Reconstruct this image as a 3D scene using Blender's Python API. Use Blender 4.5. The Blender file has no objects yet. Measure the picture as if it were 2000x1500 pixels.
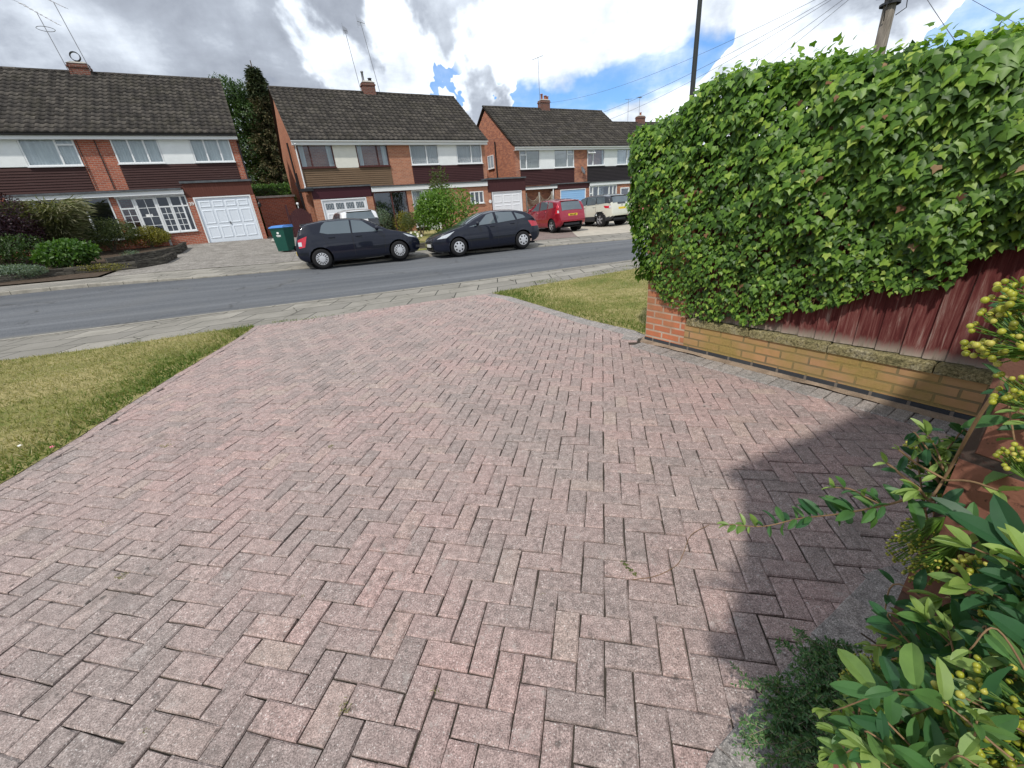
import bpy, math, random
import numpy as np
from math import sin, cos, tan, radians as RAD, pi, sqrt, atan2
from mathutils import Vector, Matrix
random.seed(7); rng = np.random.default_rng(11)
S = bpy.context.scene

# ------------------------------------------------------------------ camera
CAMZ = 1.565
R = np.array([[0.9966, -0.0826, 0.0], [-0.0329, -0.3975, 0.917], [-0.0757, -0.9139, -0.3989]])
u_, s_, v_ = np.linalg.svd(R); R = u_ @ v_
F = 790.0
cam = bpy.data.cameras.new("camera"); camo = bpy.data.objects.new("camera", cam)
S.collection.objects.link(camo); S.camera = camo
cam.sensor_width = 36; cam.lens = 36 * F / 2000; cam.clip_start = 0.02; cam.clip_end = 3000
X, Y, Z = R[:, 0], -R[:, 1], -R[:, 2]
camo.matrix_world = Matrix(((X[0], Y[0], Z[0], 0), (X[1], Y[1], Z[1], 0), (X[2], Y[2], Z[2], CAMZ), (0, 0, 0, 1)))

def ray(px, py): return R @ np.array([px - 1000, py - 750, F]) / F
def at(px, py, depth): r = ray(px, py) * depth; return np.array([r[0], r[1], r[2] + CAMZ])
def onz(px, py, z): r = ray(px, py); t = (z - CAMZ) / r[2]; return np.array([r[0] * t, r[1] * t, z])

# ------------------------------------------------------------------ sun, sky, exposure
SUN_EL, SUN_AZ = 52.0, 207.0         # azimuth clockwise from +Y
sd = Vector((sin(RAD(SUN_AZ)) * cos(RAD(SUN_EL)), cos(RAD(SUN_AZ)) * cos(RAD(SUN_EL)), sin(RAD(SUN_EL))))
sl = bpy.data.lights.new("sun", 'SUN'); sl.energy = 2.05; sl.angle = RAD(2.0); sl.color = (1, 0.95, 0.88)
so = bpy.data.objects.new("sun", sl); S.collection.objects.link(so)
so.rotation_euler = sd.to_track_quat('Z', 'Y').to_euler()
S.view_settings.view_transform = 'Standard'; S.view_settings.look = 'None'
S.view_settings.exposure = 0.6; S.view_settings.gamma = 1

world = bpy.data.worlds.new("World"); S.world = world; world.use_nodes = True
W = world.node_tree; W.nodes.clear()

class NT:
    """tiny node helper"""
    def __init__(s, tree): s.t = tree
    def n(s, typ, inputs=None, **kw):
        nd = s.t.nodes.new(typ)
        for k, v in kw.items(): setattr(nd, k, v)
        for k, v in (inputs or {}).items():
            sock = nd.inputs[k]
            if isinstance(v, bpy.types.NodeSocket): s.t.links.new(v, sock)
            else:
                if hasattr(sock.default_value, '__len__') and isinstance(v, (tuple, list)) and len(sock.default_value) == 4 and len(v) == 3: v = (*v, 1)
                sock.default_value = v
        return nd
    def math(s, op, a, b=0.0, c=None, clamp=False):
        i = {0: a, 1: b}
        if c is not None: i[2] = c
        nd = s.n('ShaderNodeMath', i, operation=op); nd.use_clamp = clamp; return nd.outputs[0]
    def mix(s, f, a, b, mode='MIX'):
        nd = s.n('ShaderNodeMix', None, data_type='RGBA', blend_type=mode, clamp_factor=True)
        for idx, v in ((0, f), (6, a), (7, b)):
            sock = nd.inputs[idx]
            if isinstance(v, bpy.types.NodeSocket): s.t.links.new(v, sock)
            else: sock.default_value = (*v, 1) if isinstance(v, (tuple, list)) and len(v) == 3 else v
        return nd.outputs[2]
    def noise(s, vec, scale, detail=4, rough=0.55, dist=0.0, out=0):
        i = {'Scale': scale, 'Detail': detail, 'Roughness': rough, 'Distortion': dist}
        if vec is not None: i['Vector'] = vec
        return s.n('ShaderNodeTexNoise', i).outputs[out]
    def ramp(s, f, stops, interp='LINEAR'):
        nd = s.n('ShaderNodeValToRGB', {0: f}); cr = nd.color_ramp; cr.interpolation = interp
        while len(cr.elements) < len(stops): cr.elements.new(0.5)
        for e, (p, c) in zip(cr.elements, stops):
            e.position = p; e.color = (*c, 1) if not isinstance(c, (int, float)) else (c, c, c, 1)
        return nd.outputs[0]
    def rng(s, f, a, b, c=0.0, d=1.0, sm=False):
        nd = s.n('ShaderNodeMapRange', {0: f, 1: a, 2: b, 3: c, 4: d}); nd.clamp = True
        if sm: nd.interpolation_type = 'SMOOTHSTEP'
        return nd.outputs[0]
    def dot(s, v, c):
        nd = s.n('ShaderNodeVectorMath', {0: v, 1: tuple(c)}, operation='DOT_PRODUCT'); return nd.outputs['Value']

w = NT(W)
sky = w.n('ShaderNodeTexSky', sky_type='NISHITA', sun_disc=False, sun_elevation=RAD(SUN_EL), sun_rotation=RAD(SUN_AZ), air_density=1.3, dust_density=1.0, ozone_density=2.0)
tc = w.n('ShaderNodeTexCoord').outputs['Generated']
sep = w.n('ShaderNodeSeparateXYZ', {0: tc})
el = sep.outputs[2]
# cloud layer coordinates: direction projected on a high plane
inv = w.math('DIVIDE', 1.0, w.math('ADD', w.math('MAXIMUM', el, 0.0), 0.16))
cv = w.n('ShaderNodeVectorMath', {0: tc, 'Scale': inv}, operation='SCALE').outputs[0]
n1 = w.noise(cv, 0.8, 7, 0.56, 0.5)
n2 = w.noise(cv, 2.6, 6, 0.6, 0.2)
n3 = w.noise(tc, 9.0, 7, 0.62, 0.1)
wv_ = w.n('ShaderNodeVectorMath', {0: w.noise(tc, 4.5, 5, 0.55, 0.3, out=1), 1: (0.5, 0.5, 0.5)}, operation='SUBTRACT').outputs[0]
tcw = w.n('ShaderNodeVectorMath', {0: tc, 1: w.n('ShaderNodeVectorMath', {0: wv_, 'Scale': 0.22}, operation='SCALE').outputs[0]}, operation='ADD').outputs[0]
elw = w.n('ShaderNodeSeparateXYZ', {0: tcw}).outputs[2]
def eln(px, py): d = ray(px, py); return float(d[2] / np.linalg.norm(d))
def cone(px, py, half, soft, jit=0.0):
    d = ray(px, py); d = d / np.linalg.norm(d)
    a = w.dot(tcw, d)
    if jit: a = w.math('ADD', a, w.math('MULTIPLY', w.math('SUBTRACT', n3, 0.5), jit))
    return w.rng(a, cos(RAD(half + soft)), cos(RAD(max(half - soft, 0.1))), sm=True)
gapm = cone(1055, 138, 2.2, 1.8, 0.004)
for g in ((1000, 152, 1.2, 1.5), (1025, 128, 1.1, 1.4), (1230, 200, 1.3, 1.6), (1190, 207, 1.0, 1.3), (1215, 128, 1.4, 1.5), (1255, 122, 1.0, 1.3), (1110, 160, .8, 1.2), (1960, 62, 1.2, 2.0)):
    gapm = w.math('MAXIMUM', gapm, cone(g[0], g[1], g[2] + .5, g[3], 0.005))
gapm = w.math('MULTIPLY', gapm, w.math('MAXIMUM', w.math('MULTIPLY', w.rng(elw, eln(1100, 130), eln(1100, 80), 1, 0), w.rng(elw, eln(1100, 240), eln(1100, 190), 0, 1)), cone(1960, 62, 2, 2)))
cum = w.math('MAXIMUM', cone(870, 150, 5, 5, 0.03), cone(1310, 160, 4.5, 3, 0.02))
for g in ((1060, 90, 5, 4), (1160, 175, 3.5, 2.5), (1500, 120, 9, 6), (1900, 90, 7, 6), (1120, 40, 3.5, 3)):
    cum = w.math('MAXIMUM', cum, cone(g[0], g[1], g[2], g[3], 0.03))
dark = w.math('MAXIMUM', cone(1180, -30, 9, 8, 0.03), cone(640, 10, 12, 10, 0.04))
dark = w.math('MAXIMUM', dark, w.math('MULTIPLY', cone(1500, 10, 10, 9, 0.03), 0.7))
lum = w.math('ADD', w.math('MULTIPLY', n1, 1.15), w.math('MULTIPLY', n2, 0.55))     # ~0.85 mid
lum = w.math('ADD', lum, w.math('MULTIPLY', w.math('SUBTRACT', n3, 0.5), 0.75))
lum = w.math('ADD', lum, w.math('MULTIPLY', cum, 0.42))
lum = w.math('SUBTRACT', lum, w.math('MULTIPLY', dark, 0.17))
ccol = w.ramp(w.rng(lum, 0.45, 1.5), [(0.0, (0.20, 0.22, 0.265)), (0.3, (0.33, 0.365, 0.425)), (0.5, (0.53, 0.58, 0.65)), (0.68, (0.76, 0.81, 0.87)), (0.85, (0.95, 0.98, 1.0)), (1.0, (1.05, 1.06, 1.07))])
cover = w.rng(w.math('ADD', w.math('SUBTRACT', w.math('ADD', w.math('MULTIPLY', lum, .7), .27), w.math('MULTIPLY', gapm, 0.85)), 0.12), 0.15, 0.85, sm=True)
skyt = w.mix(1.0, sky.outputs[0], (0.52, 0.78, 1.15), 'MULTIPLY')
skc = w.n('ShaderNodeBackground', {'Color': skyt, 'Strength': 0.1})
clc = w.n('ShaderNodeBackground', {'Color': ccol, 'Strength': 1.0})
wm = w.n('ShaderNodeMixShader', {0: cover, 1: skc.outputs[0], 2: clc.outputs[0]})
w.n('ShaderNodeOutputWorld', {0: wm.outputs[0]})

# ------------------------------------------------------------------ materials
def mat(name, fn=None, col=(0.5, 0.5, 0.5), rough=0.7, spec=0.3, metal=0.0, coat=0.0, **kw):
    m = bpy.data.materials.new(name); m.use_nodes = True; t = NT(m.node_tree)
    b = m.node_tree.nodes['Principled BSDF']
    b.inputs['Base Color'].default_value = (*col, 1); b.inputs['Roughness'].default_value = rough
    b.inputs['Specular IOR Level'].default_value = spec; b.inputs['Metallic'].default_value = metal
    b.inputs['Coat Weight'].default_value = coat; b.inputs['Coat Roughness'].default_value = 0.03
    for k, v in kw.items(): b.inputs[k].default_value = v
    if fn: fn(t, b)
    return m
def lk(t, a, b): t.t.links.new(a, b)
def objc(t): return t.n('ShaderNodeTexCoord').outputs['Object']
def bump(t, b, h, strength=0.5, dist=0.01):
    lk(t, t.n('ShaderNodeBump', {'Height': h, 'Strength': strength, 'Distance': dist}).outputs[0], b.inputs['Normal'])
def rnd(t): return t.n('ShaderNodeAttribute', attribute_name='rnd').outputs['Fac']

def noisy(col, var=0.25, scale=8, detail=5, bmp=0.2, bd=0.01, rough=0.7, **kw):
    def fn(t, b):
        v = objc(t); n = t.noise(v, scale, detail, 0.65)
        c0 = tuple(c * (1 - var) for c in col); c1 = tuple(min(1, c * (1 + var)) for c in col)
        lk(t, t.ramp(n, [(0.3, c0), (0.7, c1)]), b.inputs['Base Color'])
        if bmp: bump(t, b, t.noise(v, scale * 6, 4, 0.7), bmp, bd)
    return lambda name: mat(name, fn, col, rough, **kw)

def wallvec(t):
    """object coords turned so that (x, y) run along / up whichever wall face is shaded"""
    c = t.n('ShaderNodeTexCoord'); s = t.n('ShaderNodeSeparateXYZ', {0: c.outputs['Object']})
    nn = t.n('ShaderNodeSeparateXYZ', {0: c.outputs['Normal']})
    ax = t.math('GREATER_THAN', t.math('ABSOLUTE', nn.outputs[0]), 0.6)
    h = t.math('ADD', t.math('MULTIPLY', s.outputs[1], ax), t.math('MULTIPLY', s.outputs[0], t.math('SUBTRACT', 1.0, ax)))
    return t.n('ShaderNodeCombineXYZ', {0: h, 1: s.outputs[2], 2: 0.0}).outputs[0]

def brick_mat(name, c1, c2, c3, mortar=(0.42, 0.38, 0.34), bw=0.225, bh=0.075, ms=0.011, stain=None, spots=0.0):
    def fn(t, b):
        v = wallvec(t)
        wv = t.n('ShaderNodeVectorMath', {0: v, 1: t.n('ShaderNodeVectorMath', {0: t.noise(v, 6, 2, 0.5, out=1), 'Scale': 0.006}, operation='SCALE').outputs[0]}, operation='ADD').outputs[0]
        bk = t.n('ShaderNodeTexBrick', {'Vector': wv, 'Color1': c1, 'Color2': c2, 'Mortar': mortar, 'Scale': 1.0, 'Mortar Size': ms, 'Mortar Smooth': 0.2, 'Bias': 0.0, 'Brick Width': bw, 'Row Height': bh})
        c = bk.outputs[0]
        n = t.noise(v, 3.0, 4, 0.6)
        c = t.mix(t.rng(n, 0.45, 0.7, 0, 0.5), c, t.mix(bk.outputs[1], c3, mortar))
        g = t.noise(v, 60, 4, 0.7)
        c = t.mix(0.5, c, t.ramp(g, [(0.25, 0.5), (0.75, 1.0)]), 'MULTIPLY')
        c = t.mix(1.0, c, (1.3, 1.3, 1.3), 'MULTIPLY')
        if spots: c = t.mix(t.rng(t.noise(v, 120, 3, 0.6), 0.6, 0.68, 0, spots), c, (0.06, 0.03, 0.025))
        if stain:
            st = t.rng(t.noise(v, 1.7, 4, 0.65), 0.36, 0.58, 0, 0.85)
            c = t.mix(st, c, t.mix(t.rng(g, .3, .7), stain, tuple(x * 0.6 for x in stain)))
        lk(t, c, b.inputs['Base Color'])
        bump(t, b, t.math('ADD', t.math('MULTIPLY', bk.outputs[1], -1.0), t.math('MULTIPLY', g, 0.35)), 0.6, 0.006)
    return mat(name, fn, rough=0.9, spec=0.15)

M = {}
M['brick'] = brick_mat('brick_red', (0.42, 0.13, 0.075), (0.30, 0.085, 0.052), (0.22, 0.065, 0.045), mortar=(0.36, 0.27, 0.22), ms=.009)
M['brick_dark'] = brick_mat('brick_dark', (0.22, 0.075, 0.05), (0.15, 0.055, 0.04), (0.10, 0.05, 0.04), mortar=(0.2, 0.17, 0.15))
M['brick_o'] = brick_mat('brick_orange', (0.46, 0.20, 0.115), (0.36, 0.145, 0.085), (0.27, 0.105, 0.07), mortar=(0.40, 0.28, 0.21), ms=.009)
M['brick_mix'] = brick_mat('brick_mixed', (0.48, 0.19, 0.10), (0.22, 0.07, 0.05), (0.33, 0.12, 0.07), mortar=(0.38, 0.28, 0.22), ms=.009)
M['brick_wall'] = brick_mat('brick_garden_wall', (0.48, 0.25, 0.13), (0.38, 0.24, 0.13), (0.33, 0.19, 0.12), mortar=(0.17, 0.13, 0.085), stain=(0.38, 0.285, 0.09), ms=.009)  # mortar darkened to paint shadow lines into the joint recesses
M['render'] = noisy((0.84, 0.87, 0.87), 0.04, 3, 5, 0.35, 0.01, 0.85)('white_render')
M['render_cream'] = noisy((0.74, 0.73, 0.66), 0.05, 3, 5, 0.3, 0.01, 0.85)('cream_render')
M['upvc'] = mat('white_upvc', None, (0.80, 0.82, 0.83), 0.35, 0.4)
M['brownwood'] = noisy((0.09, 0.03, 0.025), 0.3, 12, 4, 0.2, 0.004, 0.5)('brown_frame')
M['redstrip'] = noisy((0.15, 0.045, 0.035), 0.3, 10, 4, 0.2, 0.004, 0.7)('dark_red_board')
M['lead'] = noisy((0.10, 0.11, 0.12), 0.3, 5, 4, 0.2, 0.01, 0.7)('flat_roof_felt')
M['black'] = mat('black_plastic', None, (0.015, 0.015, 0.017), 0.45, 0.4)
M['dark'] = mat('dark_interior', None, (0.03, 0.032, 0.035), 0.9, 0.1)  # near-black stand-in for the dimness inside the porches
M['metal'] = mat('grey_metal', None, (0.28, 0.28, 0.29), 0.45, 0.5, 0.8)
M['concrete'] = noisy((0.42, 0.40, 0.36), 0.25, 6, 6, 0.5, 0.01, 0.9)('concrete')
M['bark'] = noisy((0.13, 0.10, 0.075), 0.35, 14, 5, 0.6, 0.02, 0.9)('bark')
M['twig'] = noisy((0.24, 0.15, 0.08), 0.3, 30, 4, 0.3, 0.002, 0.7)('brown_twig')
M['twiggrey'] = noisy((0.30, 0.25, 0.19), 0.3, 30, 4, 0.3, 0.002, 0.7)('grey_twig')
M['soil'] = noisy((0.09, 0.065, 0.045), 0.4, 12, 6, 0.8, 0.03, 0.95)('soil')

def cladding(name, col, col2, n=0.11, vertical=False):
    def fn(t, b):
        v = wallvec(t); s = t.n('ShaderNodeSeparateXYZ', {0: v})
        q = t.math('FRACT', t.math('DIVIDE', s.outputs[0 if vertical else 1], n))
        st = t.noise(t.n('ShaderNodeVectorMath', {0: v, 1: (40.0, 1.5, 1) if vertical else (1.5, 40.0, 1)}, operation='MULTIPLY').outputs[0], 1.0, 5, 0.6)
        c = t.ramp(st, [(0.3, col), (0.62, tuple(x * 1.3 for x in col)), (0.74, col2)])
        lk(t, c, b.inputs['Base Color'])
    return mat(name, fn, rough=0.75, spec=0.2)
M['clad_dark'] = cladding('dark_cladding', (0.055, 0.028, 0.026), (0.16, 0.12, 0.11))
M['clad_tan'] = cladding('tan_cladding', (0.15, 0.10, 0.062), (0.30, 0.23, 0.16))
M['clad_maroon'] = cladding('maroon_cladding', (0.055, 0.024, 0.025), (0.10, 0.055, 0.055))
M['clad_black'] = cladding('black_cladding', (0.030, 0.026, 0.028), (0.06, 0.055, 0.055))
M['header_red'] = cladding('red_brown_boards', (0.105, 0.04, 0.03), (0.17, 0.08, 0.065), 0.1, True)
M['header_dark'] = cladding('dark_boards', (0.06, 0.024, 0.026), (0.09, 0.045, 0.045), 0.1, True)
M['maroon'] = mat('maroon_board', None, (0.055, 0.012, 0.02), 0.6, 0.3)
M['gwhite'] = mat('white_garage_paint', None, (0.80, 0.82, 0.85), 0.4, 0.4)
M['gpale'] = mat('pale_blue_garage_paint', None, (0.74, 0.80, 0.87), 0.4, 0.4)
M['gblue'] = mat('blue_garage_paint', None, (0.30, 0.52, 0.80), 0.45, 0.4)

def rooffn(t, b):
    v = objc(t); r = rnd(t)
    c = t.ramp(r, [(0.0, (0.044, 0.040, 0.037)), (0.6, (0.070, 0.063, 0.057)), (1.0, (0.105, 0.094, 0.082))])
    l = t.rng(t.noise(v, 7, 6, 0.75), 0.56, 0.74, 0, 0.45)
    c = t.mix(l, c, (0.30, 0.29, 0.24))
    l2 = t.rng(t.noise(v, 1.2, 5, 0.7), 0.48, 0.66, 0, 0.5); c = t.mix(l2, c, (0.065, 0.06, 0.045))
    c = t.mix(t.rng(t.noise(v, 26, 3, 0.6), 0.69, 0.73, 0, 0.8), c, (0.50, 0.49, 0.44))
    lk(t, c, b.inputs['Base Color'])
M['roof'] = mat('concrete_roof_tile', rooffn, rough=0.9, spec=0.15)

def glassm(name, tint=(0.75, 0.8, 0.82), f=0.35, dark=False):
    m = bpy.data.materials.new(name); m.use_nodes = True; t = NT(m.node_tree); m.node_tree.nodes.clear()
    g = t.n('ShaderNodeBsdfGlossy', {'Color': (0.9, 0.95, 1.0), 'Roughness': 0.02})
    tr = t.n('ShaderNodeBsdfTransparent', {'Color': tint})
    lw = t.n('ShaderNodeLayerWeight', {0: f})
    fac = t.rng(lw.outputs['Facing'], 0, 1, 0.10, 0.85)
    t.n('ShaderNodeOutputMaterial', {0: t.n('ShaderNodeMixShader', {0: fac, 1: tr.outputs[0], 2: g.outputs[0]}).outputs[0]})
    return m
M['glass'] = glassm('window_glass')
def curtf(t, b):
    v = objc(t); s = t.n('ShaderNodeSeparateXYZ', {0: v})
    n = t.noise(t.n('ShaderNodeVectorMath', {0: v, 1: (9.0, 1, 0.6)}, operation='MULTIPLY').outputs[0], 1.3, 3, 0.6)
    lk(t, t.ramp(n, [(0.3, (0.52, 0.56, 0.56)), (0.7, (0.80, 0.82, 0.80))]), b.inputs['Base Color'])  # vertical colour streaks paint in the shading of the folds
M['curtain'] = mat('net_curtain', curtf, rough=0.9)
M['curtain_g'] = mat('grey_curtain', None, (0.36, 0.35, 0.27), 0.9, 0.1)

# paint and car stuff
def paint(name, col, metal=0.35, rough=0.25):
    return mat(name, None, col, rough, 0.5, metal, 1.0)
M['navy'] = mat('navy_paint', None, (0.003, 0.005, 0.016), .3, .3, 0.0, .7); M['crimson'] = paint('crimson_paint', (0.33, 0.008, 0.03))
M['cream'] = paint('cream_paint', (0.66, 0.66, 0.56), 0.1); M['whitep'] = paint('white_reflection_paint', (0.75, 0.76, 0.78), 0.0)
M['blackp'] = paint('black_paint', (0.02, 0.022, 0.028), 0.2)
M['carglass'] = mat('car_glass', None, (0.10, 0.13, 0.15), 0.03, 0.8, 0.0, 1.0)
M['tyre'] = mat('tyre_rubber', None, (0.02, 0.02, 0.021), 0.8, 0.2)
M['silver'] = mat('silver_wheel', None, (0.62, 0.63, 0.65), 0.35, 0.5, 0.35)
M['chrome'] = mat('chrome', None, (0.8, 0.8, 0.82), 0.12, 0.5, 1.0)
M['redlight'] = mat('red_lamp_lens', None, (0.55, 0.01, 0.03), 0.12, 0.6, 0, 1.0)
M['clearlight'] = mat('clear_lamp_lens', None, (0.72, 0.76, 0.80), 0.12, 0.6, 0.2, 1.0)
M['trim'] = mat('dark_plastic_trim', None, (0.035, 0.037, 0.045), 0.5, 0.4)
M['plate_y'] = mat('yellow_plate', None, (0.80, 0.58, 0.05), 0.4); M['plate_w'] = mat('white_plate', None, (0.8, 0.8, 0.78), 0.4)
M['ink'] = mat('black_lettering', None, (0.01, 0.01, 0.01), 0.5)
M['whitepaint'] = mat('white_lettering', None, (0.82, 0.82, 0.80), 0.5)

def leafm(name, stops, rough=0.45, spec=0.4, trans=0.3, wax=False):
    m = bpy.data.materials.new(name); m.use_nodes = True; t = NT(m.node_tree)
    b = m.node_tree.nodes['Principled BSDF']; out = m.node_tree.nodes['Material Output']
    c = t.ramp(rnd(t), stops)
    v = objc(t); c = t.mix(t.rng(t.noise(v, 40, 3, 0.6), 0.3, 0.7, 0, 0.35), c, tuple(x * 0.6 for x in stops[0][1]))
    lk(t, c, b.inputs['Base Color']); b.inputs['Roughness'].default_value = rough; b.inputs['Specular IOR Level'].default_value = spec
    tr = t.n('ShaderNodeBsdfTranslucent', {'Color': t.mix(1.0, c, (1.5, 1.7, 0.6), 'MULTIPLY')})
    mx = t.n('ShaderNodeMixShader', {0: trans, 1: b.outputs[0], 2: tr.outputs[0]})
    lk(t, mx.outputs[0], out.inputs[0]); return m
L_ = {}
L_['ivy'] = leafm('ivy_leaf', [(0, (0.022, 0.055, 0.010)), (0.3, (0.065, 0.15, 0.022)), (0.6, (0.16, 0.31, 0.042)), (0.82, (0.29, 0.46, 0.06)), (1, (0.46, 0.60, 0.12))], 0.42, 0.32, 0.3)  # bright end painted for sunlit highlights, dark end for shaded crevices
L_['pyra'] = leafm('firethorn_leaf', [(0, (0.022, 0.075, 0.036)), (0.5, (0.050, 0.145, 0.058)), (0.82, (0.11, 0.24, 0.065)), (1, (0.34, 0.46, 0.12))], 0.45, 0.35, 0.25)
L_['coto'] = leafm('cotoneaster_leaf', [(0, (0.06, 0.14, 0.06)), (0.5, (0.12, 0.25, 0.10)), (0.85, (0.24, 0.38, 0.14)), (1, (0.44, 0.50, 0.18))], 0.45, 0.4, 0.2)
L_['green'] = leafm('green_leaf', [(0, (0.035, 0.085, 0.015)), (0.6, (0.075, 0.165, 0.025)), (1, (0.17, 0.28, 0.05))])
L_['lime'] = leafm('lime_leaf', [(0, (0.06, 0.13, 0.015)), (0.6, (0.13, 0.25, 0.03)), (1, (0.26, 0.38, 0.07))])
L_['olive'] = leafm('olive_leaf', [(0, (0.04, 0.06, 0.018)), (0.6, (0.09, 0.12, 0.035)), (1, (0.19, 0.21, 0.07))])
L_['yellow'] = leafm('yellow_leaf', [(0, (0.09, 0.10, 0.015)), (0.6, (0.24, 0.22, 0.03)), (1, (0.42, 0.36, 0.06))])
L_['grey'] = leafm('grey_green_leaf', [(0, (0.07, 0.11, 0.075)), (0.6, (0.15, 0.21, 0.15)), (1, (0.32, 0.38, 0.28))])
L_['purple'] = leafm('purple_leaf', [(0, (0.018, 0.008, 0.014)), (0.7, (0.05, 0.018, 0.03)), (0.95, (0.09, 0.035, 0.04)), (1, (0.14, 0.06, 0.04))])
L_['tree'] = leafm('tree_leaf', [(0, (0.022, 0.052, 0.014)), (0.6, (0.055, 0.105, 0.024)), (1, (0.11, 0.18, 0.045))])
L_['conifer'] = leafm('conifer_needles', [(0, (0.03, 0.05, 0.022)), (0.35, (0.07, 0.08, 0.035)), (0.7, (0.17, 0.135, 0.07)), (1, (0.30, 0.23, 0.13))], 0.7, 0.2, 0.1)
L_['hedge'] = leafm('hedge_leaf', [(0, (0.035, 0.09, 0.014)), (0.6, (0.08, 0.18, 0.025)), (1, (0.16, 0.30, 0.04))])
L_['straw'] = leafm('straw_stem', [(0, (0.09, 0.12, 0.04)), (0.5, (0.20, 0.21, 0.10)), (1, (0.42, 0.38, 0.26))], 0.7, 0.2, 0.2)
L_['grass'] = leafm('grass_blade', [(0, (0.075, 0.14, 0.025)), (0.3, (0.16, 0.21, 0.05)), (0.55, (0.34, 0.30, 0.14)), (1, (0.56, 0.49, 0.31))], 0.7, 0.2, 0.25)
M['berry'] = mat('green_berry', lambda t, b: lk(t, t.ramp(rnd(t), [(0, (0.16, 0.17, 0.02)), (0.6, (0.36, 0.38, 0.035)), (1, (0.46, 0.42, 0.09))]), b.inputs['Base Color']), rough=0.4, spec=0.4)
M['petal'] = mat('white_petal', None, (0.8, 0.78, 0.70), 0.7, 0.2)
M['pinkpetal'] = mat('pink_petal', None, (0.75, 0.15, 0.28), 0.7, 0.2)

# ------------------------------------------------------------------ mesh helpers
def link(o, parent=None):
    S.collection.objects.link(o)
    if parent: o.parent = parent
    return o
def tag(o, label=None, cat=None, group=None, kind=None):
    if label: o['label'] = label
    if cat: o['category'] = cat
    if group: o['group'] = group
    if kind: o['kind'] = kind
    return o
def thing(name, label, cat, loc=(0, 0, 0), rz=0.0, group=None):
    o = bpy.data.objects.new(name, None); link(o); o.location = loc; o.rotation_euler = (0, 0, rz); o.empty_display_size = 0.2
    return tag(o, label, cat, group)

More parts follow.
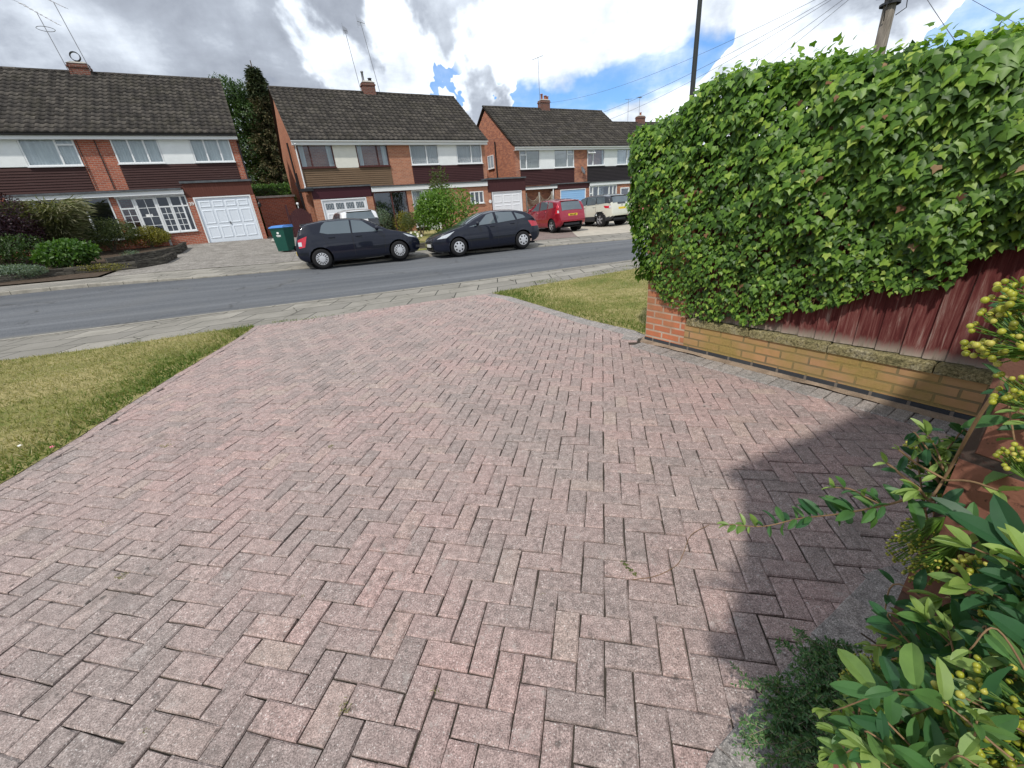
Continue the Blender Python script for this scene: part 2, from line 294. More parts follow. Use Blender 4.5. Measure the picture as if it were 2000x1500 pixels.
class MB:
    def __init__(s): s.v = []; s.f = []; s.m = []; s.r = []; s.cr = 0.5
    def add(s, vs, fs, mi=0, r=None):
        o = len(s.v); s.v += [tuple(float(c) for c in p) for p in vs]
        for f in fs: s.f.append(tuple(i + o for i in f)); s.m.append(mi); s.r.append(s.cr if r is None else r)
        return s
    def box(s, x0, x1, y0, y1, z0, z1, mi=0, r=None):
        return s.add([(x0, y0, z0), (x1, y0, z0), (x1, y1, z0), (x0, y1, z0), (x0, y0, z1), (x1, y0, z1), (x1, y1, z1), (x0, y1, z1)],
                     [(0, 3, 2, 1), (4, 5, 6, 7), (0, 1, 5, 4), (1, 2, 6, 5), (2, 3, 7, 6), (3, 0, 4, 7)], mi, r)
    def bevbox(s, x0, x1, y0, y1, z0, z1, b=0.01, mi=0, r=None):
        """box with its top edges chamfered"""
        v = [(x0, y0, z0), (x1, y0, z0), (x1, y1, z0), (x0, y1, z0), (x0, y0, z1 - b), (x1, y0, z1 - b), (x1, y1, z1 - b), (x0, y1, z1 - b),
             (x0 + b, y0 + b, z1), (x1 - b, y0 + b, z1), (x1 - b, y1 - b, z1), (x0 + b, y1 - b, z1)]
        f = [(0, 3, 2, 1), (0, 1, 5, 4), (1, 2, 6, 5), (2, 3, 7, 6), (3, 0, 4, 7), (4, 5, 9, 8), (5, 6, 10, 9), (6, 7, 11, 10), (7, 4, 8, 11), (8, 9, 10, 11)]
        return s.add(v, f, mi, r)
    def quad(s, a, b, c, d, mi=0, r=None): return s.add([a, b, c, d], [(0, 1, 2, 3)], mi, r)
    def tube(s, pts, rad, n=6, mi=0, r=None, cap=True):
        pts = [np.array(p, float) for p in pts]; k = len(pts)
        rad = [rad] * k if isinstance(rad, (int, float)) else rad
        vs = []; up = None
        for i, p in enumerate(pts):
            d = pts[min(i + 1, k - 1)] - pts[max(i - 1, 0)]; d = d / (np.linalg.norm(d) + 1e-9)
            if up is None: up = np.array([0, 0, 1.]) if abs(d[2]) < 0.9 else np.array([1., 0, 0])
            a = np.cross(d, up); a /= np.linalg.norm(a) + 1e-9; b = np.cross(a, d); up = b
            for j in range(n): t = 2 * pi * j / n; vs.append(p + rad[i] * (a * cos(t) + b * sin(t)))
        fs = [(i * n + j, i * n + (j + 1) % n, (i + 1) * n + (j + 1) % n, (i + 1) * n + j) for i in range(k - 1) for j in range(n)]
        if cap: fs += [tuple(range(n - 1, -1, -1)), tuple((k - 1) * n + j for j in range(n))]
        return s.add(vs, fs, mi, r)
    def lathe(s, prof, n=24, c=(0, 0, 0), axis='y', mi=0, r=None):
        """prof: (radius, along) pairs turned about the axis"""
        vs = []
        for (a, h) in prof:
            for j in range(n):
                t = 2 * pi * j / n; p, q = a * cos(t), a * sin(t)
                vs.append({'y': (c[0] + p, c[1] + h, c[2] + q), 'z': (c[0] + p, c[1] + q, c[2] + h), 'x': (c[0] + h, c[1] + p, c[2] + q)}[axis])
        k = len(prof)
        fs = [(i * n + j, i * n + (j + 1) % n, (i + 1) * n + (j + 1) % n, (i + 1) * n + j) for i in range(k - 1) for j in range(n)]
        return s.add(vs, fs, mi, r)
    def sphere(s, c, rad, n=6, mi=0, r=None):
        prof = [(rad * sin(pi * i / n) + 1e-5, -rad * cos(pi * i / n)) for i in range(n + 1)]
        return s.lathe(prof, n + 2, c, 'z', mi, r)
    def prism(s, poly, y0, y1, mi=0, r=None):
        """polygon in (x, z) extruded along y"""
        n = len(poly); vs = [(p[0], y0, p[1]) for p in poly] + [(p[0], y1, p[1]) for p in poly]
        fs = [tuple(range(n)), tuple(range(2 * n - 1, n - 1, -1))] + [(i, i + n, (i + 1) % n + n, (i + 1) % n) for i in range(n)]
        return s.add(vs, fs, mi, r)
    def build(s, name, mats, parent=None, smooth=False, label=None):
        me = bpy.data.meshes.new(name); me.from_pydata(s.v, [], s.f)
        for m in (mats if isinstance(mats, (list, tuple)) else [mats]): me.materials.append(m)
        me.polygons.foreach_set('material_index', s.m)
        a = me.attributes.new('rnd', 'FLOAT', 'FACE'); a.data.foreach_set('value', s.r)
        if smooth: me.polygons.foreach_set('use_smooth', [True] * len(s.f))
        me.update(); o = bpy.data.objects.new(name, me); link(o, parent)
        if label: o['label'] = label
        return o

def npmesh(name, V, Fc, rv, mats, parent=None, smooth=False):
    """fast mesh: V (n,3); Fc (m,k) same-size faces; rv per-face value"""
    me = bpy.data.meshes.new(name); n, (m, k) = len(V), Fc.shape
    me.vertices.add(n); me.vertices.foreach_set('co', np.ascontiguousarray(V, dtype=np.float32).ravel())
    me.loops.add(m * k); me.loops.foreach_set('vertex_index', np.ascontiguousarray(Fc, dtype=np.int32).ravel())
    me.polygons.add(m); me.polygons.foreach_set('loop_start', np.arange(0, m * k, k, dtype=np.int32)); me.polygons.foreach_set('loop_total', np.full(m, k, dtype=np.int32))
    me.materials.append(mats); a = me.attributes.new('rnd', 'FLOAT', 'FACE'); a.data.foreach_set('value', np.ascontiguousarray(rv, dtype=np.float32))
    if smooth: me.polygons.foreach_set('use_smooth', np.ones(m, dtype=bool))
    me.update(calc_edges=True); o = bpy.data.objects.new(name, me); return link(o, parent)

# leaf templates: y along the leaf, x across, z up
def T_quads(v, f): return np.array(v, float), np.array(f, int)
IVY = T_quads([(0, 0, 0), (0, .45, .03), (0, 1, -.10), (-.36, -.10, -.05), (-.55, .30, -.10), (-.25, .52, -.03), (.36, -.10, -.05), (.55, .30, -.10), (.25, .52, -.03)],
              [(0, 1, 4, 3), (1, 2, 5, 4), (0, 6, 7, 1), (1, 7, 8, 2)])
def ellleaf(wd=0.22, curl=0.12):
    v = []; st = [(0, .02), (.18, .7), (.42, 1), (.68, .92), (.88, .55), (1, .04)]
    for y, k in st:
        z = -curl * (y - .35) ** 2 * 2
        v += [(-wd * k, y, z + .22 * k * wd * 2), (-.0, y, z - 0.02), (.0, y, z - 0.02), (wd * k, y, z + .22 * k * wd * 2)]
    f = []
    for i in range(len(st) - 1):
        a = 4 * i; f += [(a, a + 1, a + 5, a + 4), (a + 2, a + 3, a + 7, a + 6)]
    return T_quads(v, f)
ELL = ellleaf(.18, .14)
RHO = T_quads([(0, 0, 0), (.3, .45, .06), (0, 1, -.05), (-.3, .45, .06)], [(0, 1, 2, 3)])
FOLD = T_quads([(0, 0, 0), (0, .5, 0), (0, 1, -.08), (-.28, .5, .09), (.28, .5, .09)], [(0, 1, 3, 3), (1, 2, 3, 3)])
FOLD = T_quads([(0, 0, 0), (0, .55, 0), (0, 1, -.1), (-.26, .3, .07), (-.22, .7, .04), (.26, .3, .07), (.22, .7, .04)], [(0, 1, 4, 3), (1, 2, 4, 4), (0, 5, 6, 1), (1, 6, 2, 2)])
FOLD = (FOLD[0], np.array([(0, 1, 4, 3), (0, 5, 6, 1)])); FOLD[0][4] = (-.12, .9, -.02); FOLD[0][6] = (.12, .9, -.02); FOLD[0][1] = (0, 1, -.05)
BLADE = T_quads([(-.05, 0, 0), (.05, 0, 0), (.03, .6, .05), (-.02, 1, .2)], [(0, 1, 2, 3)])

def norm(a): return a / (np.linalg.norm(a, axis=-1, keepdims=True) + 1e-9)
def leaves(tpl, P, D, N, size, rv):
    """place a template at P, its length along D, its face towards N"""
    tv, tf = tpl; n = len(P); D = norm(D); Xa = norm(np.cross(D, N)); Zn = np.cross(Xa, D)
    V = P[:, None, :] + size[:, None, None] * (tv[None, :, 0, None] * Xa[:, None] + tv[None, :, 1, None] * D[:, None] + tv[None, :, 2, None] * Zn[:, None])
    Fc = tf[None] + (np.arange(n) * len(tv))[:, None, None]
    return V.reshape(-1, 3), Fc.reshape(-1, 4), np.repeat(rv, len(tf))
def rv3(n): return norm(rng.normal(size=(n, 3)))

# ------------------------------------------------------------------ terrain
def ip(x, tab): return np.interp(x, [a for a, b in tab], [b for a, b in tab])
NK = [(-60, -4.0), (-25, 3.6), (-16, 5.9), (-9.56, 7.75), (-7.7, 8.25), (-5.38, 8.87), (-2.87, 9.5), (-1.05, 10.0), (1.6, 10.85), (3.95, 11.5), (8, 12.3), (16, 12.9), (60, 13.5)]
FKP = [(0, 578, .38), (150, 563, .37), (350, 547, .32), (480, 536, .27), (600, 525, .22), (700, 515, .17), (820, 503, .12), (1050, 483, .07), (1250, 466, .05)]
FKW = [onz(*p) for p in FKP]
FK = [(-60, 1.0), (-28, 8.0)] + [(p[0], p[1]) for p in FKW] + [(12, 17.6), (24, 18.4), (60, 19.5)]
FZ = [(-60, .6), (-20, .45)] + [(p[0], p[2]) for p in FKW] + [(12, .05), (60, .05)]
YG = [(-40, 10), (-22, 18.4), (-14.85, 22.3), (-12.5, 23.5), (-9.7, 25), (-7.6, 26.1), (-.27, 30.2), (7.1, 35.5), (15, 39), (60, 48)]
FLR = [(-40, 1.3), (-22, 1.15), (-14, 1.06), (-12.4, 1.0), (-10, .85), (-8, .65), (0, .6), (5, .4), (12, .35), (60, .35)]
ROADZ = -0.03
def zf(x, y):
    """height of the land"""
    x = np.asarray(x, float); y = np.asarray(y, float)
    yn, yk, zk = ip(x, NK), ip(x, FK), ip(x, FZ)
    t = np.clip((y - yn) / (yk - yn), 0, 1); zr = ROADZ + (zk - ROADZ) * t
    yp = yk + 1.9; zp = zk + .10; fl, yg = ip(x, FLR), ip(x, YG)
    q = np.clip((y - yp) / np.maximum(yg - yp, .5), 0, 1); p = np.interp(x, [-6, 2], [1.0, 1.5])
    zh = zp + (fl - zp) * q ** p
    return np.where(y < yn, 0.0, np.where(y < yk, zr, np.where(y < yp, zk + .07 + .03 * (y - yk) / 1.9, zh)))
def gpt(px, py, dz=0.0):
    """where the view ray through a pixel meets the land (+dz)"""
    r = ray(px, py); last = None
    for t in np.arange(0.5, 90, 0.02):
        p = r * t
        if p[2] + CAMZ <= float(zf(p[0], p[1])) + dz: return np.array([p[0], p[1], p[2] + CAMZ])
    return r * 60 + np.array([0, 0, CAMZ])

def dens(poly, step):
    out = []
    for a, b in zip(poly[:-1], poly[1:]):
        a, b = np.array(a, float), np.array(b, float); k = max(1, int(np.linalg.norm(b - a) / step))
        out += [a + (b - a) * i / k for i in range(k)]
    return out + [np.array(poly[-1], float)]
def strip(name, A, B, za, zb, m, nt=6, step=.5, thick=0.0, uv=True):
    """a ribbon between two polylines given on a common x range"""
    xs = np.arange(A[0][0], A[-1][0] + .01, step); rows = []
    for x in xs:
        ya, yb = ip(x, A), ip(x, B)
        rows.append([(x, ya + (yb - ya) * j / nt, None) for j in range(nt + 1)])
    mb = MB(); vs = []; L = 0; uvs = []
    for i, row in enumerate(rows):
        if i: L += sqrt(step ** 2 + (row[0][1] - rows[i - 1][0][1]) ** 2)
        for j, (x, y, _) in enumerate(row):
            a, b = za(x), zb(x); vs.append((x, y, a + (b - a) * j / nt)); uvs.append((L, y - row[0][1]))
    k = nt + 1; fs = [(i * k + j, (i + 1) * k + j, (i + 1) * k + j + 1, i * k + j + 1) for i in range(len(rows) - 1) for j in range(nt)]
    mb.add(vs, fs); o = mb.build(name, m, smooth=True)
    ul = o.data.uv_layers.new(name='UV')
    li = np.empty(len(o.data.loops), int); o.data.loops.foreach_get('vertex_index', li)
    ul.data.foreach_set('uv', np.array(uvs)[li].ravel()); tag(o, kind='structure'); return o

def uvn(t): return t.n('ShaderNodeUVMap', uv_map='UV').outputs[0]
def asphalt(t, b):
    u = uvn(t); v = objc(t)
    st = t.noise(t.n('ShaderNodeVectorMath', {0: u, 1: (0.05, 1.5, 1)}, operation='MULTIPLY').outputs[0], 1.0, 5, 0.6)
    g = t.noise(v, 55, 4, 0.8); big = t.noise(v, 0.7, 5, 0.6)
    c = t.ramp(st, [(0.32, (0.10, 0.107, 0.118)), (0.5, (0.132, 0.14, 0.151)), (0.68, (0.178, 0.187, 0.199))])
    c = t.mix(0.9, c, t.ramp(g, [(0.25, 0.3), (0.5, .95), (0.75, 1.8)]), 'MULTIPLY')
    ck = t.n('ShaderNodeTexVoronoi', {'Vector': t.n('ShaderNodeVectorMath', {0: v, 1: t.n('ShaderNodeVectorMath', {0: t.noise(v, 1.2, 5, .7, out=1), 'Scale': 1.2}, operation='SCALE').outputs[0]}, operation='ADD').outputs[0], 'Scale': 0.28}, feature='DISTANCE_TO_EDGE').outputs['Distance']
    c = t.mix(t.math('MULTIPLY', t.rng(ck, .004, .012, .7, 0), t.rng(big, .45, .6)), c, (.045, .045, .045))
    c = t.mix(t.rng(big, 0.5, 0.72, 0, 0.35), c, (0.15, 0.15, 0.145))
    sp = t.n('ShaderNodeSeparateXYZ', {0: u}).outputs[1]
    edge = t.rng(t.math('ADD', sp, t.math('MULTIPLY', big, 0.35)), 0.22, 0.5, 0.75, 0.0)
    c = t.mix(edge, c, (0.22, 0.205, 0.17)); lk(t, c, b.inputs['Base Color']); bump(t, b, g, 0.5, 0.01)
M['asphalt'] = mat('asphalt', asphalt, rough=0.85, spec=0.25)
def slabs(t, b):
    u = uvn(t); v = objc(t)
    uw = t.n('ShaderNodeVectorMath', {0: u, 1: t.n('ShaderNodeVectorMath', {0: t.noise(v, 2.5, 3, 0.6, out=1), 'Scale': 0.035}, operation='SCALE').outputs[0]}, operation='ADD').outputs[0]
    bk = t.n('ShaderNodeTexBrick', {'Vector': uw, 'Color1': (0.40, 0.375, 0.325), 'Color2': (0.27, 0.255, 0.225), 'Mortar': (0.06, 0.058, 0.05), 'Scale': 1.0, 'Mortar Size': 0.012, 'Bias': 0.1, 'Brick Width': 0.92, 'Row Height': 0.61})
    bk.offset = 0.5
    c = bk.outputs[0]; n = t.noise(v, 1.3, 6, 0.7); g = t.noise(v, 70, 4, 0.75)
    c = t.mix(t.rng(n, 0.42, 0.66, 0, 0.7), c, t.mix(bk.outputs[1], (0.21, 0.20, 0.17), (0.06, 0.06, 0.05)))
    c = t.mix(0.6, c, t.ramp(g, [(0.25, 0.55), (0.75, 1.25)]), 'MULTIPLY')
    cr = t.n('ShaderNodeTexVoronoi', {'Vector': uw, 'Scale': 0.9}, feature='DISTANCE_TO_EDGE').outputs['Distance']
    cm = t.math('MULTIPLY', t.math('LESS_THAN', cr, 0.006), t.math('GREATER_THAN', n, 0.52))
    c = t.mix(cm, c, (0.07, 0.065, 0.05)); lk(t, c, b.inputs['Base Color'])
    bump(t, b, t.math('ADD', t.math('MULTIPLY', bk.outputs[1], -1.0), t.math('MULTIPLY', g, .25)), 0.5, 0.01)
M['slabs'] = mat('paving_slabs', slabs, rough=0.9, spec=0.2)
def kerbm(t, b):
    u = uvn(t); v = objc(t); s = t.n('ShaderNodeSeparateXYZ', {0: u})
    j = t.math('LESS_THAN', t.math('FRACT', t.math('DIVIDE', s.outputs[0], 0.915)), 0.016)
    n = t.noise(v, 4, 5, 0.7); g = t.noise(v, 60, 3, 0.7)
    c = t.ramp(n, [(0.3, (0.24, 0.225, 0.19)), (0.7, (0.44, 0.41, 0.35))])
    c = t.mix(0.5, c, t.ramp(g, [(0.25, 0.6), (0.75, 1.2)]), 'MULTIPLY'); c = t.mix(j, c, (0.07, 0.065, 0.05))
    lk(t, c, b.inputs['Base Color'])
M['kerb'] = mat('kerb_stone', kerbm, rough=0.9, spec=0.2)

def landm(t, b):
    v = objc(t); n = t.noise(v, 0.9, 6, 0.65); g = t.noise(v, 25, 5, 0.75)
    c = t.ramp(n, [(0.3, (0.07, 0.11, 0.03)), (0.6, (0.15, 0.16, 0.06)), (0.8, (0.24, 0.21, 0.10))])
    c = t.mix(0.6, c, t.ramp(g, [(0.25, 0.5), (0.75, 1.3)]), 'MULTIPLY'); lk(t, c, b.inputs['Base Color']); bump(t, b, g, .6, .03)
M['land'] = mat('rough_grass_land', landm, rough=0.95, spec=0.1)
def lawnm(t, b):
    v = objc(t); n = t.noise(v, 0.75, 5, 0.6, .4); g = t.noise(v, 30, 5, 0.75); f = t.noise(v, 6, 4, .7)
    k = t.math('ADD', t.math('MULTIPLY', n, .7), t.math('MULTIPLY', f, .3))
    c = t.ramp(k, [(0.36, (0.13, 0.18, 0.04)), (0.47, (0.27, 0.26, 0.09)), (0.56, (0.42, 0.36, 0.17))])
    c = t.mix(0.8, c, t.ramp(g, [(0.25, 0.45), (0.75, 1.3)]), 'MULTIPLY'); lk(t, c, b.inputs['Base Color']); bump(t, b, g, .7, .02)
M['lawn'] = mat('dry_lawn', lawnm, rough=0.95, spec=0.1)

# ground sheet reaching the horizon
xs = np.concatenate([[-1500, -500, -200, -90], np.arange(-60, 60.1, .75), [90, 200, 500, 1500]])
ys = np.concatenate([[-900, -200, -50, -12], np.arange(-6, 60.1, .5), [90, 200, 500, 1500]])
XX, YY = np.meshgrid(xs, ys, indexing='ij')
ZZ = zf(XX, YY) - .10; ZZ[(np.abs(XX) > 60) | (YY > 60)] = 0.3
ny = len(ys); idx = (np.arange(len(xs) - 1)[:, None] * ny + np.arange(ny - 1)[None]).ravel()
g = npmesh('ground', np.stack([XX, YY, ZZ], -1).reshape(-1, 3), np.stack([idx, idx + ny, idx + ny + 1, idx + 1], 1), np.full(len(idx), .5), M['land'], smooth=True)
tag(g, kind='structure')
def off(tab, d): return [(x, y + d) for x, y in tab]
cut = lambda tab, a, b: [(a, float(ip(a, tab)))] + [p for p in tab if a < p[0] < b] + [(b, float(ip(b, tab)))]
RX0, RX1 = -45, 50
NKc, FKc = cut(NK, RX0, RX1), cut(FK, RX0, RX1)
strip('road', NKc, FKc, lambda x: ROADZ, lambda x: ip(x, FZ), M['asphalt'], nt=8)
# near pavement: back edge
NPB = [(-60, -7), (-25, 1.2), (-16, 3.6), (-9.56, 5.75), (-7.81, 6.1), (-6.48, 6.4), (-5.07, 6.95), (-4.38, 7.08), (-3.39, 7.32), (-1.56, 7.96), (-.26, 8.3), (1.31, 9.02), (3.48, 10.0), (8, 10.6), (16, 11.1), (60, 11.7)]
strip('pavement_near', cut(NPB, RX0, RX1), off(NKc, -.12), lambda x: 0.0, lambda x: 0.0, M['slabs'], nt=4)
def kerb(name, tab, w0, w1, zt, drop):
    """kerb ribbon: face towards the road and top, zt(x) top height"""
    xs = np.arange(RX0, RX1 + .01, .4); vs = []; uvs = []; L = 0; prev = None
    for x in xs:
        y = float(ip(x, tab)); L += 0 if prev is None else sqrt(.16 + (y - prev) ** 2); prev = y; z = float(zt(x))
        f0, f1 = (y + w0, y + w1)
        sg = 1 if w1 > w0 else -1
        for yy, zz in ((f0, z - drop), (f0 + sg * .003, z - .012), (f0 + sg * .02, z), (f1, z)): vs.append((x, yy, zz)); uvs.append((L, yy - y))
    fs = [(i * 4 + j, (i + 1) * 4 + j, (i + 1) * 4 + j + 1, i * 4 + j + 1) if w1 > w0 else (i * 4 + j, i * 4 + j + 1, (i + 1) * 4 + j + 1, (i + 1) * 4 + j) for i in range(len(xs) - 1) for j in range(3)]
    o = MB().add(vs, fs).build(name, M['kerb']); ul = o.data.uv_layers.new(name='UV')
    li = np.empty(len(o.data.loops), int); o.data.loops.foreach_get('vertex_index', li); ul.data.foreach_set('uv', np.array(uvs)[li].ravel()); tag(o, kind='structure')
kerb('kerb_near', NK, 0.0, -.13, lambda x: .006, .12)
def fkz(x): return ip(x, FZ) + np.interp(x, [-16, -12, -9.5, -8.8, -5.0, -4.2, -1.0, -.2, 2.0, 2.8, 6.5, 8], [.10, .10, .05, .04, .04, .08, .08, .08, .05, .04, .04, .06])
kerb('kerb_far', FK, 0.0, .13, fkz, .14)
strip('pavement_far', off(FKc, .13), off(FKc, 1.92), lambda x: fkz(x) - .002, lambda x: ip(x, FZ) + .112, M['slabs'], nt=4)

def sheet(name, poly, m, dz=.02, step=.6, kind='structure', zfun=zf):
    """polygon draped over the land"""
    import bmesh
    bm = bmesh.new(); f = bm.faces.new([bm.verts.new((p[0], p[1], 0)) for p in poly])
    xs_ = [p[0] for p in poly]; ys_ = [p[1] for p in poly]
    for ax, lo, hi in ((0, min(xs_), max(xs_)), (1, min(ys_), max(ys_))):
        for c in np.arange(lo + step, hi, step):
            co = (c, 0, 0) if ax == 0 else (0, c, 0); no = (1, 0, 0) if ax == 0 else (0, 1, 0)
            bmesh.ops.bisect_plane(bm, geom=bm.verts[:] + bm.edges[:] + bm.faces[:], plane_co=co, plane_no=no)
    for v in bm.verts: v.co.z = float(zfun(v.co.x, v.co.y)) + dz
    bmesh.ops.recalc_face_normals(bm, faces=bm.faces)
    me = bpy.data.meshes.new(name); bm.to_mesh(me); bm.free()
    if me.polygons and me.polygons[0].normal.z < 0: me.flip_normals()
    me.materials.append(m); o = bpy.data.objects.new(name, me); link(o); tag(o, kind=kind); return o

# ------------------------------------------------------------------ driveway of clay/concrete blocks in herringbone
U2 = np.array([.973, -.232]); U2 /= np.linalg.norm(U2); V2 = np.array([.231, .973]); V2 /= np.linalg.norm(V2); O2 = np.array([.209, .744])
WA = np.array([1.62, 4.56]); WB = np.array([3.60, 1.46]); WU = (WB - WA) / np.linalg.norm(WB - WA); WN = np.array([WU[1], -WU[0]])  # WN points to the drive? fixed below
if np.dot(WN, np.array([0, 0]) - WA) < 0: WN = -WN
LEFT = [(-3.72, -2.5), (-3.72, .5), (-3.74, 1.8), (-3.78, 2.6), (-3.84, 3.2), (-3.98, 3.95), (-4.08, 4.6), (-4.16, 5.3), (-4.24, 6.1), (-4.34, 6.75), (-4.42, 7.06)]
TOP = [(-4.42, 7.06), (-3.39, 7.31), (-1.56, 7.95), (-.26, 8.28)]
RIGHT = [(-.26, 8.28), (.12, 7.75), (.57, 6.86), (.9, 6.2), (1.2, 5.62), (1.62, 4.98), (1.70, 4.72)]
WALL = [(1.70, 4.72), tuple(WA), (3.5, 1.62)]
BOT = [(3.5, 1.62), (2.5, 1.45), (1.50, 1.24), (1.06, 1.0), (.79, .83), (.51, .66), (.2, .40), (-.4, -.2), (-1.2, -2.5)]
drv = LEFT + TOP[1:] + RIGHT[1:] + WALL[1:] + BOT[1:]
def inside(poly, x, y):
    c = False; n = len(poly)
    for i in range(n):
        x0, y0 = poly[i][:2]; x1, y1 = poly[(i + 1) % n][:2]
        if (y0 > y) != (y1 > y) and x < (x1 - x0) * (y - y0) / (y1 - y0 + 1e-12) + x0: c = not c
    return c
def paverf(base, spk=1.0):
    def fn(t, b):
        v = objc(t); r = rnd(t)
        c = t.ramp(r, base)
        big = t.noise(v, 0.55, 5, 0.6, .3)
        c = t.mix(t.rng(big, 0.40, 0.60, 0, 0.7), c, t.ramp(r, [(0, (0.30, 0.262, 0.243)), (1, (0.385, 0.33, 0.302))]))
        g = t.noise(v, 190, 4, 0.8); g2 = t.noise(v, 130, 2, 0.5)
        c = t.mix(spk, c, t.ramp(g, [(0.3, 0.22), (0.5, 0.92), (0.68, 1.75)]), 'MULTIPLY')
        c = t.mix(t.rng(g2, 0.64, 0.69, 0, .7), c, (0.78, 0.74, 0.70))
        lich = t.n('ShaderNodeTexVoronoi', {'Vector': t.n('ShaderNodeVectorMath', {0: v, 1: t.n('ShaderNodeVectorMath', {0: t.noise(v, 30, 2, .5, out=1), 'Scale': .03}, operation='SCALE').outputs[0]}, operation='ADD').outputs[0], 'Scale': 15.0})
        ls = t.math('MULTIPLY', t.rng(lich.outputs['Distance'], 0.13, 0.20, 1, 0), t.math('GREATER_THAN', t.n('ShaderNodeSeparateXYZ', {0: lich.outputs['Color']}).outputs[0], 0.55))
        ls = t.math('MULTIPLY', ls, t.rng(t.noise(v, 1.1, 3, .6), .42, .62, .15, .8))
        c = t.mix(ls, c, (0.075, 0.068, 0.062))
        mo = t.noise(v, 28, 5, 0.75); c = t.mix(.75, c, t.ramp(mo, [(.3, .5), (.5, .97), (.7, 1.45)]), 'MULTIPLY')
        pl = t.rng(t.noise(v, 9, 7, 0.8), 0.57, 0.66, 0, 0.6); c = t.mix(pl, c, (0.50, 0.45, 0.42))
        dk = t.rng(t.noise(v, 2.2, 6, 0.8), 0.54, 0.72, 0, 0.6); c = t.mix(dk, c, (0.13, 0.115, 0.105))
        lk(t, c, b.inputs['Base Color'])
        bump(t, b, t.math('ADD', g, t.math('MULTIPLY', t.noise(v, 40, 4, .7), .8)), 0.55, 0.004)
    return fn
M['paver'] = mat('pink_grey_block', paverf([(0, (0.36, 0.285, 0.265)), (0.3, (0.40, 0.302, 0.280)), (0.65, (0.43, 0.312, 0.290)), (0.9, (0.455, 0.322, 0.295)), (1, (0.445, 0.345, 0.30))]), rough=0.9, spec=0.2)
M['paver_grey'] = mat('grey_edging_block', paverf([(0, (0.25, 0.24, 0.23)), (0.5, (0.31, 0.295, 0.28)), (1, (0.38, 0.345, 0.32))]), rough=0.9, spec=0.2)
def jointf(t, b):
    v = objc(t); n = t.noise(v, 3, 6, .7); g = t.noise(v, 120, 4, .75)
    c = t.ramp(n, [(0.3, (0.045, 0.04, 0.034)), (0.6, (0.085, 0.072, 0.058)), (0.75, (0.20, 0.15, 0.10))])
    c = t.mix(.7, c, t.ramp(g, [(.25, .5), (.75, 1.4)]), 'MULTIPLY'); lk(t, c, b.inputs['Base Color'])
M['joint'] = mat('joint_sand', jointf, rough=.95, spec=.1)
def mortf(t, b):
    v = objc(t); n = t.noise(v, 5, 6, .7); g = t.noise(v, 90, 4, .75)
    c = t.ramp(n, [(0.3, (0.16, 0.12, 0.085)), (0.5, (0.30, 0.23, 0.17)), (0.7, (0.40, 0.31, 0.23))]); c = t.mix(.7, c, t.ramp(g, [(.25, .5), (.75, 1.3)]), 'MULTIPLY'); lk(t, c, b.inputs['Base Color']); bump(t, b, g, .6, .006)
M['mortar'] = mat('sandy_mortar', mortf, rough=.95, spec=.1)

o = sheet('driveway_bed', drv, M['joint'], dz=0, step=50, zfun=lambda x, y: -.012)
def block(mb, c, a, b, hl, hw, z=0.0, tilt=0.003, gap=.0024, mi=0, bev=.006, jag=.0022):
    """one paving block centred at c, half length hl along a, half width hw along b, slightly out of level"""
    hl -= gap; hw -= gap; t1, t2 = random.gauss(0, tilt), random.gauss(0, tilt * 1.6); dz = random.gauss(0, .0012); r = random.random()
    q = []
    for rr, h in ((0, -.03), (0, -bev * .9), (bev, 0)):
        for sx, sy in ((-1, -1), (1, -1), (1, 1), (-1, 1)):
            jx, jy = random.gauss(0, jag), random.gauss(0, jag)
            x_, y_ = sx * (hl - rr) + jx, sy * (hw - rr) + jy
            p = c + a * x_ + b * y_; q.append((p[0], p[1], z + dz + h + x_ * t1 + y_ * t2))
    f = [(0, 1, 5, 4), (1, 2, 6, 5), (2, 3, 7, 6), (3, 0, 4, 7), (4, 5, 9, 8), (5, 6, 10, 9), (6, 7, 11, 10), (7, 4, 8, 11), (8, 9, 10, 11)]
    mb.add(q, f, mi, r)
mb = MB()
def edge_dist(path, p):
    best = 9
    for a, b in zip(path[:-1], path[1:]):
        a, b = np.array(a), np.array(b); d = b - a; t = np.clip(np.dot(p - a, d) / np.dot(d, d), 0, 1); best = min(best, np.linalg.norm(p - a - t * d))
    return best
WALLIN = [tuple(np.array(p) + WN * .16) for p in WALL]
for u in range(-60, 45):
    for v in range(-35, 85):
        k = (v + u) % 4
        if k == 0: c = O2 + .1 * (U2 * (u + .5) + V2 * (v + 1)); ab = (V2, U2)
        elif k == 2: c = O2 + .1 * (U2 * (u + 1) + V2 * (v + .5)); ab = (U2, V2)
        else: continue
        if not (-5 < c[0] < 4 and -2 < c[1] < 9) or not (inside(drv, *c) or edge_dist(BOT[1:-2], c) < .13): continue
        if edge_dist(LEFT, c) < .04 or edge_dist(RIGHT, c) < .06 or edge_dist(WALL, c) < .19 or edge_dist(TOP, c) < .06: continue
        block(mb, c, ab[0], ab[1], .1, .05)
def soldier(mb, path, side, w=.1, l=.2, inset=0.0, z=.007, mi=1, k=.0):
    """edging course: blocks laid square to the edge"""
    D = dens(path, .01); L = 0; nxt = w / 2; 
    for a, b in zip(D[:-1], D[1:]):
        s = np.linalg.norm(b - a)
        if L + s >= nxt:
            t = (b - a) / s; n = np.array([-t[1], t[0]]) * side
            block(mb, a + t * (nxt - L) + n * (inset + l / 2), t, n, w / 2, l / 2, z, mi=mi, tilt=.006); nxt += w
        L += s
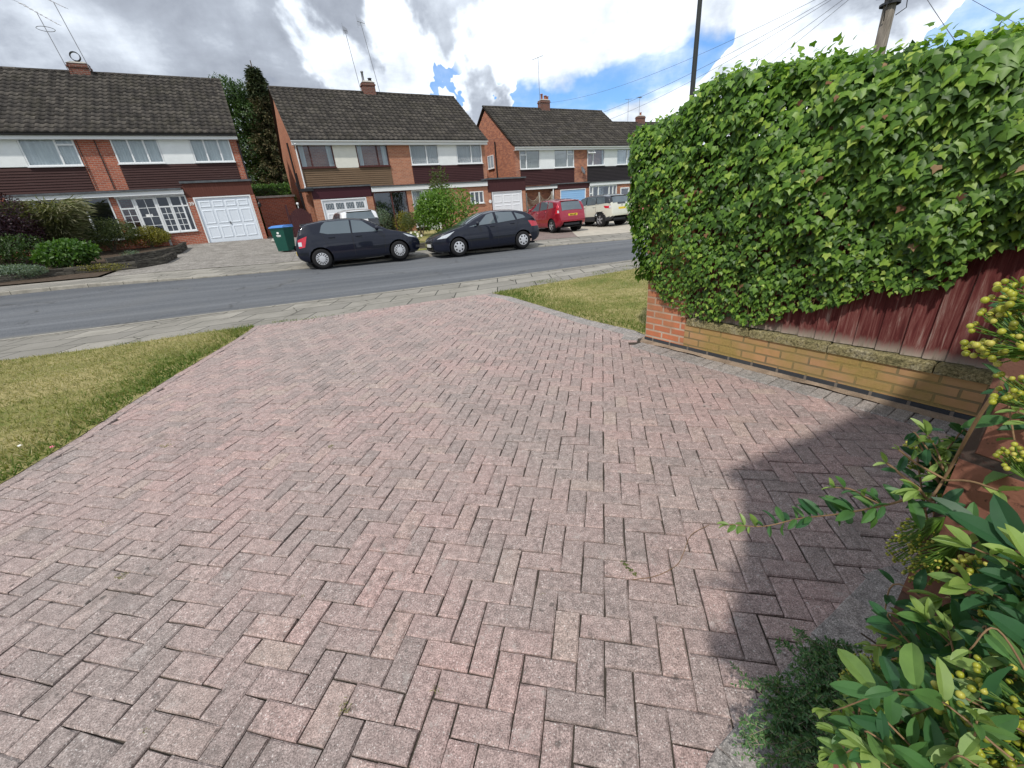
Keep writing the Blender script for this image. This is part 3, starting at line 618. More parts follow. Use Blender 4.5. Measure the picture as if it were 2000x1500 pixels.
soldier(mb, LEFT, -1, w=.2, l=.1, mi=0); soldier(mb, TOP, -1, w=.1, l=.2, mi=0); soldier(mb, RIGHT, -1, w=.1, l=.2); soldier(mb, WALL, -1, inset=.085, w=.1, l=.2); soldier(mb, BOT, -1, w=.15, l=.2, inset=-.2)
tag(mb.build('driveway', [M['paver'], M['paver_grey']]), kind='structure')
# sandy fillet between edging and garden wall
mb = MB(); pa = dens(WALL, .06)
for a, b in zip(pa[:-1], pa[1:]):
    n0 = np.array([0, 0]); wv = .075 + .02 * math.sin(a[0] * 9) + .01 * math.sin(a[0] * 31); wv2 = .075 + .02 * math.sin(b[0] * 9) + .01 * math.sin(b[0] * 31)
    p, q = a + WN * wv, b + WN * wv2
    mb.quad((a[0], a[1], .02), (b[0], b[1], .02), (q[0], q[1], .003), (p[0], p[1], .003))
o = mb.build('mortar_fillet', M['mortar'], smooth=True); tag(o, kind='structure')

# lawns
lawnL = [(-3.72, -2.5)] + LEFT[1:] + [(-5.07, 6.95), (-6.48, 6.4), (-7.81, 6.1), (-9.56, 5.75), (-16, 3.6), (-16, -2.5)]
lawnR = [(-.26, 8.3), (1.31, 9.02), (3.48, 10.0), (8, 10.6), (14, 11.0), (14, 3), (4.2, 1.2), (1.9, 4.6), (1.70, 4.72), (1.62, 4.98), (1.2, 5.62), (.9, 6.2), (.57, 6.86), (.12, 7.75)]
sheet('lawn_left', lawnL, M['lawn'], dz=.006, step=60, zfun=lambda x, y: 0.0)
sheet('lawn_right', lawnR, M['lawn'], dz=.006, step=60, zfun=lambda x, y: 0.0)
def blades(name, poly, n, x0, x1, y0, y1, h=.045, near=True):
    P = []
    while len(P) < n:
        q = rng.uniform((x0, y0), (x1, y1), (4000, 2))
        for p in q:
            if inside(poly, *p): P.append(p)
            if len(P) >= n: break
    P = np.array(P); P3 = np.c_[P, np.full(n, .0)]
    D = norm(np.c_[rng.normal(0, .75, (n, 2)), np.ones(n)]); Nn = rv3(n)
    pat = .5 + .5 * np.sin(P[:, 0] * 1.7 + 1.3 * np.sin(P[:, 1] * 1.1)) * np.cos(P[:, 1] * 1.9 + P[:, 0] * .6)
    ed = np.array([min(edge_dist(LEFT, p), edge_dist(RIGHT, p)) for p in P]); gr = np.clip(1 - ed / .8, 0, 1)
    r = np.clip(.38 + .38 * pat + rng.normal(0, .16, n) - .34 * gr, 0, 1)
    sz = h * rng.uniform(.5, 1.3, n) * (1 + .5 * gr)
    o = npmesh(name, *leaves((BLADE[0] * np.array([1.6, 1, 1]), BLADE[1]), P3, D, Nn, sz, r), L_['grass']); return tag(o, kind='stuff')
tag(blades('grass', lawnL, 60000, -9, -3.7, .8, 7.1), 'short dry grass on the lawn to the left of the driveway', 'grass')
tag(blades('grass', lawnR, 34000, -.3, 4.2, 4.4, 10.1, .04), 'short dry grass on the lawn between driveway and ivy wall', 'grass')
exec_marker = 1

# ------------------------------------------------------------------ garden wall, fence and ivy (local x runs along the wall, -y faces the drive)
WANG = atan2(WU[1], WU[0])
Mw = Matrix.Rotation(WANG, 4, 'Z')
gw = thing('garden_wall', 'low brick garden wall with mossy concrete coping and a brick pier, beside the driveway', 'wall', (WA[0], WA[1], 0), WANG)
WL = 3.55
mb = MB(); mb.box(.50, WL, 0, .22, .052, .288)
mb.build('wall_base', M['brick_wall'], gw)
mb = MB(); mb.box(0, .50, -.004, .34, .052, 1.95); mb.build('pier', brick_mat('brick_pier', (0.52, 0.17, 0.085), (0.42, 0.13, 0.07), (0.50, 0.22, 0.11), mortar=(0.46, 0.38, 0.30), stain=(0.40, 0.22, 0.12)), gw)
M['blue_brick'] = brick_mat('blue_black_brick', (0.05, 0.055, 0.062), (0.035, 0.038, 0.045), (0.07, 0.07, 0.07), mortar=(0.16, 0.14, 0.12))
mb = MB(); mb.box(-.006, WL, -.008, .3, -.06, .05); mb.build('damp_course', M['blue_brick'], gw)
def copf(t, b):
    v = objc(t); n = t.noise(v, 7, 6, .75); g = t.noise(v, 60, 4, .8)
    c = t.ramp(n, [(.3, (.15, .14, .07)), (.5, (.27, .235, .12)), (.7, (.36, .33, .24))]); c = t.mix(.9, c, t.ramp(g, [(.35, .2), (.5, .9), (.65, 1.5)]), 'MULTIPLY')
    lk(t, c, b.inputs['Base Color']); bump(t, b, g, .8, .012)
mb = MB(); x = .52
while x < WL - .1:
    l = .62 + random.uniform(-.02, .03); mb.bevbox(x, min(x + l - .008, WL), -.012 + random.uniform(-.003, .003), .24, .29, .366 + random.uniform(-.003, .003), .014); x += l
mb.build('coping', mat('mossy_coping', copf, rough=.95, spec=.1), gw)

fn_ = thing('wooden_fence', 'dark red feather-edge board fence with pale rotted board ends, standing on the garden wall', 'fence', (WA[0], WA[1], 0), WANG)
def boardf(t, b):
    v = objc(t); r = rnd(t); s = t.n('ShaderNodeSeparateXYZ', {0: v})
    vs = t.n('ShaderNodeVectorMath', {0: v, 1: (38, 10, 2.2)}, operation='MULTIPLY').outputs[0]
    vs = t.n('ShaderNodeVectorMath', {0: vs, 1: t.n('ShaderNodeCombineXYZ', {0: t.math('MULTIPLY', r, 50.0), 1: 0.0, 2: t.math('MULTIPLY', r, 9.0)}).outputs[0]}, operation='ADD').outputs[0]
    n = t.noise(vs, 1.0, 6, .7, .6); c = t.ramp(n, [(.3, (.055, .016, .016)), (.46, (.12, .032, .03)), (.57, (.18, .075, .065)), (.68, (.30, .22, .19))])
    c = t.mix(.5, c, t.ramp(r, [(0, (.75, .7, .7)), (1, (1.2, 1.1, 1.1))]), 'MULTIPLY')
    k = t.math('ADD', t.math('SUBTRACT', s.outputs[2], .365), t.math('MULTIPLY', t.math('SUBTRACT', n, .5), .22))
    c = t.mix(t.rng(k, .015, .085, .9, 0), c, t.ramp(n, [(.35, (.22, .18, .14)), (.65, (.50, .45, .38))]))
    kn = t.n('ShaderNodeTexVoronoi', {'Vector': t.n('ShaderNodeVectorMath', {0: v, 1: (5.5, 1, 3.0)}, operation='MULTIPLY').outputs[0], 'Scale': 1.0}).outputs['Distance']
    c = t.mix(t.math('LESS_THAN', kn, .06), c, (.05, .012, .012)); lk(t, c, b.inputs['Base Color'])
    bump(t, b, n, .5, .006)
mb = MB(); x = .5
while x < WL - .02:
    wd = .132 + random.uniform(-.012, .014); z0 = .369 + random.uniform(0, .006); a = random.uniform(-.008, .008); y0 = .052; r = random.random(); zt = 1.93
    if random.random() < .22: a += .012
    mb.add([(x, y0 - .022, z0), (x + wd + .012, y0 + .004, z0), (x + wd + .012, y0 + .016, z0), (x, y0 + .010, z0), (x + a * 2, y0 - .022, zt), (x + wd + .012 + a * 2, y0 + .004, zt), (x + wd + .012 + a * 2, y0 + .016, zt), (x + a * 2, y0 + .010, zt)],
           [(0, 3, 2, 1), (4, 5, 6, 7), (0, 1, 5, 4), (1, 2, 6, 5), (2, 3, 7, 6), (3, 0, 4, 7)], 0, r)
    x += wd - .006 + (.006 if random.random() < .3 else 0)
mb.build('boards', mat('red_fence_board', boardf, rough=.85, spec=.15), fn_)
mb = MB(); mb.box(.5, WL, .075, .11, .62, .70); mb.box(.5, WL, .075, .11, 1.6, 1.68); mb.build('rail', M['brownwood'], fn_)

iv = thing('ivy', 'dense green ivy covering the fence and brick pier beside the driveway', 'ivy', (WA[0], WA[1], 0), WANG)
def sh(p, b=.22): return (p[0] + (2.97 - p[0]) * b / 3.8, p[1] + (1.565 - p[1]) * b / 3.8)
IVB = [(-.02, .66)] + [sh(p, .08) for p in [(.05, .60), (.18, .50), (.31, .44), (.52, .38), (.74, .36), (.95, .42), (1.12, .37), (1.25, .43), (1.53, .60), (1.66, .62), (1.8, .68), (1.96, .80), (2.10, .80), (2.25, .86), (2.36, .88), (2.42, 1.08), (2.6, 1.16), (2.9, 1.17), (3.3, 1.2), (3.9, 1.25)]]
IVT = [(-.28, 2.06), (-.12, 2.14), (.35, 2.18), (.52, 2.27), (.62, 2.36), (.95, 2.34), (1.3, 2.30), (1.7, 2.21), (2.1, 2.17), (2.4, 2.14), (3.9, 2.12)]
def bulge(s, h):
    b_, t_ = ip(s, IVB), ip(s, IVT); q = np.clip((h - b_) / (t_ - b_), 0, 1)
    lump = .05 * np.sin(s * 5.1 + 1) * np.sin(h * 4.3 + s) + .03 * np.sin(s * 11 + h * 7) + .02 * np.sin(h * 17 - s * 9)
    return .05 + .24 * np.sin(np.clip(q, 0, 1) * pi * .62) + lump * np.clip(q * 3, .2, 1)
def ivy_leaves(n):
    s = rng.uniform(-.17, 3.9, n); b_, t_ = ip(s, IVB), ip(s, IVT)
    b_ = np.where(s < 0, np.interp(s, [-.3, -.12, 0], [1.55, .95, .66]), b_)
    h = b_ + (t_ - b_) * rng.uniform(0, 1, n) ** .95 + rng.normal(0, .012, n)
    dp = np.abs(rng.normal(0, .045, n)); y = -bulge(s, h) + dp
    y = np.where(s < 0, y + (-s) * .5, y)
    q = (h - b_) / (t_ - b_)
    P = np.c_[s, y, h]
    N = norm(np.c_[rng.normal(0, .38, n) - np.clip(-s + .15, 0, .5) * 1.6, -np.ones(n), .35 + .55 * q + rng.normal(0, .38, n)])
    D = norm(np.c_[rng.normal(0, .55, n), -.35 - .2 * rng.random(n), -np.ones(n)])
    sz = np.interp(s, [0, 1, 2.5], [.040, .048, .059]) * (.74 + .45 * q) * rng.choice([.6, 1., 1.25], n, p=[.3, .5, .2]) * rng.uniform(.75, 1.2, n)
    r = np.clip(rng.beta(2.2, 2.4, n) * .9 + .06 + rng.choice([0, .3], n, p=[.88, .12]) - dp * 2.2, 0, 1)  # leaves deeper in the mass get darker colour, as painted crevice shade
    return P, D, N, sz, r
def ivy_top(n):
    s = rng.uniform(-.15, 3.9, n); t_ = ip(s, IVT); a = rng.uniform(.0, pi, n)
    y = -.02 + .27 * -np.cos(a) + .06; h = t_ - .06 + .10 * np.sin(a) + rng.normal(0, .02, n)
    P = np.c_[s, y, h]; N = norm(np.c_[rng.normal(0, .4, n), -np.cos(a) + rng.normal(0, .3, n), np.sin(a) + .3 + rng.normal(0, .3, n)])
    D = norm(np.c_[rng.normal(0, .8, n), rng.normal(-.4, .7, n), rng.normal(-.15, .5, n)])
    return P, D, N, np.interp(s, [0, 1, 2.5], [.045, .055, .068]) * rng.uniform(.6, 1.2, n), np.clip(rng.beta(2, 2, n) * 1.0, 0, 1)
def ivy_back(n):
    s = rng.uniform(-.25, 3.9, n); h = rng.uniform(.5, 2.3, n); y = rng.uniform(.34, .42, n)
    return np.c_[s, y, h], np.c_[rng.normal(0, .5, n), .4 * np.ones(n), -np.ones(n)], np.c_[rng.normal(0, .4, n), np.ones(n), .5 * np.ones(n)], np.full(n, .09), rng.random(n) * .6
def ivy_end(n):
    y = rng.uniform(-.22, .36, n); h = rng.uniform(.75, 2.15, n); q = (h - .75) / 1.4; s = .0 - .14 * np.sin(np.clip(q, 0, 1) * pi * .7) + np.abs(rng.normal(0, .04, n))
    return np.c_[s, y, h], np.c_[-.4 * np.ones(n), rng.normal(0, .5, n), -np.ones(n)], np.c_[-np.ones(n), rng.normal(-.2, .4, n), .5 * np.ones(n)], rng.uniform(.045, .075, n), rng.random(n) * .7
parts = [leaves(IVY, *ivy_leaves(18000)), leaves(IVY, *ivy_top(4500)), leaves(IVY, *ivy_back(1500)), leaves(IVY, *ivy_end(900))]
def ivy_core(n):
    s = rng.uniform(-.05, 3.8, n); t_ = ip(s, IVT); h = t_ - rng.uniform(.02, .55, n); y = rng.uniform(-.08, .25, n)
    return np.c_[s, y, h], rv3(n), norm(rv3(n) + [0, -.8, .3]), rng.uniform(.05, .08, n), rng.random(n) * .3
def spr(n):
    """loose shoots above the top"""
    Ps, Ds, Ns, Ss, Rs = [], [], [], [], []
    for _ in range(n):
        s0 = random.choice([random.uniform(-.2, 3.8), random.uniform(.7, 2.8)]); p = np.array([s0, random.uniform(-.2, .15), ip(s0, IVT) + .02]); d = np.array([random.gauss(0, .6), random.gauss(-.1, .3), .8])
        for k in range(random.randint(2, 5)):
            p = p + d / np.linalg.norm(d) * .028; d[2] -= .12; Ps.append(p); Ds.append([random.gauss(0, 1), random.gauss(0, 1), random.gauss(.2, .5)]); Ns.append([random.gauss(0, .5), -.6, .8]); Ss.append(random.uniform(.03, .06)); Rs.append(random.uniform(.5, 1))
    return np.array(Ps), np.array(Ds), np.array(Ns), np.array(Ss), np.array(Rs)
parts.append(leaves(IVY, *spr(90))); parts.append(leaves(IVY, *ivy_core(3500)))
def join(parts):
    Vs, Fs, Rs, o = [], [], [], 0
    for a, b, c in parts: Vs.append(a); Fs.append(b + o); Rs.append(c); o += len(a)
    return np.concatenate(Vs), np.concatenate(Fs), np.concatenate(Rs)
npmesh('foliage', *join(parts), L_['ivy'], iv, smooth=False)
L_['dead'] = leafm('dead_leaf', [(0, (.10, .05, .03)), (.6, (.24, .13, .07)), (1, (.40, .28, .16))], .8, .1, .1)
a_ = ivy_leaves(120); a_[0][:, 1] -= .02; npmesh('dead_leaves', *leaves(IVY, a_[0], a_[1], a_[2], a_[3] * .8, rng.random(120)), L_['dead'], iv)
mb = MB()
for _ in range(60):
    s = random.uniform(.05, 3.5); z = float(ip(s, IVB)) - random.uniform(-.1, .02); pts = [(s, -.03, z)]
    for k in range(9): s += random.gauss(0, .05); z += random.uniform(.05, .14); pts.append((s, -.02 - .02 * random.random() - .012 * k * (k < 5), z))
    mb.tube(pts, random.uniform(.002, .006), 5)
mb.build('stems', M['twig'], iv)

# brick garage the photographer stands beside (its corner is seen behind the firethorn; it shades part of the drive)
BC = np.array([.500, .372]); BA = np.array([.92, .39]); BA /= np.linalg.norm(BA); bang = atan2(BA[1], BA[0])
M['brick_near'] = brick_mat('brick_near', (0.30, 0.13, 0.085), (0.23, 0.095, 0.065), (0.20, 0.085, 0.06), mortar=(0.055, 0.048, 0.042), ms=.007, spots=.8, stain=(.16, .09, .07))
bg = thing('brick_garage', 'rough red brick corner of the building behind the firethorn', 'building', (BC[0], BC[1], 0), bang)
mb = MB(); mb.box(0, 2.62, -6, 0, 0, 2.2); mb.build('wall', M['brick_near'], bg)
mb = MB(); mb.box(-.05, 2.68, -6.1, .05, 2.205, 2.32); mb.build('roof', M['lead'], bg)

# ------------------------------------------------------------------ houses
def window(par, x0, x1, z0, z1, y=0.0, mull=(), trans=(), fm='upvc', curtain='curtain', fw=.055, name='window', depth=.09, sill=True, lead=False, bars=None, cur_gap=None):
    """framed glazing; mull = x positions, trans = (xa, xb, z) rails; y is the outer face"""
    mb = MB(); ym, yp = y - .02, y + depth
    mb.box(x0, x0 + fw, ym, yp, z0, z1); mb.box(x1 - fw, x1, ym, yp, z0, z1); mb.box(x0 + fw, x1 - fw, ym, yp, z0, z0 + fw); mb.box(x0 + fw, x1 - fw, ym, yp, z1 - fw, z1)
    for m in mull: mb.box(m - fw * .6, m + fw * .6, ym - .004, yp - .004, z0 + fw, z1 - fw)
    for a, b, z in trans: mb.box(a, b, ym - .008, yp - .008, z - fw * .55, z + fw * .55)
    if bars:
        nx, nz, xa, xb, za, zb = bars
        for i in range(1, nx): q = xa + (xb - xa) * i / nx; mb.box(q - .012, q + .012, ym + .012, ym + .04, za, zb)
        for i in range(1, nz): q = za + (zb - za) * i / nz; mb.box(xa, xb, ym + .014, ym + .038, q - .012, q + .012)
    if sill: mb.box(x0 - .03, x1 + .03, y - .10, y + .02, z0 - .045, z0 - .002)
    f = mb.build(name, M[fm], par)
    MB().quad((x0 + fw * .5, y + .03, z0 + fw * .5), (x1 - fw * .5, y + .03, z0 + fw * .5), (x1 - fw * .5, y + .03, z1 - fw * .5), (x0 + fw * .5, y + .03, z1 - fw * .5)).build('pane', M['glass'], f)
    if lead:
        m2 = MB(); cx0, cx1, cz0, cz1 = x0 + fw, x1 - fw, z0 + fw, z1 - fw; st = .13; H_ = cz1 - cz0
        k = -int(H_ / st) - 2
        while cx0 + k * st < cx1 + .1:
            for sg in (1, -1):
                xa = cx0 + k * st if sg > 0 else cx0 + k * st + H_ * .62 ; xb = xa + sg * H_ * .62; za, zb = cz0, cz1
                # clip to the pane
                t0, t1 = 0.0, 1.0
                for lim, s_ in ((cx0, 1), (cx1, -1)):
                    d = (xb - xa) * s_; e = (lim - xa) * s_
                    if abs(d) < 1e-9: continue
                    if d > 0: t0 = max(t0, e / d)
                    else: t1 = min(t1, e / d)
                if t1 - t0 > .03: m2.tube([(xa + (xb - xa) * t0, y + .024, za + (zb - za) * t0), (xa + (xb - xa) * t1, y + .024, za + (zb - za) * t1)], .006, 4)
            k += 1
        m2.build('lead_lattice', M['metal'], f)
    if curtain:
        m2 = MB(); segs = [(x0 + fw * .4, x1 - fw * .4)] if not cur_gap else [(x0 + fw * .4, x0 + cur_gap), (x1 - cur_gap, x1 - fw * .4)]
        for a, b in segs:
            m2 = MB(); n = max(6, int((b - a) / .028)); vs = []
            for i in range(n + 1): q = a + (b - a) * i / n; yy = y + .12 + .016 * math.sin(q * 48 + 2 * math.sin(q * 7)); vs += [(q, yy, z0 + .03), (q, yy, z1 - .03)]
            m2.add(vs, [(2 * i, 2 * i + 2, 2 * i + 3, 2 * i + 1) for i in range(n)])
            m2.build('curtain', M[curtain], f, smooth=True)
    return f

def roof(par, x0, x1, ye, ze, yr, zr, front=True, tw=.30, gauge=.335):
    """slope of interlocking tiles: each course a step, each tile a double roll"""
    L = sqrt((yr - ye) ** 2 + (zr - ze) ** 2); dy, dz = (yr - ye) / L, (zr - ze) / L; ny_, nz_ = -dz, dy
    if nz_ < 0: ny_, nz_ = -ny_, -nz_
    nc = int(L / gauge + .99); nt = int((x1 - x0) / tw); tw = (x1 - x0) / nt; prof = [(0, .045), (.12, .062), (.30, .058), (.42, .030), (.52, .004), (.72, -.006), (.90, .012)]
    Vs, Fs, Rs = [], [], []; k = len(prof) * nt + 1
    for c in range(nc):
        a0 = c * gauge - .03; a1 = min((c + 1) * gauge, L); wob = rng.normal(0, .004, nt)
        for a, lift in ((a0, .0), (a0, 1.), (a1, .25)):
            row = []
            for i in range(nt):
                for fx, h in prof:
                    hh = (h + .06) * (1 if lift == 1. else .55 if lift == .25 else 0) + (wob[i] if lift == 1. else 0)
                    row.append((x0 + (i + fx) * tw, ye + dy * a + ny_ * hh, ze + dz * a + nz_ * hh))
            row.append((x1, *row[-1][1:])); Vs += row
        b = c * 3 * k; tr = rng.random(nt)
        for q in range(2):
            for i in range(k - 1): Fs.append((b + q * k + i, b + q * k + i + 1, b + (q + 1) * k + i + 1, b + (q + 1) * k + i)); Rs.append(tr[min(i // len(prof), nt - 1)] if q else 0)  # course risers take the darkest tone, painting in shadow lines
    return npmesh('roof_slope', np.array(Vs), np.array(Fs), np.array(Rs), M['roof'], par)

def garage_door(par, x0, x1, z0, z1, y, style, m, fm):
    mb = MB(); fw = .06
    mb.box(x0, x0 + fw, y - .03, y + .07, z0, z1); mb.box(x1 - fw, x1, y - .03, y + .07, z0, z1); mb.box(x0 + fw, x1 - fw, y - .03, y + .07, z1 - fw, z1)
    f = mb.build('garage_door', fm, par)
    mb = MB(); a, b, c, d = x0 + fw + .008, x1 - fw - .008, z0 + .01, z1 - fw - .008
    mb.box(a, b, y + .02, y + .06, c, d)
    def panel(xa, xb, za, zb):
        r = .03
        for (p, q) in ((0, .0),):
            mb.add([(xa, y + .019, za), (xb, y + .019, za), (xb, y + .019, zb), (xa, y + .019, zb), (xa + r, y + .002, za + r), (xb - r, y + .002, za + r), (xb - r, y + .002, zb - r), (xa + r, y + .002, zb - r),
                    (xa + r + .03, y + .002, za + r + .03), (xb - r - .03, y + .002, za + r + .03), (xb - r - .03, y + .002, zb - r - .03), (xa + r + .03, y + .002, zb - r - .03),
                    (xa + r + .05, y + .014, za + r + .05), (xb - r - .05, y + .014, za + r + .05), (xb - r - .05, y + .014, zb - r - .05), (xa + r + .05, y + .014, zb - r - .05)],
                   [(0, 1, 5, 4), (1, 2, 6, 5), (2, 3, 7, 6), (3, 0, 4, 7), (4, 5, 9, 8), (5, 6, 10, 9), (6, 7, 11, 10), (7, 4, 8, 11), (8, 9, 13, 12), (9, 10, 14, 13), (10, 11, 15, 14), (11, 8, 12, 15), (12, 13, 14, 15)])
    W_, H_ = b - a, d - c
    if style == 'panel4':
        for i in range(4):
            xa, xb = a + .07 + i * (W_ - .14) / 4 + .03, a + .07 + (i + 1) * (W_ - .14) / 4 - .03
            panel(xa, xb, c + H_ * .80, c + H_ * .95); panel(xa, xb, c + H_ * .43, c + H_ * .75); panel(xa, xb, c + H_ * .10, c + H_ * .38)
    elif style == 'panel3':
        for i in range(3):
            xa, xb = a + .05 + i * (W_ - .10) / 3 + .05, a + .05 + (i + 1) * (W_ - .10) / 3 - .05
            for j in range(3): panel(xa, xb, c + H_ * (.06 + .31 * j), c + H_ * (.06 + .31 * j + .25))
    elif style == 'glazed':
        for i in range(4):
            xa, xb = a + .06 + i * (W_ - .12) / 4 + .06, a + .06 + (i + 1) * (W_ - .12) / 4 - .06
            panel(xa, xb, c + H_ * .08, c + H_ * .68)
            m3 = MB(); m3.box(xa, xb, y + .012, y + .018, c + H_ * .78, c + H_ * .93); m3.build('glazing', M['carglass'], f)
            m3 = MB()
            for q in range(3): m3.tube([(xa + (xb - xa) * q / 3, y + .008, c + H_ * .78), (xa + (xb - xa) * (q + 1) / 3, y + .008, c + H_ * .93)], .006, 4); m3.tube([(xa + (xb - xa) * q / 3, y + .008, c + H_ * .93), (xa + (xb - xa) * (q + 1) / 3, y + .008, c + H_ * .78)], .006, 4)
            m3.build('glazing_bars', M['silver'], f)
    elif style == 'ribs':
        for j in range(14): z = c + H_ * (j + .2) / 14; mb.box(a + .01, b - .01, y + .008, y + .021, z, z + H_ / 14 * .7)
    mb.build('leaf', m, f)
    mb = MB(); mb.box((a + b) / 2 - .02, (a + b) / 2 + .02, y - .02, y + .002, c + H_ * .40, c + H_ * .46); mb.build('handle', M['black'], f)
    return f

def text(par, name, s, size, loc, rot, m, ext=.004, align='CENTER', bold=0.0):
    cu = bpy.data.curves.new(name, 'FONT'); cu.body = s; cu.size = size; cu.extrude = ext; cu.offset = bold; cu.align_x = align; cu.align_y = 'CENTER'
    tmp = bpy.data.objects.new(name + '_t', cu); S.collection.objects.link(tmp); dg = bpy.context.evaluated_depsgraph_get()
    me = bpy.data.meshes.new_from_object(tmp.evaluated_get(dg)); bpy.data.objects.remove(tmp); me.materials.clear(); me.materials.append(m); me.name = name
    o = bpy.data.objects.new(name, me); link(o, par); o.location = loc; o.rotation_euler = rot; return o

def chimney(par, x, y, z0, z1, w=.9, d=.5, pots=(), cap=.12):
    mb = MB(); mb.box(x - w / 2, x + w / 2, y - d / 2, y + d / 2, z0, z1); mb.box(x - w / 2 - .04, x + w / 2 + .04, y - d / 2 - .04, y + d / 2 + .04, z1 - .17, z1 - .09)
    c = mb.build('chimney', M['brick_dark'], par)
    mb = MB(); mb.add([(x - w / 2 - .02, y - d / 2 - .02, z1 + .001), (x + w / 2 + .02, y - d / 2 - .02, z1 + .001), (x + w / 2 + .02, y + d / 2 + .02, z1 + .001), (x - w / 2 - .02, y + d / 2 + .02, z1 + .001), (x - w / 3, y - d / 4, z1 + cap), (x + w / 3, y - d / 4, z1 + cap), (x + w / 3, y + d / 4, z1 + cap), (x - w / 3, y + d / 4, z1 + cap)],
                      [(0, 1, 5, 4), (1, 2, 6, 5), (2, 3, 7, 6), (3, 0, 4, 7), (4, 5, 6, 7)]); mb.build('flaunching', M['concrete'], c)
    for (dx, h, r, mt) in pots:
        m2 = MB(); m2.lathe([(r * .95, 0), (r, h * .1), (r * .85, h * .2), (r * .8, h * .85), (r * 1.05, h * .9), (r * 1.0, h), (r * .6, h), (r * .6, h * .5)], 12, (x + dx, y, z1 + cap * .6), 'z'); m2.build('chimney_pot', M[mt], c, smooth=True)
    return c
def yagi(par, base, h, lean, boom_dir, boomlen=1.2, tilt=0.0, loop=False, vert=False):
    """television aerial: mast, boom, cross elements"""
    mb = MB(); b = np.array(base, float); top = b + np.array([lean[0], lean[1], h]); mb.tube([b, top], .017, 5)
    d = np.array([boom_dir[0], boom_dir[1], tilt]); d /= np.linalg.norm(d); c0 = top - d * boomlen * .45; c1 = top + d * boomlen * .55
    mb.tube([c0, c1], .013, 5); sdv = np.cross(d, [0, 0, 1]) if not vert else np.array([0, 0, 1.]); sdv = sdv / np.linalg.norm(sdv)
    for i in range(9):
        p = c0 + (c1 - c0) * (i / 8); l = .22 - .012 * i + (.1 if i == 0 else 0); mb.tube([p - sdv * l, p + sdv * l], .007, 4)
    if loop:
        q = b + (top - b) * .72; mb.tube([q + .32 * np.array([cos(t), sin(t), 0]) for t in np.linspace(0, 2 * pi, 19)], .012, 4)
    return mb.build('tv_aerial', M['metal'], par)

HD = 4.2   # front wall to ridge
def shell(h, W_, z0, ze, zr, bm='brick', lip=.12):
    """brick body with gables set behind the applied front, tiled roof, gutter and verge"""
    mb = MB(); D = 2 * HD
    mb.box(.02, W_ - .02, .34, D, z0 - 1.2, ze)      # body
    for x in (.02, W_ - .26):
        mb.add([(x, .34, ze), (x + .24, .34, ze), (x + .24, D, ze), (x, D, ze), (x, HD, zr - .26), (x + .24, HD, zr - .26)], [(0, 4, 3), (1, 2, 5), (0, 1, 5, 4), (3, 4, 5, 2)])
        mb.box(x, x + .24, .0, .34, ze - .25, ze - .02) if False else None
    mb.build('wall', M[bm], h)
    sl = (zr - ze) / HD; oh = .28
    r = roof(h, -lip, W_ + lip, -oh, ze + .08 - oh * sl * .0 - oh * sl, HD, zr)
    m2 = MB(); m2.quad((-lip, HD, zr), (W_ + lip, HD, zr), (W_ + lip, D + oh, ze + .08 - oh * sl), (-lip, D + oh, ze + .08 - oh * sl))
    m2.quad((-lip + .01, -oh, ze + .06 - oh * sl), (W_ + lip - .01, -oh, ze + .06 - oh * sl), (W_ + lip - .01, HD, zr - .03), (-lip + .01, HD, zr - .03)); m2.build('roof_slope', M['roof'], h)
    m2 = MB(); n = int((W_ + 2 * lip) / .45)
    for i in range(n):
        a = -lip + (W_ + 2 * lip) * i / n; b = -lip + (W_ + 2 * lip) * (i + 1) / n - .012; rr = .115 + random.uniform(-.004, .004); vs = []
        for x in (a, b):
            for k in range(7): t = pi * k / 6; vs.append((x, HD + rr * cos(t), zr + .0 + rr * sin(t) * .85 + .01))
        m2.add(vs, [(k, k + 1, k + 8, k + 7) for k in range(6)] + [(0, 7, 8 - 1 + 6, 6)][:0], 0, random.random())
    m2.build('ridge_tiles', M['roof'], h)
    m2 = MB()       # gutter and fascia
    ge = ze + .05 - oh * sl
    return ge, oh, sl
def gutter(h, x0, x1, ge, oh, fm='upvc', gm='upvc'):
    m2 = MB(); m2.box(x0, x1, -oh + .03, -oh + .055, ge - .20, ge - .015); m2.box(x0, x1, -oh + .055, .02, ge - .20, ge - .185); m2.build('fascia', M[fm], h)
    m3 = MB(); pr = [(-.055, 0), (-.05, -.04), (-.02, -.062), (.02, -.062), (.05, -.04), (.055, 0)]
    vs = [(x, -oh - .03 + p, ge + .0 + q) for x in (x0 - .02, x1 + .02) for p, q in pr]; n = len(pr)
    m3.add(vs, [(i, i + n, i + n + 1, i + 1) for i in range(n - 1)] + [tuple(range(n)), tuple(range(2 * n - 1, n - 1, -1))]); return m3.build('gutter', M[gm], h)
def panel(h, name, x0, x1, z0, z1, m, y0=0.0, y1=.34): mb = MB(); mb.box(x0, x1, y0, y1, z0, z1); return mb.build(name, M[m], h)
def lap(h, x0, x1, z0, z1, m, n=.105, y=0.0):
    """lapped horizontal boards"""
    mb = MB(); k = max(1, round((z1 - z0) / n)); s = (z1 - z0) / k
    for i in range(k):
        za, zb = z0 + i * s, z0 + (i + 1) * s
        mb.add([(x0, y - .034, za), (x1, y - .034, za), (x1, y - .006, zb), (x0, y - .006, zb), (x0, y + .3, za), (x1, y + .3, za), (x1, y + .3, zb), (x0, y + .3, zb)], [(0, 1, 2, 3), (0, 4, 5, 1), (3, 2, 6, 7), (0, 3, 7, 4), (1, 5, 6, 2)], 0, random.random())
    return mb.build('cladding', M[m], h)
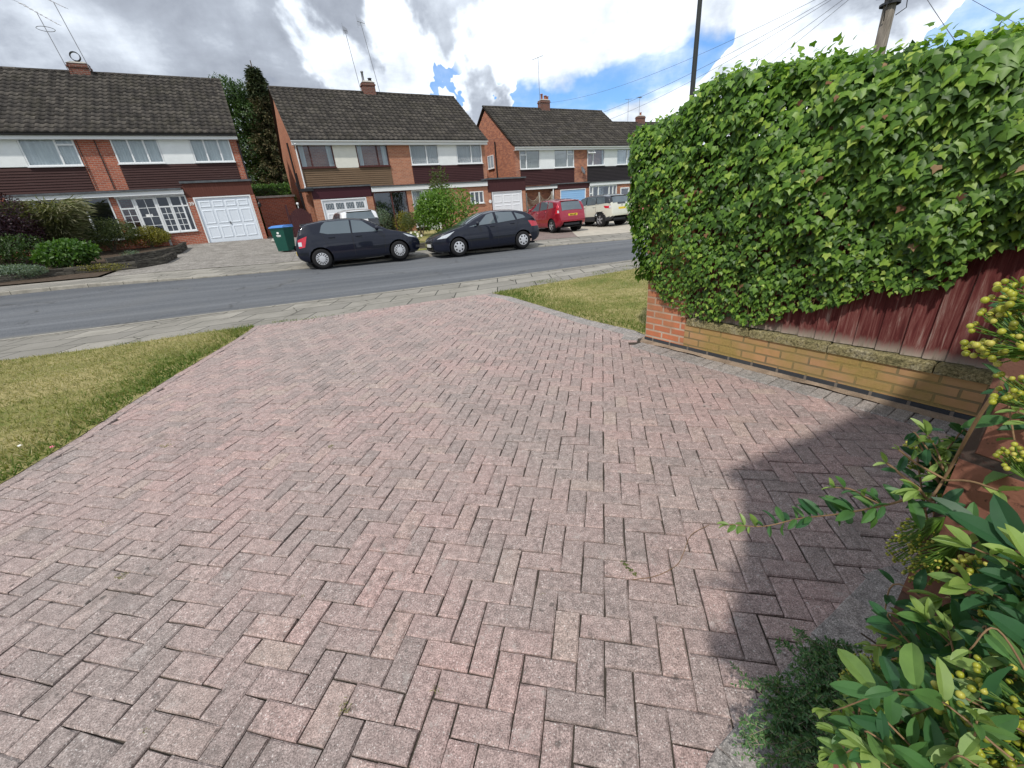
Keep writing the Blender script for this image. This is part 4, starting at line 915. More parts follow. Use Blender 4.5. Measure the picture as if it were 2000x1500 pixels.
def vboards(h, name, x0, x1, z0, z1, m, y):
    mb = MB(); k = max(1, int((x1 - x0) / .1)); s = (x1 - x0) / k
    for i in range(k): mb.box(x0 + i * s + .004, x0 + (i + 1) * s - .004, y - .015, y + .01, z0, z1, 0, random.random())
    mb.box(x0, x1, y, y + .12, z0, z1); return mb.build(name, M[m], h)
FO = -.9    # plane of the garage and porch fronts
Pt = lambda ang, az, d: np.array([d * sin(RAD(az)), d * cos(RAD(az))])

# house 1 (local x from its hidden left corner; right corner at 11.1)
W1 = 11.1; a1 = RAD(28); c1 = Pt(0, -28.15, 27.5) - W1 * np.array([cos(a1), sin(a1)])
h1 = thing('semi_detached_houses', 'pair of brick houses numbered 39 with white render panels and a pale panelled garage door', 'house', (c1[0], c1[1], 0), a1)
q = lambda s: s + W1
ge, oh, sl = shell(h1, W1, 1.06, 6.12, 9.27); gutter(h1, -.1, W1 + .1, ge, oh, gm='black')
for (a, b) in ((-.29, 0), (-6.2, -4.98), (-11.1, -10.85)): panel(h1, 'brickwork', q(a), q(b), 3.72, 6.10, 'brick')
panel(h1, 'brickwork', .0, W1, 1.0, 3.74, 'brick', .02)
for (a, b) in ((-2.0, -.31), (-4.97, -3.22), (-8.02, -6.21), (-10.84, -9.22)): panel(h1, 'head_board', q(a), q(b), 5.955, 6.10, 'redstrip', .01)
for (a, b) in ((-3.21, -2.01), (-9.21, -8.03)): panel(h1, 'render_panel', q(a), q(b), 4.75, 6.10, 'render', -.02)
window(h1, q(-2.0), q(-.31), 4.80, 5.95, 0, (q(-1.42), q(-.82))); window(h1, q(-4.97), q(-3.22), 4.80, 5.95, 0, (q(-4.36), q(-3.78)))
window(h1, q(-8.02), q(-6.22), 4.76, 5.95, 0, (q(-6.85),), ((q(-6.85), q(-6.24), 5.58),)); window(h1, q(-10.84), q(-9.22), 4.76, 5.95, 0, (q(-10.1),))
lap(h1, q(-4.97), q(-.30), 3.72, 4.75, 'clad_dark'); lap(h1, q(-10.84), q(-6.21), 3.72, 4.70, 'clad_dark')
mb = MB(); mb.tube([(q(-5.5), -.03, 6.0), (q(-5.5), -.03, 3.75)], .018, 6); mb.tube([(q(-6.12), -.03, 6.0), (q(-6.12), -.03, 3.75)], .012, 6); mb.build('cable_pipe', M['black'], h1)
# porch and garage projection
mb = MB(); mb.box(q(-2.86), q(.16), FO - .10, .02, 3.81, 3.90); mb.box(q(-8.9), q(-2.87), FO - .22, .02, 3.54, 3.62); mb.build('flat_roof', M['lead'], h1)
vboards(h1, 'header_boards', q(-2.80), q(.08), 3.20, 3.81, 'header_red', FO)
garage_door(h1, q(-2.55), q(-.10), 1.04, 3.19, FO + .02, 'panel4', M['gpale'], M['upvc'])
panel(h1, 'pier', q(-.10), q(.10), .6, 3.20, 'brick', FO, .0); panel(h1, 'pier', q(-2.80), q(-2.55), .6, 3.20, 'brick', FO, .0); panel(h1, 'pier', q(-5.66), q(-5.45), .6, 3.4, 'brick', FO, .0)
text(h1, 'house_number', '39', .21, (q(-2.68), FO - .01, 2.91), (pi / 2, 0, 0), M['whitepaint'], .006, bold=.004)
panel(h1, 'porch_fascia', q(-8.9), q(-2.81), 3.37, 3.54, 'upvc', FO - .16, FO - .1); panel(h1, 'porch_wall', q(-5.45), q(-2.80), .6, 1.70, 'brick', FO + .02, .0)
m_ = MB()
for i in range(60): m_.box(q(-5.45) + i * .044, q(-5.45) + i * .044 + .022, FO - .13, FO - .09, 3.31, 3.365)
m_.build('soffit_trim', M['upvc'], h1)
f = window(h1, q(-5.44), q(-4.86), 1.72, 3.32, FO + .04, (), ((q(-5.44), q(-4.86), 2.86),), curtain=None, bars=(2, 4, q(-5.40), q(-4.90), 1.76, 2.82))
f = window(h1, q(-4.85), q(-4.03), 1.0, 3.32, FO + .04, (), (), curtain=None, fw=.09, bars=(2, 5, q(-4.77), q(-4.11), 1.30, 3.24), name='door')
f = window(h1, q(-4.02), q(-3.52), 1.72, 3.32, FO + .04, (), ((q(-4.02), q(-3.52), 2.86),), curtain=None, bars=(2, 4, q(-3.98), q(-3.56), 1.76, 2.82))
f = window(h1, q(-3.51), q(-2.82), 1.72, 3.32, FO + .04, (q(-3.06),), ((q(-3.51), q(-2.82), 2.86),), curtain=None, bars=(2, 4, q(-3.47), q(-3.10), 1.76, 2.82))
window(h1, q(-8.9), q(-5.68), 1.6, 3.37, FO + .04, (q(-8.2), q(-7.26), q(-6.62)), (), curtain=None)
panel(h1, 'porch_wall', q(-8.9), q(-5.68), .6, 1.56, 'brick', FO + .03, .0)
mb = MB(); mb.box(q(-5.0), q(-2.85), -.2, .0, 1.0, 3.3); mb.box(q(-8.8), q(-5.7), -.2, .0, 1.0, 3.3); mb.build('porch_dark_backing', M['dark'], h1)  # dark backing panels paint in the shaded porch interior behind the glazing
mb = MB(); mb.box(q(-4.6), q(-4.34), FO + .055, FO + .062, 2.45, 2.58); mb.build('notice', M['plate_w'], h1)
mb = MB(); mb.tube([(q(.10), FO - .01, 2.95), (q(.16), FO - .12, 3.0), (q(.2), FO - .16, 2.86)], .015, 5); mb.lathe([(.0, .0), (.07, .02), (.085, .16), (.03, .24), (.0, .26)], 8, (q(.2), FO - .16, 2.58), 'z'); mb.build('wall_lantern', M['black'], h1)
mb = MB(); mb.tube([(q(.05), -.06, 5.6), (q(.05), -.06, 3.95)], .035, 8); mb.build('downpipe', M['black'], h1)
chimney(h1, q(-5.75), HD, 8.7, 9.62, .78, .5, (), .1)
mb = MB(); mb.lathe([(.17, -.06), (.2, -.06), (.2, .06), (.17, .06), (.17, -.06)], 16, (q(-5.72), HD - .1, 9.92), 'y'); mb.build('chimney_cowl', M['black'], h1)
yagi(h1, (q(-6.15), HD - .35, 9.3), 2.15, (-.25, 0), (1, -.6), 1.7, -.75, loop=True); yagi(h1, (q(-5.3), HD - .35, 9.3), 2.6, (-.35, 0), (1, -.7), 1.0, -.65)

# house 2
a2 = RAD(29); c2 = Pt(0, -22.73, 27.6); W2 = 11.6
h2 = thing('semi_detached_houses', 'pair of brick houses with tan and dark cladding, maroon garage header and brown window frames', 'house', (c2[0], c2[1], 0), a2)
ge, oh, sl = shell(h2, W2, .6, 5.86, 9.05, 'brick_o'); gutter(h2, -.1, W2 + .1, ge, oh)
for (a, b) in ((0, .12), (5.05, 6.40), (11.34, 11.6)): panel(h2, 'brickwork', a, b, 3.38, 5.84, 'brick_o')
panel(h2, 'brickwork', 0, W2, .3, 3.40, 'brick_o', .02)
for (a, b) in ((.13, 1.94), (3.22, 5.04), (6.41, 8.26), (9.49, 11.33)): panel(h2, 'head_board', a, b, 5.62, 5.84, 'redstrip', .01)
for (a, b, m) in ((1.95, 3.21, 'render_cream'), (8.27, 9.48, 'render')): panel(h2, 'render_panel', a, b, 4.38, 5.84, m, -.02)
window(h2, .13, 1.94, 4.42, 5.62, 0, (.72,), fm='brownwood', cur_gap=.32); window(h2, 3.22, 5.04, 4.42, 5.62, 0, (4.40,), fm='brownwood', cur_gap=.34)
window(h2, 6.41, 8.26, 4.44, 5.62, 0, (7.45,), lead=True); window(h2, 9.49, 11.33, 4.44, 5.62, 0, (10.55,), lead=True)
lap(h2, .13, 5.04, 3.40, 4.38, 'clad_tan'); lap(h2, 6.41, 11.33, 3.40, 4.40, 'clad_maroon')
mb = MB(); mb.box(.0, 3.42, FO - .08, .02, 3.33, 3.40); mb.box(3.43, 11.05, FO - .14, .02, 3.24, 3.30); mb.box(11.06, 14.12, FO - .1, 1.8, 3.37, 3.46); mb.build('flat_roof', M['lead'], h2)
mb = MB(); mb.box(.22, 3.40, FO, FO + .12, 2.79, 3.33); mb.build('header_board', M['maroon'], h2)
garage_door(h2, .58, 3.05, .60, 2.76, FO + .03, 'glazed', M['gwhite'], M['gwhite'])
panel(h2, 'pier', .20, .575, .2, 2.785, 'brick_o', FO + .01, .02); panel(h2, 'pier', 3.06, 3.44, .2, 2.785, 'brick_o', FO + .01, .02); panel(h2, 'side_wall', .2, .36, .2, 3.32, 'brick_o', FO + .125, .02)
panel(h2, 'porch_fascia', 3.43, 11.05, 3.0, 3.23, 'upvc', FO - .1, FO - .05)
window(h2, 3.47, 5.5, .65, 2.98, FO + .04, (4.55,), (), fm='brownwood', curtain=None); panel(h2, 'pier', 5.5, 5.80, .2, 2.98, 'brick_o', FO, .02)
window(h2, 5.80, 6.60, .9, 2.98, FO + .04, (6.48,), (), lead=True, curtain='curtain')
panel(h2, 'door', 6.60, 7.50, .62, 2.98, 'upvc', FO + .04, FO + .12)
mb = MB()
pts = [(7.0 + .17 * cos(t), 2.55 + .2 * sin(t)) for t in np.linspace(0, pi, 9)] + [(6.83, 1.75), (7.17, 1.75)]
mb.prism([(p, z_) for p, z_ in pts], FO + .03, FO + .038); mb.build('door_window', M['carglass'], h2)
panel(h2, 'porch_wall', 7.5, 9.72, .2, 2.98, 'brick_o', FO + .01, .02); panel(h2, 'porch_wall', 10.74, 11.08, .2, 2.98, 'brick_o', FO + .01, .02); panel(h2, 'porch_wall', 9.72, 10.74, .2, 1.98, 'brick_o', FO + .02, .02); panel(h2, 'porch_wall', 9.72, 10.74, 2.72, 2.98, 'brick_o', FO + .02, .02)
window(h2, 9.73, 10.73, 2.0, 2.72, FO + .03, (10.07, 10.40), curtain=None)
mb = MB(); mb.box(3.5, 11.0, -.1, .0, .6, 2.95); mb.build('porch_dark_backing', M['dark'], h2)
vboards(h2, 'header_boards', 11.08, 14.08, 2.62, 3.37, 'header_dark', FO)
garage_door(h2, 11.36, 13.74, .50, 2.63, FO + .03, 'panel3', M['gwhite'], M['gwhite'])
panel(h2, 'pier', 11.09, 11.30, .1, 2.615, 'brick_o', FO + .01, .4); panel(h2, 'pier', 13.78, 14.06, .1, 2.615, 'brick_o', FO + .01, 1.6)
panel(h2, 'jamb', 11.30, 11.36, .4, 2.62, 'maroon', FO + .02, FO + .1); panel(h2, 'jamb', 13.72 + .02, 13.78, .4, 2.62, 'maroon', FO + .02, FO + .1)
mb = MB(); mb.lathe([(0, -.02), (.11, -.02), (.11, .0)], 16, (11.18, FO - .0, 2.05), 'y'); mb.build('number_plaque', M['upvc'], h2)
mb = MB(); mb.tube([(.06, -.33, 5.55), (.06, -.10, 5.35), (.06, -.07, 3.50), (.0, -.35, 3.42)], .035, 8); mb.build('downpipe', M['upvc'], h2)
mb = MB(); mb.box(-.32, .32, FO - .16, -.1, 3.20, 3.34); mb.build('hopper_gutter', M['black'], h2)
mb = MB(); mb.tube([(-.10, 1.9, 5.9), (-.10, 1.9, .6)], .05, 8); mb.tube([(-.10, 1.2, 4.3), (-.10, 1.25, .6)], .035, 8); mb.tube([(-.10, 2.6, 3.9), (-.10, 1.9, 3.4)], .04, 8); mb.build('soil_pipe', M['black'], h2)
chimney(h2, 5.72, HD, 8.5, 9.58, .78, .55, ((-.22, .55, .09, 'metal'), (.2, .2, .13, 'black')), .12)
yagi(h2, (5.15, HD - .3, 9.1), 3.0, (-.28, 0), (1, .4), .3, 0, vert=True); yagi(h2, (6.35, HD - .3, 9.1), 3.5, (-.45, 0), (1, .4), .55, 0, vert=True)

# house 3
a3 = RAD(28); c3 = Pt(0, 2.69, 33.6); W3 = 11.7
h3 = thing('semi_detached_houses', 'pair of brick houses with pale blue garage door and satellite dish, beyond the red car', 'house', (c3[0], c3[1], 0), a3)
ge, oh, sl = shell(h3, W3, .4, 5.66, 8.83, 'brick_mix'); gutter(h3, -.1, W3 + .1, ge, oh)
for (a, b) in ((0, .38), (5.38, 6.70), (11.5, 11.7)): panel(h3, 'brickwork', a, b, 2.98, 5.64, 'brick_mix')
panel(h3, 'brickwork', 0, W3, .0, 3.0, 'brick_mix', .02)
for (a, b) in ((.39, 2.16), (3.47, 5.37), (6.71, 8.53), (9.84, 11.49)): panel(h3, 'head_board', a, b, 5.40, 5.64, 'redstrip', .01)
for (a, b) in ((2.17, 3.46), (8.54, 9.83)): panel(h3, 'render_panel', a, b, 4.06, 5.64, 'render', -.02)
window(h3, .39, 2.16, 4.1, 5.4, 0, (.95,), ((.43, .95, 5.02),), curtain='curtain_g'); window(h3, 3.47, 5.37, 4.12, 5.4, 0, (4.72,), ((4.72, 5.33, 5.02),), curtain='curtain_g')
window(h3, 6.71, 8.53, 4.18, 5.4, 0, (7.3,), ((6.75, 7.3, 5.05),), cur_gap=.2); window(h3, 9.84, 11.49, 4.18, 5.4, 0, (11.0,), ())
mb = MB(); mb.add([(6.72, -.02, 5.34), (7.28, -.02, 5.34), (7.32, -.24, 5.05), (6.68, -.24, 5.05)], [(0, 1, 2, 3), (3, 2, 1, 0)]); 
for a, b in (((6.7, -.03, 5.35), (6.66, -.25, 5.05)), ((7.3, -.03, 5.35), (7.34, -.25, 5.05)), ((6.66, -.25, 5.05), (7.34, -.25, 5.05))): mb.tube([a, b], .03, 5)
mb.build('open_casement', M['upvc'], h3)
lap(h3, .39, 5.37, 3.0, 4.06, 'clad_maroon'); lap(h3, 6.71, 11.49, 3.0, 4.15, 'clad_black')
mb = MB(); mb.box(.1, 3.04, FO - .05, .02, 2.82, 2.87); mb.box(3.05, 6.15, FO - .1, .02, 2.91, 2.98); mb.box(6.16, 11.7, FO - .1, .02, 2.88, 2.94); mb.build('flat_roof', M['lead'], h3)
panel(h3, 'porch_fascia', .1, 3.04, 2.66, 2.81, 'upvc', FO - .02, FO + .03); panel(h3, 'porch_fascia', 6.2, 11.7, 2.67, 2.87, 'upvc', FO - .06, FO)
panel(h3, 'recess_wall', .1, 3.05, .0, 2.65, 'brick_mix', -.25, .02)
mb = MB(); mb.tube([(2.7, FO + .06, 2.65), (2.7, FO + .06, .4)], .05, 8); mb.build('downpipe', M['upvc'], h3)
vboards(h3, 'header_boards', 3.08, 6.08, 2.55, 2.91, 'header_dark', FO); garage_door(h3, 3.32, 5.82, .38, 2.53, FO + .03, 'ribs', M['gblue'], M['gwhite'])
panel(h3, 'pier', 2.85, 3.32, .0, 2.54, 'brick_mix', FO + .01, .02); panel(h3, 'pier', 5.83, 6.18, .0, 2.54, 'brick_mix', FO + .01, .02)
window(h3, 6.2, 9.12, .45, 2.66, FO + .04, (6.55, 7.15, 8.3, 8.7), ((6.24, 6.55, 2.1), (6.24, 6.55, 1.6)), fw=.075, curtain=None)
window(h3, 7.45, 8.05, .8, 2.5, FO + .5, (), ((7.45, 8.05, 1.9),), curtain='curtain', sill=False)
panel(h3, 'porch_wall', 9.13, 9.5, .0, 2.66, 'brick_mix', FO + .02, .02); panel(h3, 'porch_wall', 10.52, 11.7, .0, 2.66, 'brick_mix', FO + .02, .02); panel(h3, 'porch_wall', 9.5, 10.52, .0, 1.62, 'brick_mix', FO + .02, .02); panel(h3, 'porch_wall', 9.5, 10.52, 2.40, 2.66, 'brick_mix', FO + .02, .02)
window(h3, 9.51, 10.51, 1.64, 2.4, FO + .0, (), (), curtain=None, fw=.09)
mb = MB(); mb.box(6.25, 11.6, -.1, .0, .4, 2.6); mb.build('porch_dark_backing', M['dark'], h3)
mb = MB(); mb.lathe([(0, .10), (.12, .085), (.24, .04), (.31, 0), (.315, .01), (.24, .055), (0, .115)], 20, (0, 0, 0), 'y'); d_ = mb.build('satellite_dish', M['metal'], h3, smooth=True); d_.location = (6.05, -.32, 3.85); d_.rotation_euler = (RAD(-22), 0, RAD(28))
mb = MB(); mb.tube([(0, .1, 0), (0, .28, -.12)], .018, 5); mb.tube([(0, .08, -.28), (.0, -.34, -.12)], .012, 5); mb.build('dish_arm', M['black'], d_)
def gwin(par, y0, y1, z0, z1):
    """side window in the left gable"""
    mb = MB(); x = -.02
    for a, b, c, d in ((y0, y0 + .05, z0, z1), (y1 - .05, y1, z0, z1), (y0 + .05, y1 - .05, z0, z0 + .05), (y0 + .05, y1 - .05, z1 - .05, z1), ((y0 + y1) / 2 - .03, (y0 + y1) / 2 + .03, z0 + .05, z1 - .05)): mb.box(x - .03, x + .035, a, b, c, d)
    mb.box(-.10, -.001, y0 - .03, y1 + .03, z0 - .05, z0 - .002); f = mb.build('window', M['upvc'], par)
    MB().quad((-.015, y1 - .03, z0 + .03), (-.015, y0 + .03, z0 + .03), (-.015, y0 + .03, z1 - .03), (-.015, y1 - .03, z1 - .03)).build('pane', M['carglass'], f)
gwin(h3, 3.30, 4.30, 4.56, 5.48)
mb = MB(); mb.tube([(-.07, 2.8, 6.3), (-.07, 2.8, .5)], .05, 8); mb.build('soil_pipe', M['black'], h3)
chimney(h3, 5.6, HD, 8.3, 9.42, .85, .55, ((-.2, .4, .11, 'brick'), (.15, .3, .13, 'brick'), (.35, .25, .12, 'brick')), .1)
yagi(h3, (5.0, HD - .3, 8.9), 3.3, (0, 0), (-1, .5), .9, -.3)
# side walls close the applied fronts at the corners
for h, W_, z1_, bm in ((h1, W1, 6.1, 'brick'), (h2, W2, 5.84, 'brick_o'), (h3, W3, 5.64, 'brick_mix')):
    panel(h, 'corner_wall', .004, .1, -.4, z1_, bm, .012, .35); panel(h, 'corner_wall', W_ - .1, W_ - .004, -.4, z1_, bm, .012, .35)

# house 4: roof peak beyond
c4 = Pt(0, 15.9, 45.5); a4 = RAD(25)
h4 = thing('far_house', 'distant brick house whose gable and roof rise behind the ivy, right of the other roofs', 'house', (c4[0], c4[1], 0), a4)
ge, oh, sl = shell(h4, 11.5, .3, 5.3, 8.75, 'brick'); gutter(h4, -.1, 11.6, ge, oh)
panel(h4, 'brickwork', 0, 11.5, .0, 5.3, 'brick', .1, .34)
for (a, b) in ((.6, 2.2), (3.4, 5.2), (6.5, 8.2), (9.4, 11.0)): window(h4, a, b, 3.9, 5.1, .0, ((a + b) / 2,))
chimney(h4, 5.7, HD, 8.2, 9.3, .9, .5, ((0, .3, .12, 'brick'),))
yagi(h4, (4.0, HD, 8.6), 2.2, (0, 0), (1, -.6), .7, 0); yagi(h4, (5.5, HD, 8.6), 2.4, (0, 0), (1, .5), .7, 0)

# ------------------------------------------------------------------ the far side: drives, beds, lawn
def w2(c, a, x, y): return (c[0] + x * cos(a) - y * sin(a), c[1] + x * sin(a) + y * cos(a))
def fkb(x): return (x, float(ip(x, FK)) + 1.90)
def granf(t, b):
    v = objc(t); n = t.noise(v, 2.2, 6, .75); g = t.noise(v, 14, 5, .8)
    c = t.ramp(n, [(.35, (.20, .185, .165)), (.65, (.33, .31, .28))]); c = t.mix(.9, c, t.ramp(g, [(.3, .45), (.5, 1), (.68, 1.5)]), 'MULTIPLY'); lk(t, c, b.inputs['Base Color']); bump(t, b, g, .6, .02)
M['oldconc'] = mat('weathered_concrete_drive', granf, rough=.95, spec=.1)
def pavf(t, b):
    v = objc(t); bk = t.n('ShaderNodeTexBrick', {'Vector': v, 'Color1': (.30, .215, .19), 'Color2': (.22, .17, .16), 'Mortar': (.09, .075, .065), 'Scale': 1.0, 'Mortar Size': .008, 'Brick Width': .2, 'Row Height': .1})
    c = t.mix(t.rng(t.noise(v, 1.5, 5, .7), .4, .65, 0, .5), bk.outputs[0], (.27, .25, .22)); lk(t, c, b.inputs['Base Color'])
M['farpave'] = mat('red_block_drive', pavf, rough=.9, spec=.15)
M['paleconc'] = noisy((.46, .42, .35), .22, 3, 6, .4, .01, .9)('pale_concrete_drive')
P = lambda c, a, x, y: w2(c, a, x, y)
d1 = [fkb(-13.2), fkb(-11), fkb(-9), fkb(-7.6), P(c2, a2, -.9, FO), P(c2, a2, -.9, 2.5), P(c1, a1, q(.15), 2.5), P(c1, a1, q(.15), FO), P(c1, a1, q(-3.4), FO)]
sheet('driveway_concrete', d1, M['oldconc'], dz=.02, step=.7)
d2 = [fkb(-7.59), fkb(-5.0), P(c2, a2, 3.6, FO), P(c2, a2, -.9, FO)]; sheet('driveway_house_two', d2, M['oldconc'], dz=.02, step=.7)
d3 = [fkb(-.2), fkb(1.5), fkb(3.4), P(c3, a3, .6, FO - 4), P(c2, a2, 14.1, FO), P(c2, a2, 11.0, FO)]; sheet('driveway_blocks', d3, M['farpave'], dz=.02, step=.7)
d4 = [fkb(3.38), fkb(5.5), fkb(8.2), P(c3, a3, 6.5, FO), P(c3, a3, 2.6, FO), P(c3, a3, .6, FO - 4)]; sheet('driveway_pale', d4, M['paleconc'], dz=.021, step=.7)
g2 = [fkb(-4.9), fkb(-2.5), fkb(-.3), P(c2, a2, 10.9, FO), P(c2, a2, 3.7, FO)]; sheet('lawn_house_two', g2, M['lawn'], dz=.022, step=.7)
b1 = [fkb(-26), fkb(-20), fkb(-16), fkb(-13.3), P(c1, a1, q(-3.5), FO), P(c1, a1, q(-10.9), FO)]; sheet('flower_bed', b1, M['soil'], dz=.05, step=.7)

# curved dark stone planter walls, two steps
def stonef(t, b):
    v = objc(t); n = t.noise(t.n('ShaderNodeVectorMath', {0: v, 1: (3, 3, 14)}, operation='MULTIPLY').outputs[0], 1.5, 5, .7)
    lk(t, t.ramp(n, [(.35, (.04, .036, .032)), (.6, (.13, .12, .10)), (.72, (.22, .21, .17))]), b.inputs['Base Color']); bump(t, b, n, .8, .02)
M['stone'] = mat('dark_walling_stone', stonef, rough=.95, spec=.1)
def lowwall(label, pts, h, th=.16):
    path = dens(pts, .22); o = thing('planter_wall', label, 'wall', (0, 0, 0), 0, 'stone planter walls'); mb = MB()
    ps = [np.array(p) for p in path]; lay = int(h / .055) + 1
    for i in range(len(ps) - 1):
        t = ps[i + 1] - ps[i]; t = t / np.linalg.norm(t); n = np.array([-t[1], t[0]])
        for k in range(lay):
            z0 = float(zf(*ps[i])) - .05 + k * .055; e = random.uniform(-.018, .018); a, b = ps[i] + n * (e), ps[i + 1] + n * e + t * .0; zz = .052
            c, d = ps[i + 1] + n * th, ps[i] + n * th
            mb.add([(a[0], a[1], z0), (b[0], b[1], z0), (c[0], c[1], z0), (d[0], d[1], z0), (a[0], a[1], z0 + zz), (b[0], b[1], z0 + zz), (c[0], c[1], z0 + zz), (d[0], d[1], z0 + zz)], [(0, 1, 5, 4), (1, 2, 6, 5), (2, 3, 7, 6), (3, 0, 4, 7), (4, 5, 6, 7)], 0, random.random())
    mb.build('stones', M['stone'], o); return o
lw = [gpt(*p)[:2] for p in ((0, 556), (60, 548), (130, 540), (200, 533), (270, 526), (325, 516), (348, 505))]
lowwall('lower curved dark stone planter wall beside the pavement of number 39', [tuple(p) for p in lw], .30)
lw2 = [gpt(*p)[:2] for p in ((215, 522), (265, 514), (320, 504), (355, 496), (368, 486))]
lowwall('upper curved dark stone planter wall below the rose bed of number 39', [tuple(p) for p in lw2], .34)
o = thing('planter_wall', 'low dark stone edging around the small lawn between the two navy cars', 'wall'); pe = [gpt(*p)[:2] for p in ((820, 487), (850, 485), (885, 481), (925, 474))]; mb = MB(); pe = dens([tuple(p) for p in pe], .3)
for a, b in zip(pe[:-1], pe[1:]):
    t = (b - a) / np.linalg.norm(b - a); n = np.array([-t[1], t[0]]); z = float(zf(*a)); c, d = b + n * .2, a + n * .2
    for z0, z1 in ((-.05, .17), (.18, .25)): mb.add([(a[0], a[1], z + z0), (b[0], b[1], z + z0), (c[0], c[1], z + z0), (d[0], d[1], z + z0), (a[0], a[1], z + z1), (b[0], b[1], z + z1), (c[0], c[1], z + z1), (d[0], d[1], z + z1)], [(0, 1, 5, 4), (1, 2, 6, 5), (2, 3, 7, 6), (3, 0, 4, 7), (4, 5, 6, 7)])
mb.build('stones', M['stone'], o)

# ------------------------------------------------------------------ plants of the far gardens
def shrub(name, label, base, rx, ry, h, n, size, lm, cat='shrub', tpl=FOLD, group=None, z0=.15, up=0.3, lumps=7, stem='bark', flat=1.0, flowers=None):
    """stems plus leaves clustered in lumps inside an ellipsoid"""
    o = thing(name, label, cat, tuple(base), 0, group); cz = h * (.5 + z0 / 2); rz = h * .5 * (1 - z0 * .5)
    lc = rv3(lumps * 4); lc = lc[lc[:, 2] > -.55][:max(3, lumps)]; lcs = lc * np.array([rx, ry, rz]) * .58 * flat
    k = rng.integers(0, len(lcs), n); d = rv3(n); rr = rng.uniform(.55, 1.0, n) ** .6
    P_ = lcs[k] + d * rr[:, None] * np.array([rx, ry, rz]) * .50; outer = rng.random(n) < .3
    P_[outer] = (d * rng.uniform(.75, 1.02, n)[:, None] * np.array([rx, ry, rz]))[outer]; P_[:, 2] += cz
    P_[:, 2] = np.maximum(P_[:, 2], .04)
    N = norm(d + np.array([0, 0, up]) + rng.normal(0, .35, (n, 3))); D = norm(d * .6 + rng.normal(0, .7, (n, 3)))
    depth = 1 - np.clip(np.linalg.norm((P_ - [0, 0, cz]) / [rx, ry, rz], axis=1), 0, 1.1)
    npmesh('foliage', *leaves(tpl, P_, D, N, size * rng.uniform(.6, 1.3, n), np.clip(rng.beta(2.2, 2.2, n), 0, 1)), L_[lm], o)
    mb = MB()
    for _ in range(7):
        a = random.uniform(0, 2 * pi); r = random.uniform(.3, .7); mb.tube([(random.gauss(0, .03), random.gauss(0, .03), -.03), (cos(a) * rx * r * .35, sin(a) * ry * r * .35, h * .35), (cos(a) * rx * r, sin(a) * ry * r, h * random.uniform(.6, .85))], [.02 * h, .013 * h, .005 * h], 5)
    mb.build('stem', M[stem], o)
    if flowers:
        cnt, fs, fm = flowers
        for _ in range(cnt):
            dd = rv3(1)[0]; dd[2] = abs(dd[2]) * .8; dd[1] = -abs(dd[1]); p = dd / np.linalg.norm(dd) * np.array([rx, ry, rz]) * 1.0 + [0, 0, cz]; m2 = MB()
            for j in range(6): t = j * pi / 3; m2.add([p, p + fs * np.array([cos(t) * .8, -.3, sin(t) * .8]), p + fs * np.array([cos(t + .5), -.15, sin(t + .5)]), p + fs * np.array([cos(t + 1) * .8, -.3, sin(t + 1) * .8])], [(0, 1, 2, 3)])
            m2.build('flower', M[fm], o)
    return o
def gat(px, py, dy=0.0, dz=0.0):
    p = gpt(px, py); return (p[0] + dy * p[0] / p[1], p[1] + dy, float(zf(p[0] + dy * p[0] / p[1], p[1] + dy)))
GF = 'shrubs in the front garden of number 39'
shrub('purple_maple', 'large dark purple maple shrub at the left edge of the front garden', gat(30, 535, 1.6), 1.55, 1.4, 2.75, 17000, .085, 'purple', 'shrub', RHO, GF, z0=.1, lumps=14)
shrub('green_shrub', 'dark green shrub low between the purple maple and the pavement', gat(30, 535, .9), 1.7, .8, 1.25, 6000, .08, 'tree', 'shrub', RHO, GF)
shrub('hebe', 'low grey-green mound plant spilling over the pavement edge at left', gat(40, 552, .35), 1.0, .45, .5, 6000, .045, 'grey', 'shrub', RHO, GF)
shrub('green_shrub', 'bright broad-leaved green shrub in front of the silver grassy bush', gat(150, 532, .8), 1.05, .7, .95, 3600, .13, 'green', 'shrub', FOLD, GF)
shrub('olive_shrub', 'mid green shrub right of the silver grassy bush', gat(228, 500, .9), 1.25, .9, 1.45, 7500, .06, 'olive', 'shrub', RHO, GF)
shrub('lime_shrub', 'narrow lime shrub between the maple and the silver grassy bush', gat(85, 510, 1.6),   .7, .6, 2.2, 5000, .07, 'lime', 'shrub', RHO, GF)
shrub('golden_shrub', 'small golden yellow shrub against the porch pier of number 39', gat(225, 470, 1.0), .55, .5, 1.15, 1500, .055, 'yellow', 'shrub', RHO, GF)
shrub('golden_shrub', 'yellow-green low shrub under the white porch windows of number 39', gat(300, 490, .8), .95, .6, .95, 6000, .055, 'yellow', 'shrub', RHO, GF)
shrub('hebe', 'tiny round grey-green bush on the upper planter wall', gat(262, 512, .5), .4, .3, .36, 900, .04, 'grey', 'shrub', RHO, GF)
shrub('ground_cover', 'yellow-green trailing plant along the top of the lower planter wall', gat(190, 537, .3), 1.3, .18, .30, 1400, .04, 'yellow', 'plant', RHO)
shrub('rose_bush', 'climbing white rose beside the number 39 pier', gat(352, 480, .9), .42, .35, 2.0, 3600, .055, 'grey', 'rose', RHO, None, flowers=(9, .07, 'petal'))
shrub('grey_shrub', 'pale grey-green shrub at the foot of the number 39 pier', gat(372, 478, .35), .45, .38, .7, 1800, .045, 'grey', 'shrub', RHO, GF)
shrub('rose_bush', 'small pink rose bush in front of the white porch door of number 39', gat(335, 478, .7), .35, .3, .95, 700, .05, 'olive', 'rose', RHO, None, flowers=(7, .05, 'pinkpetal'))
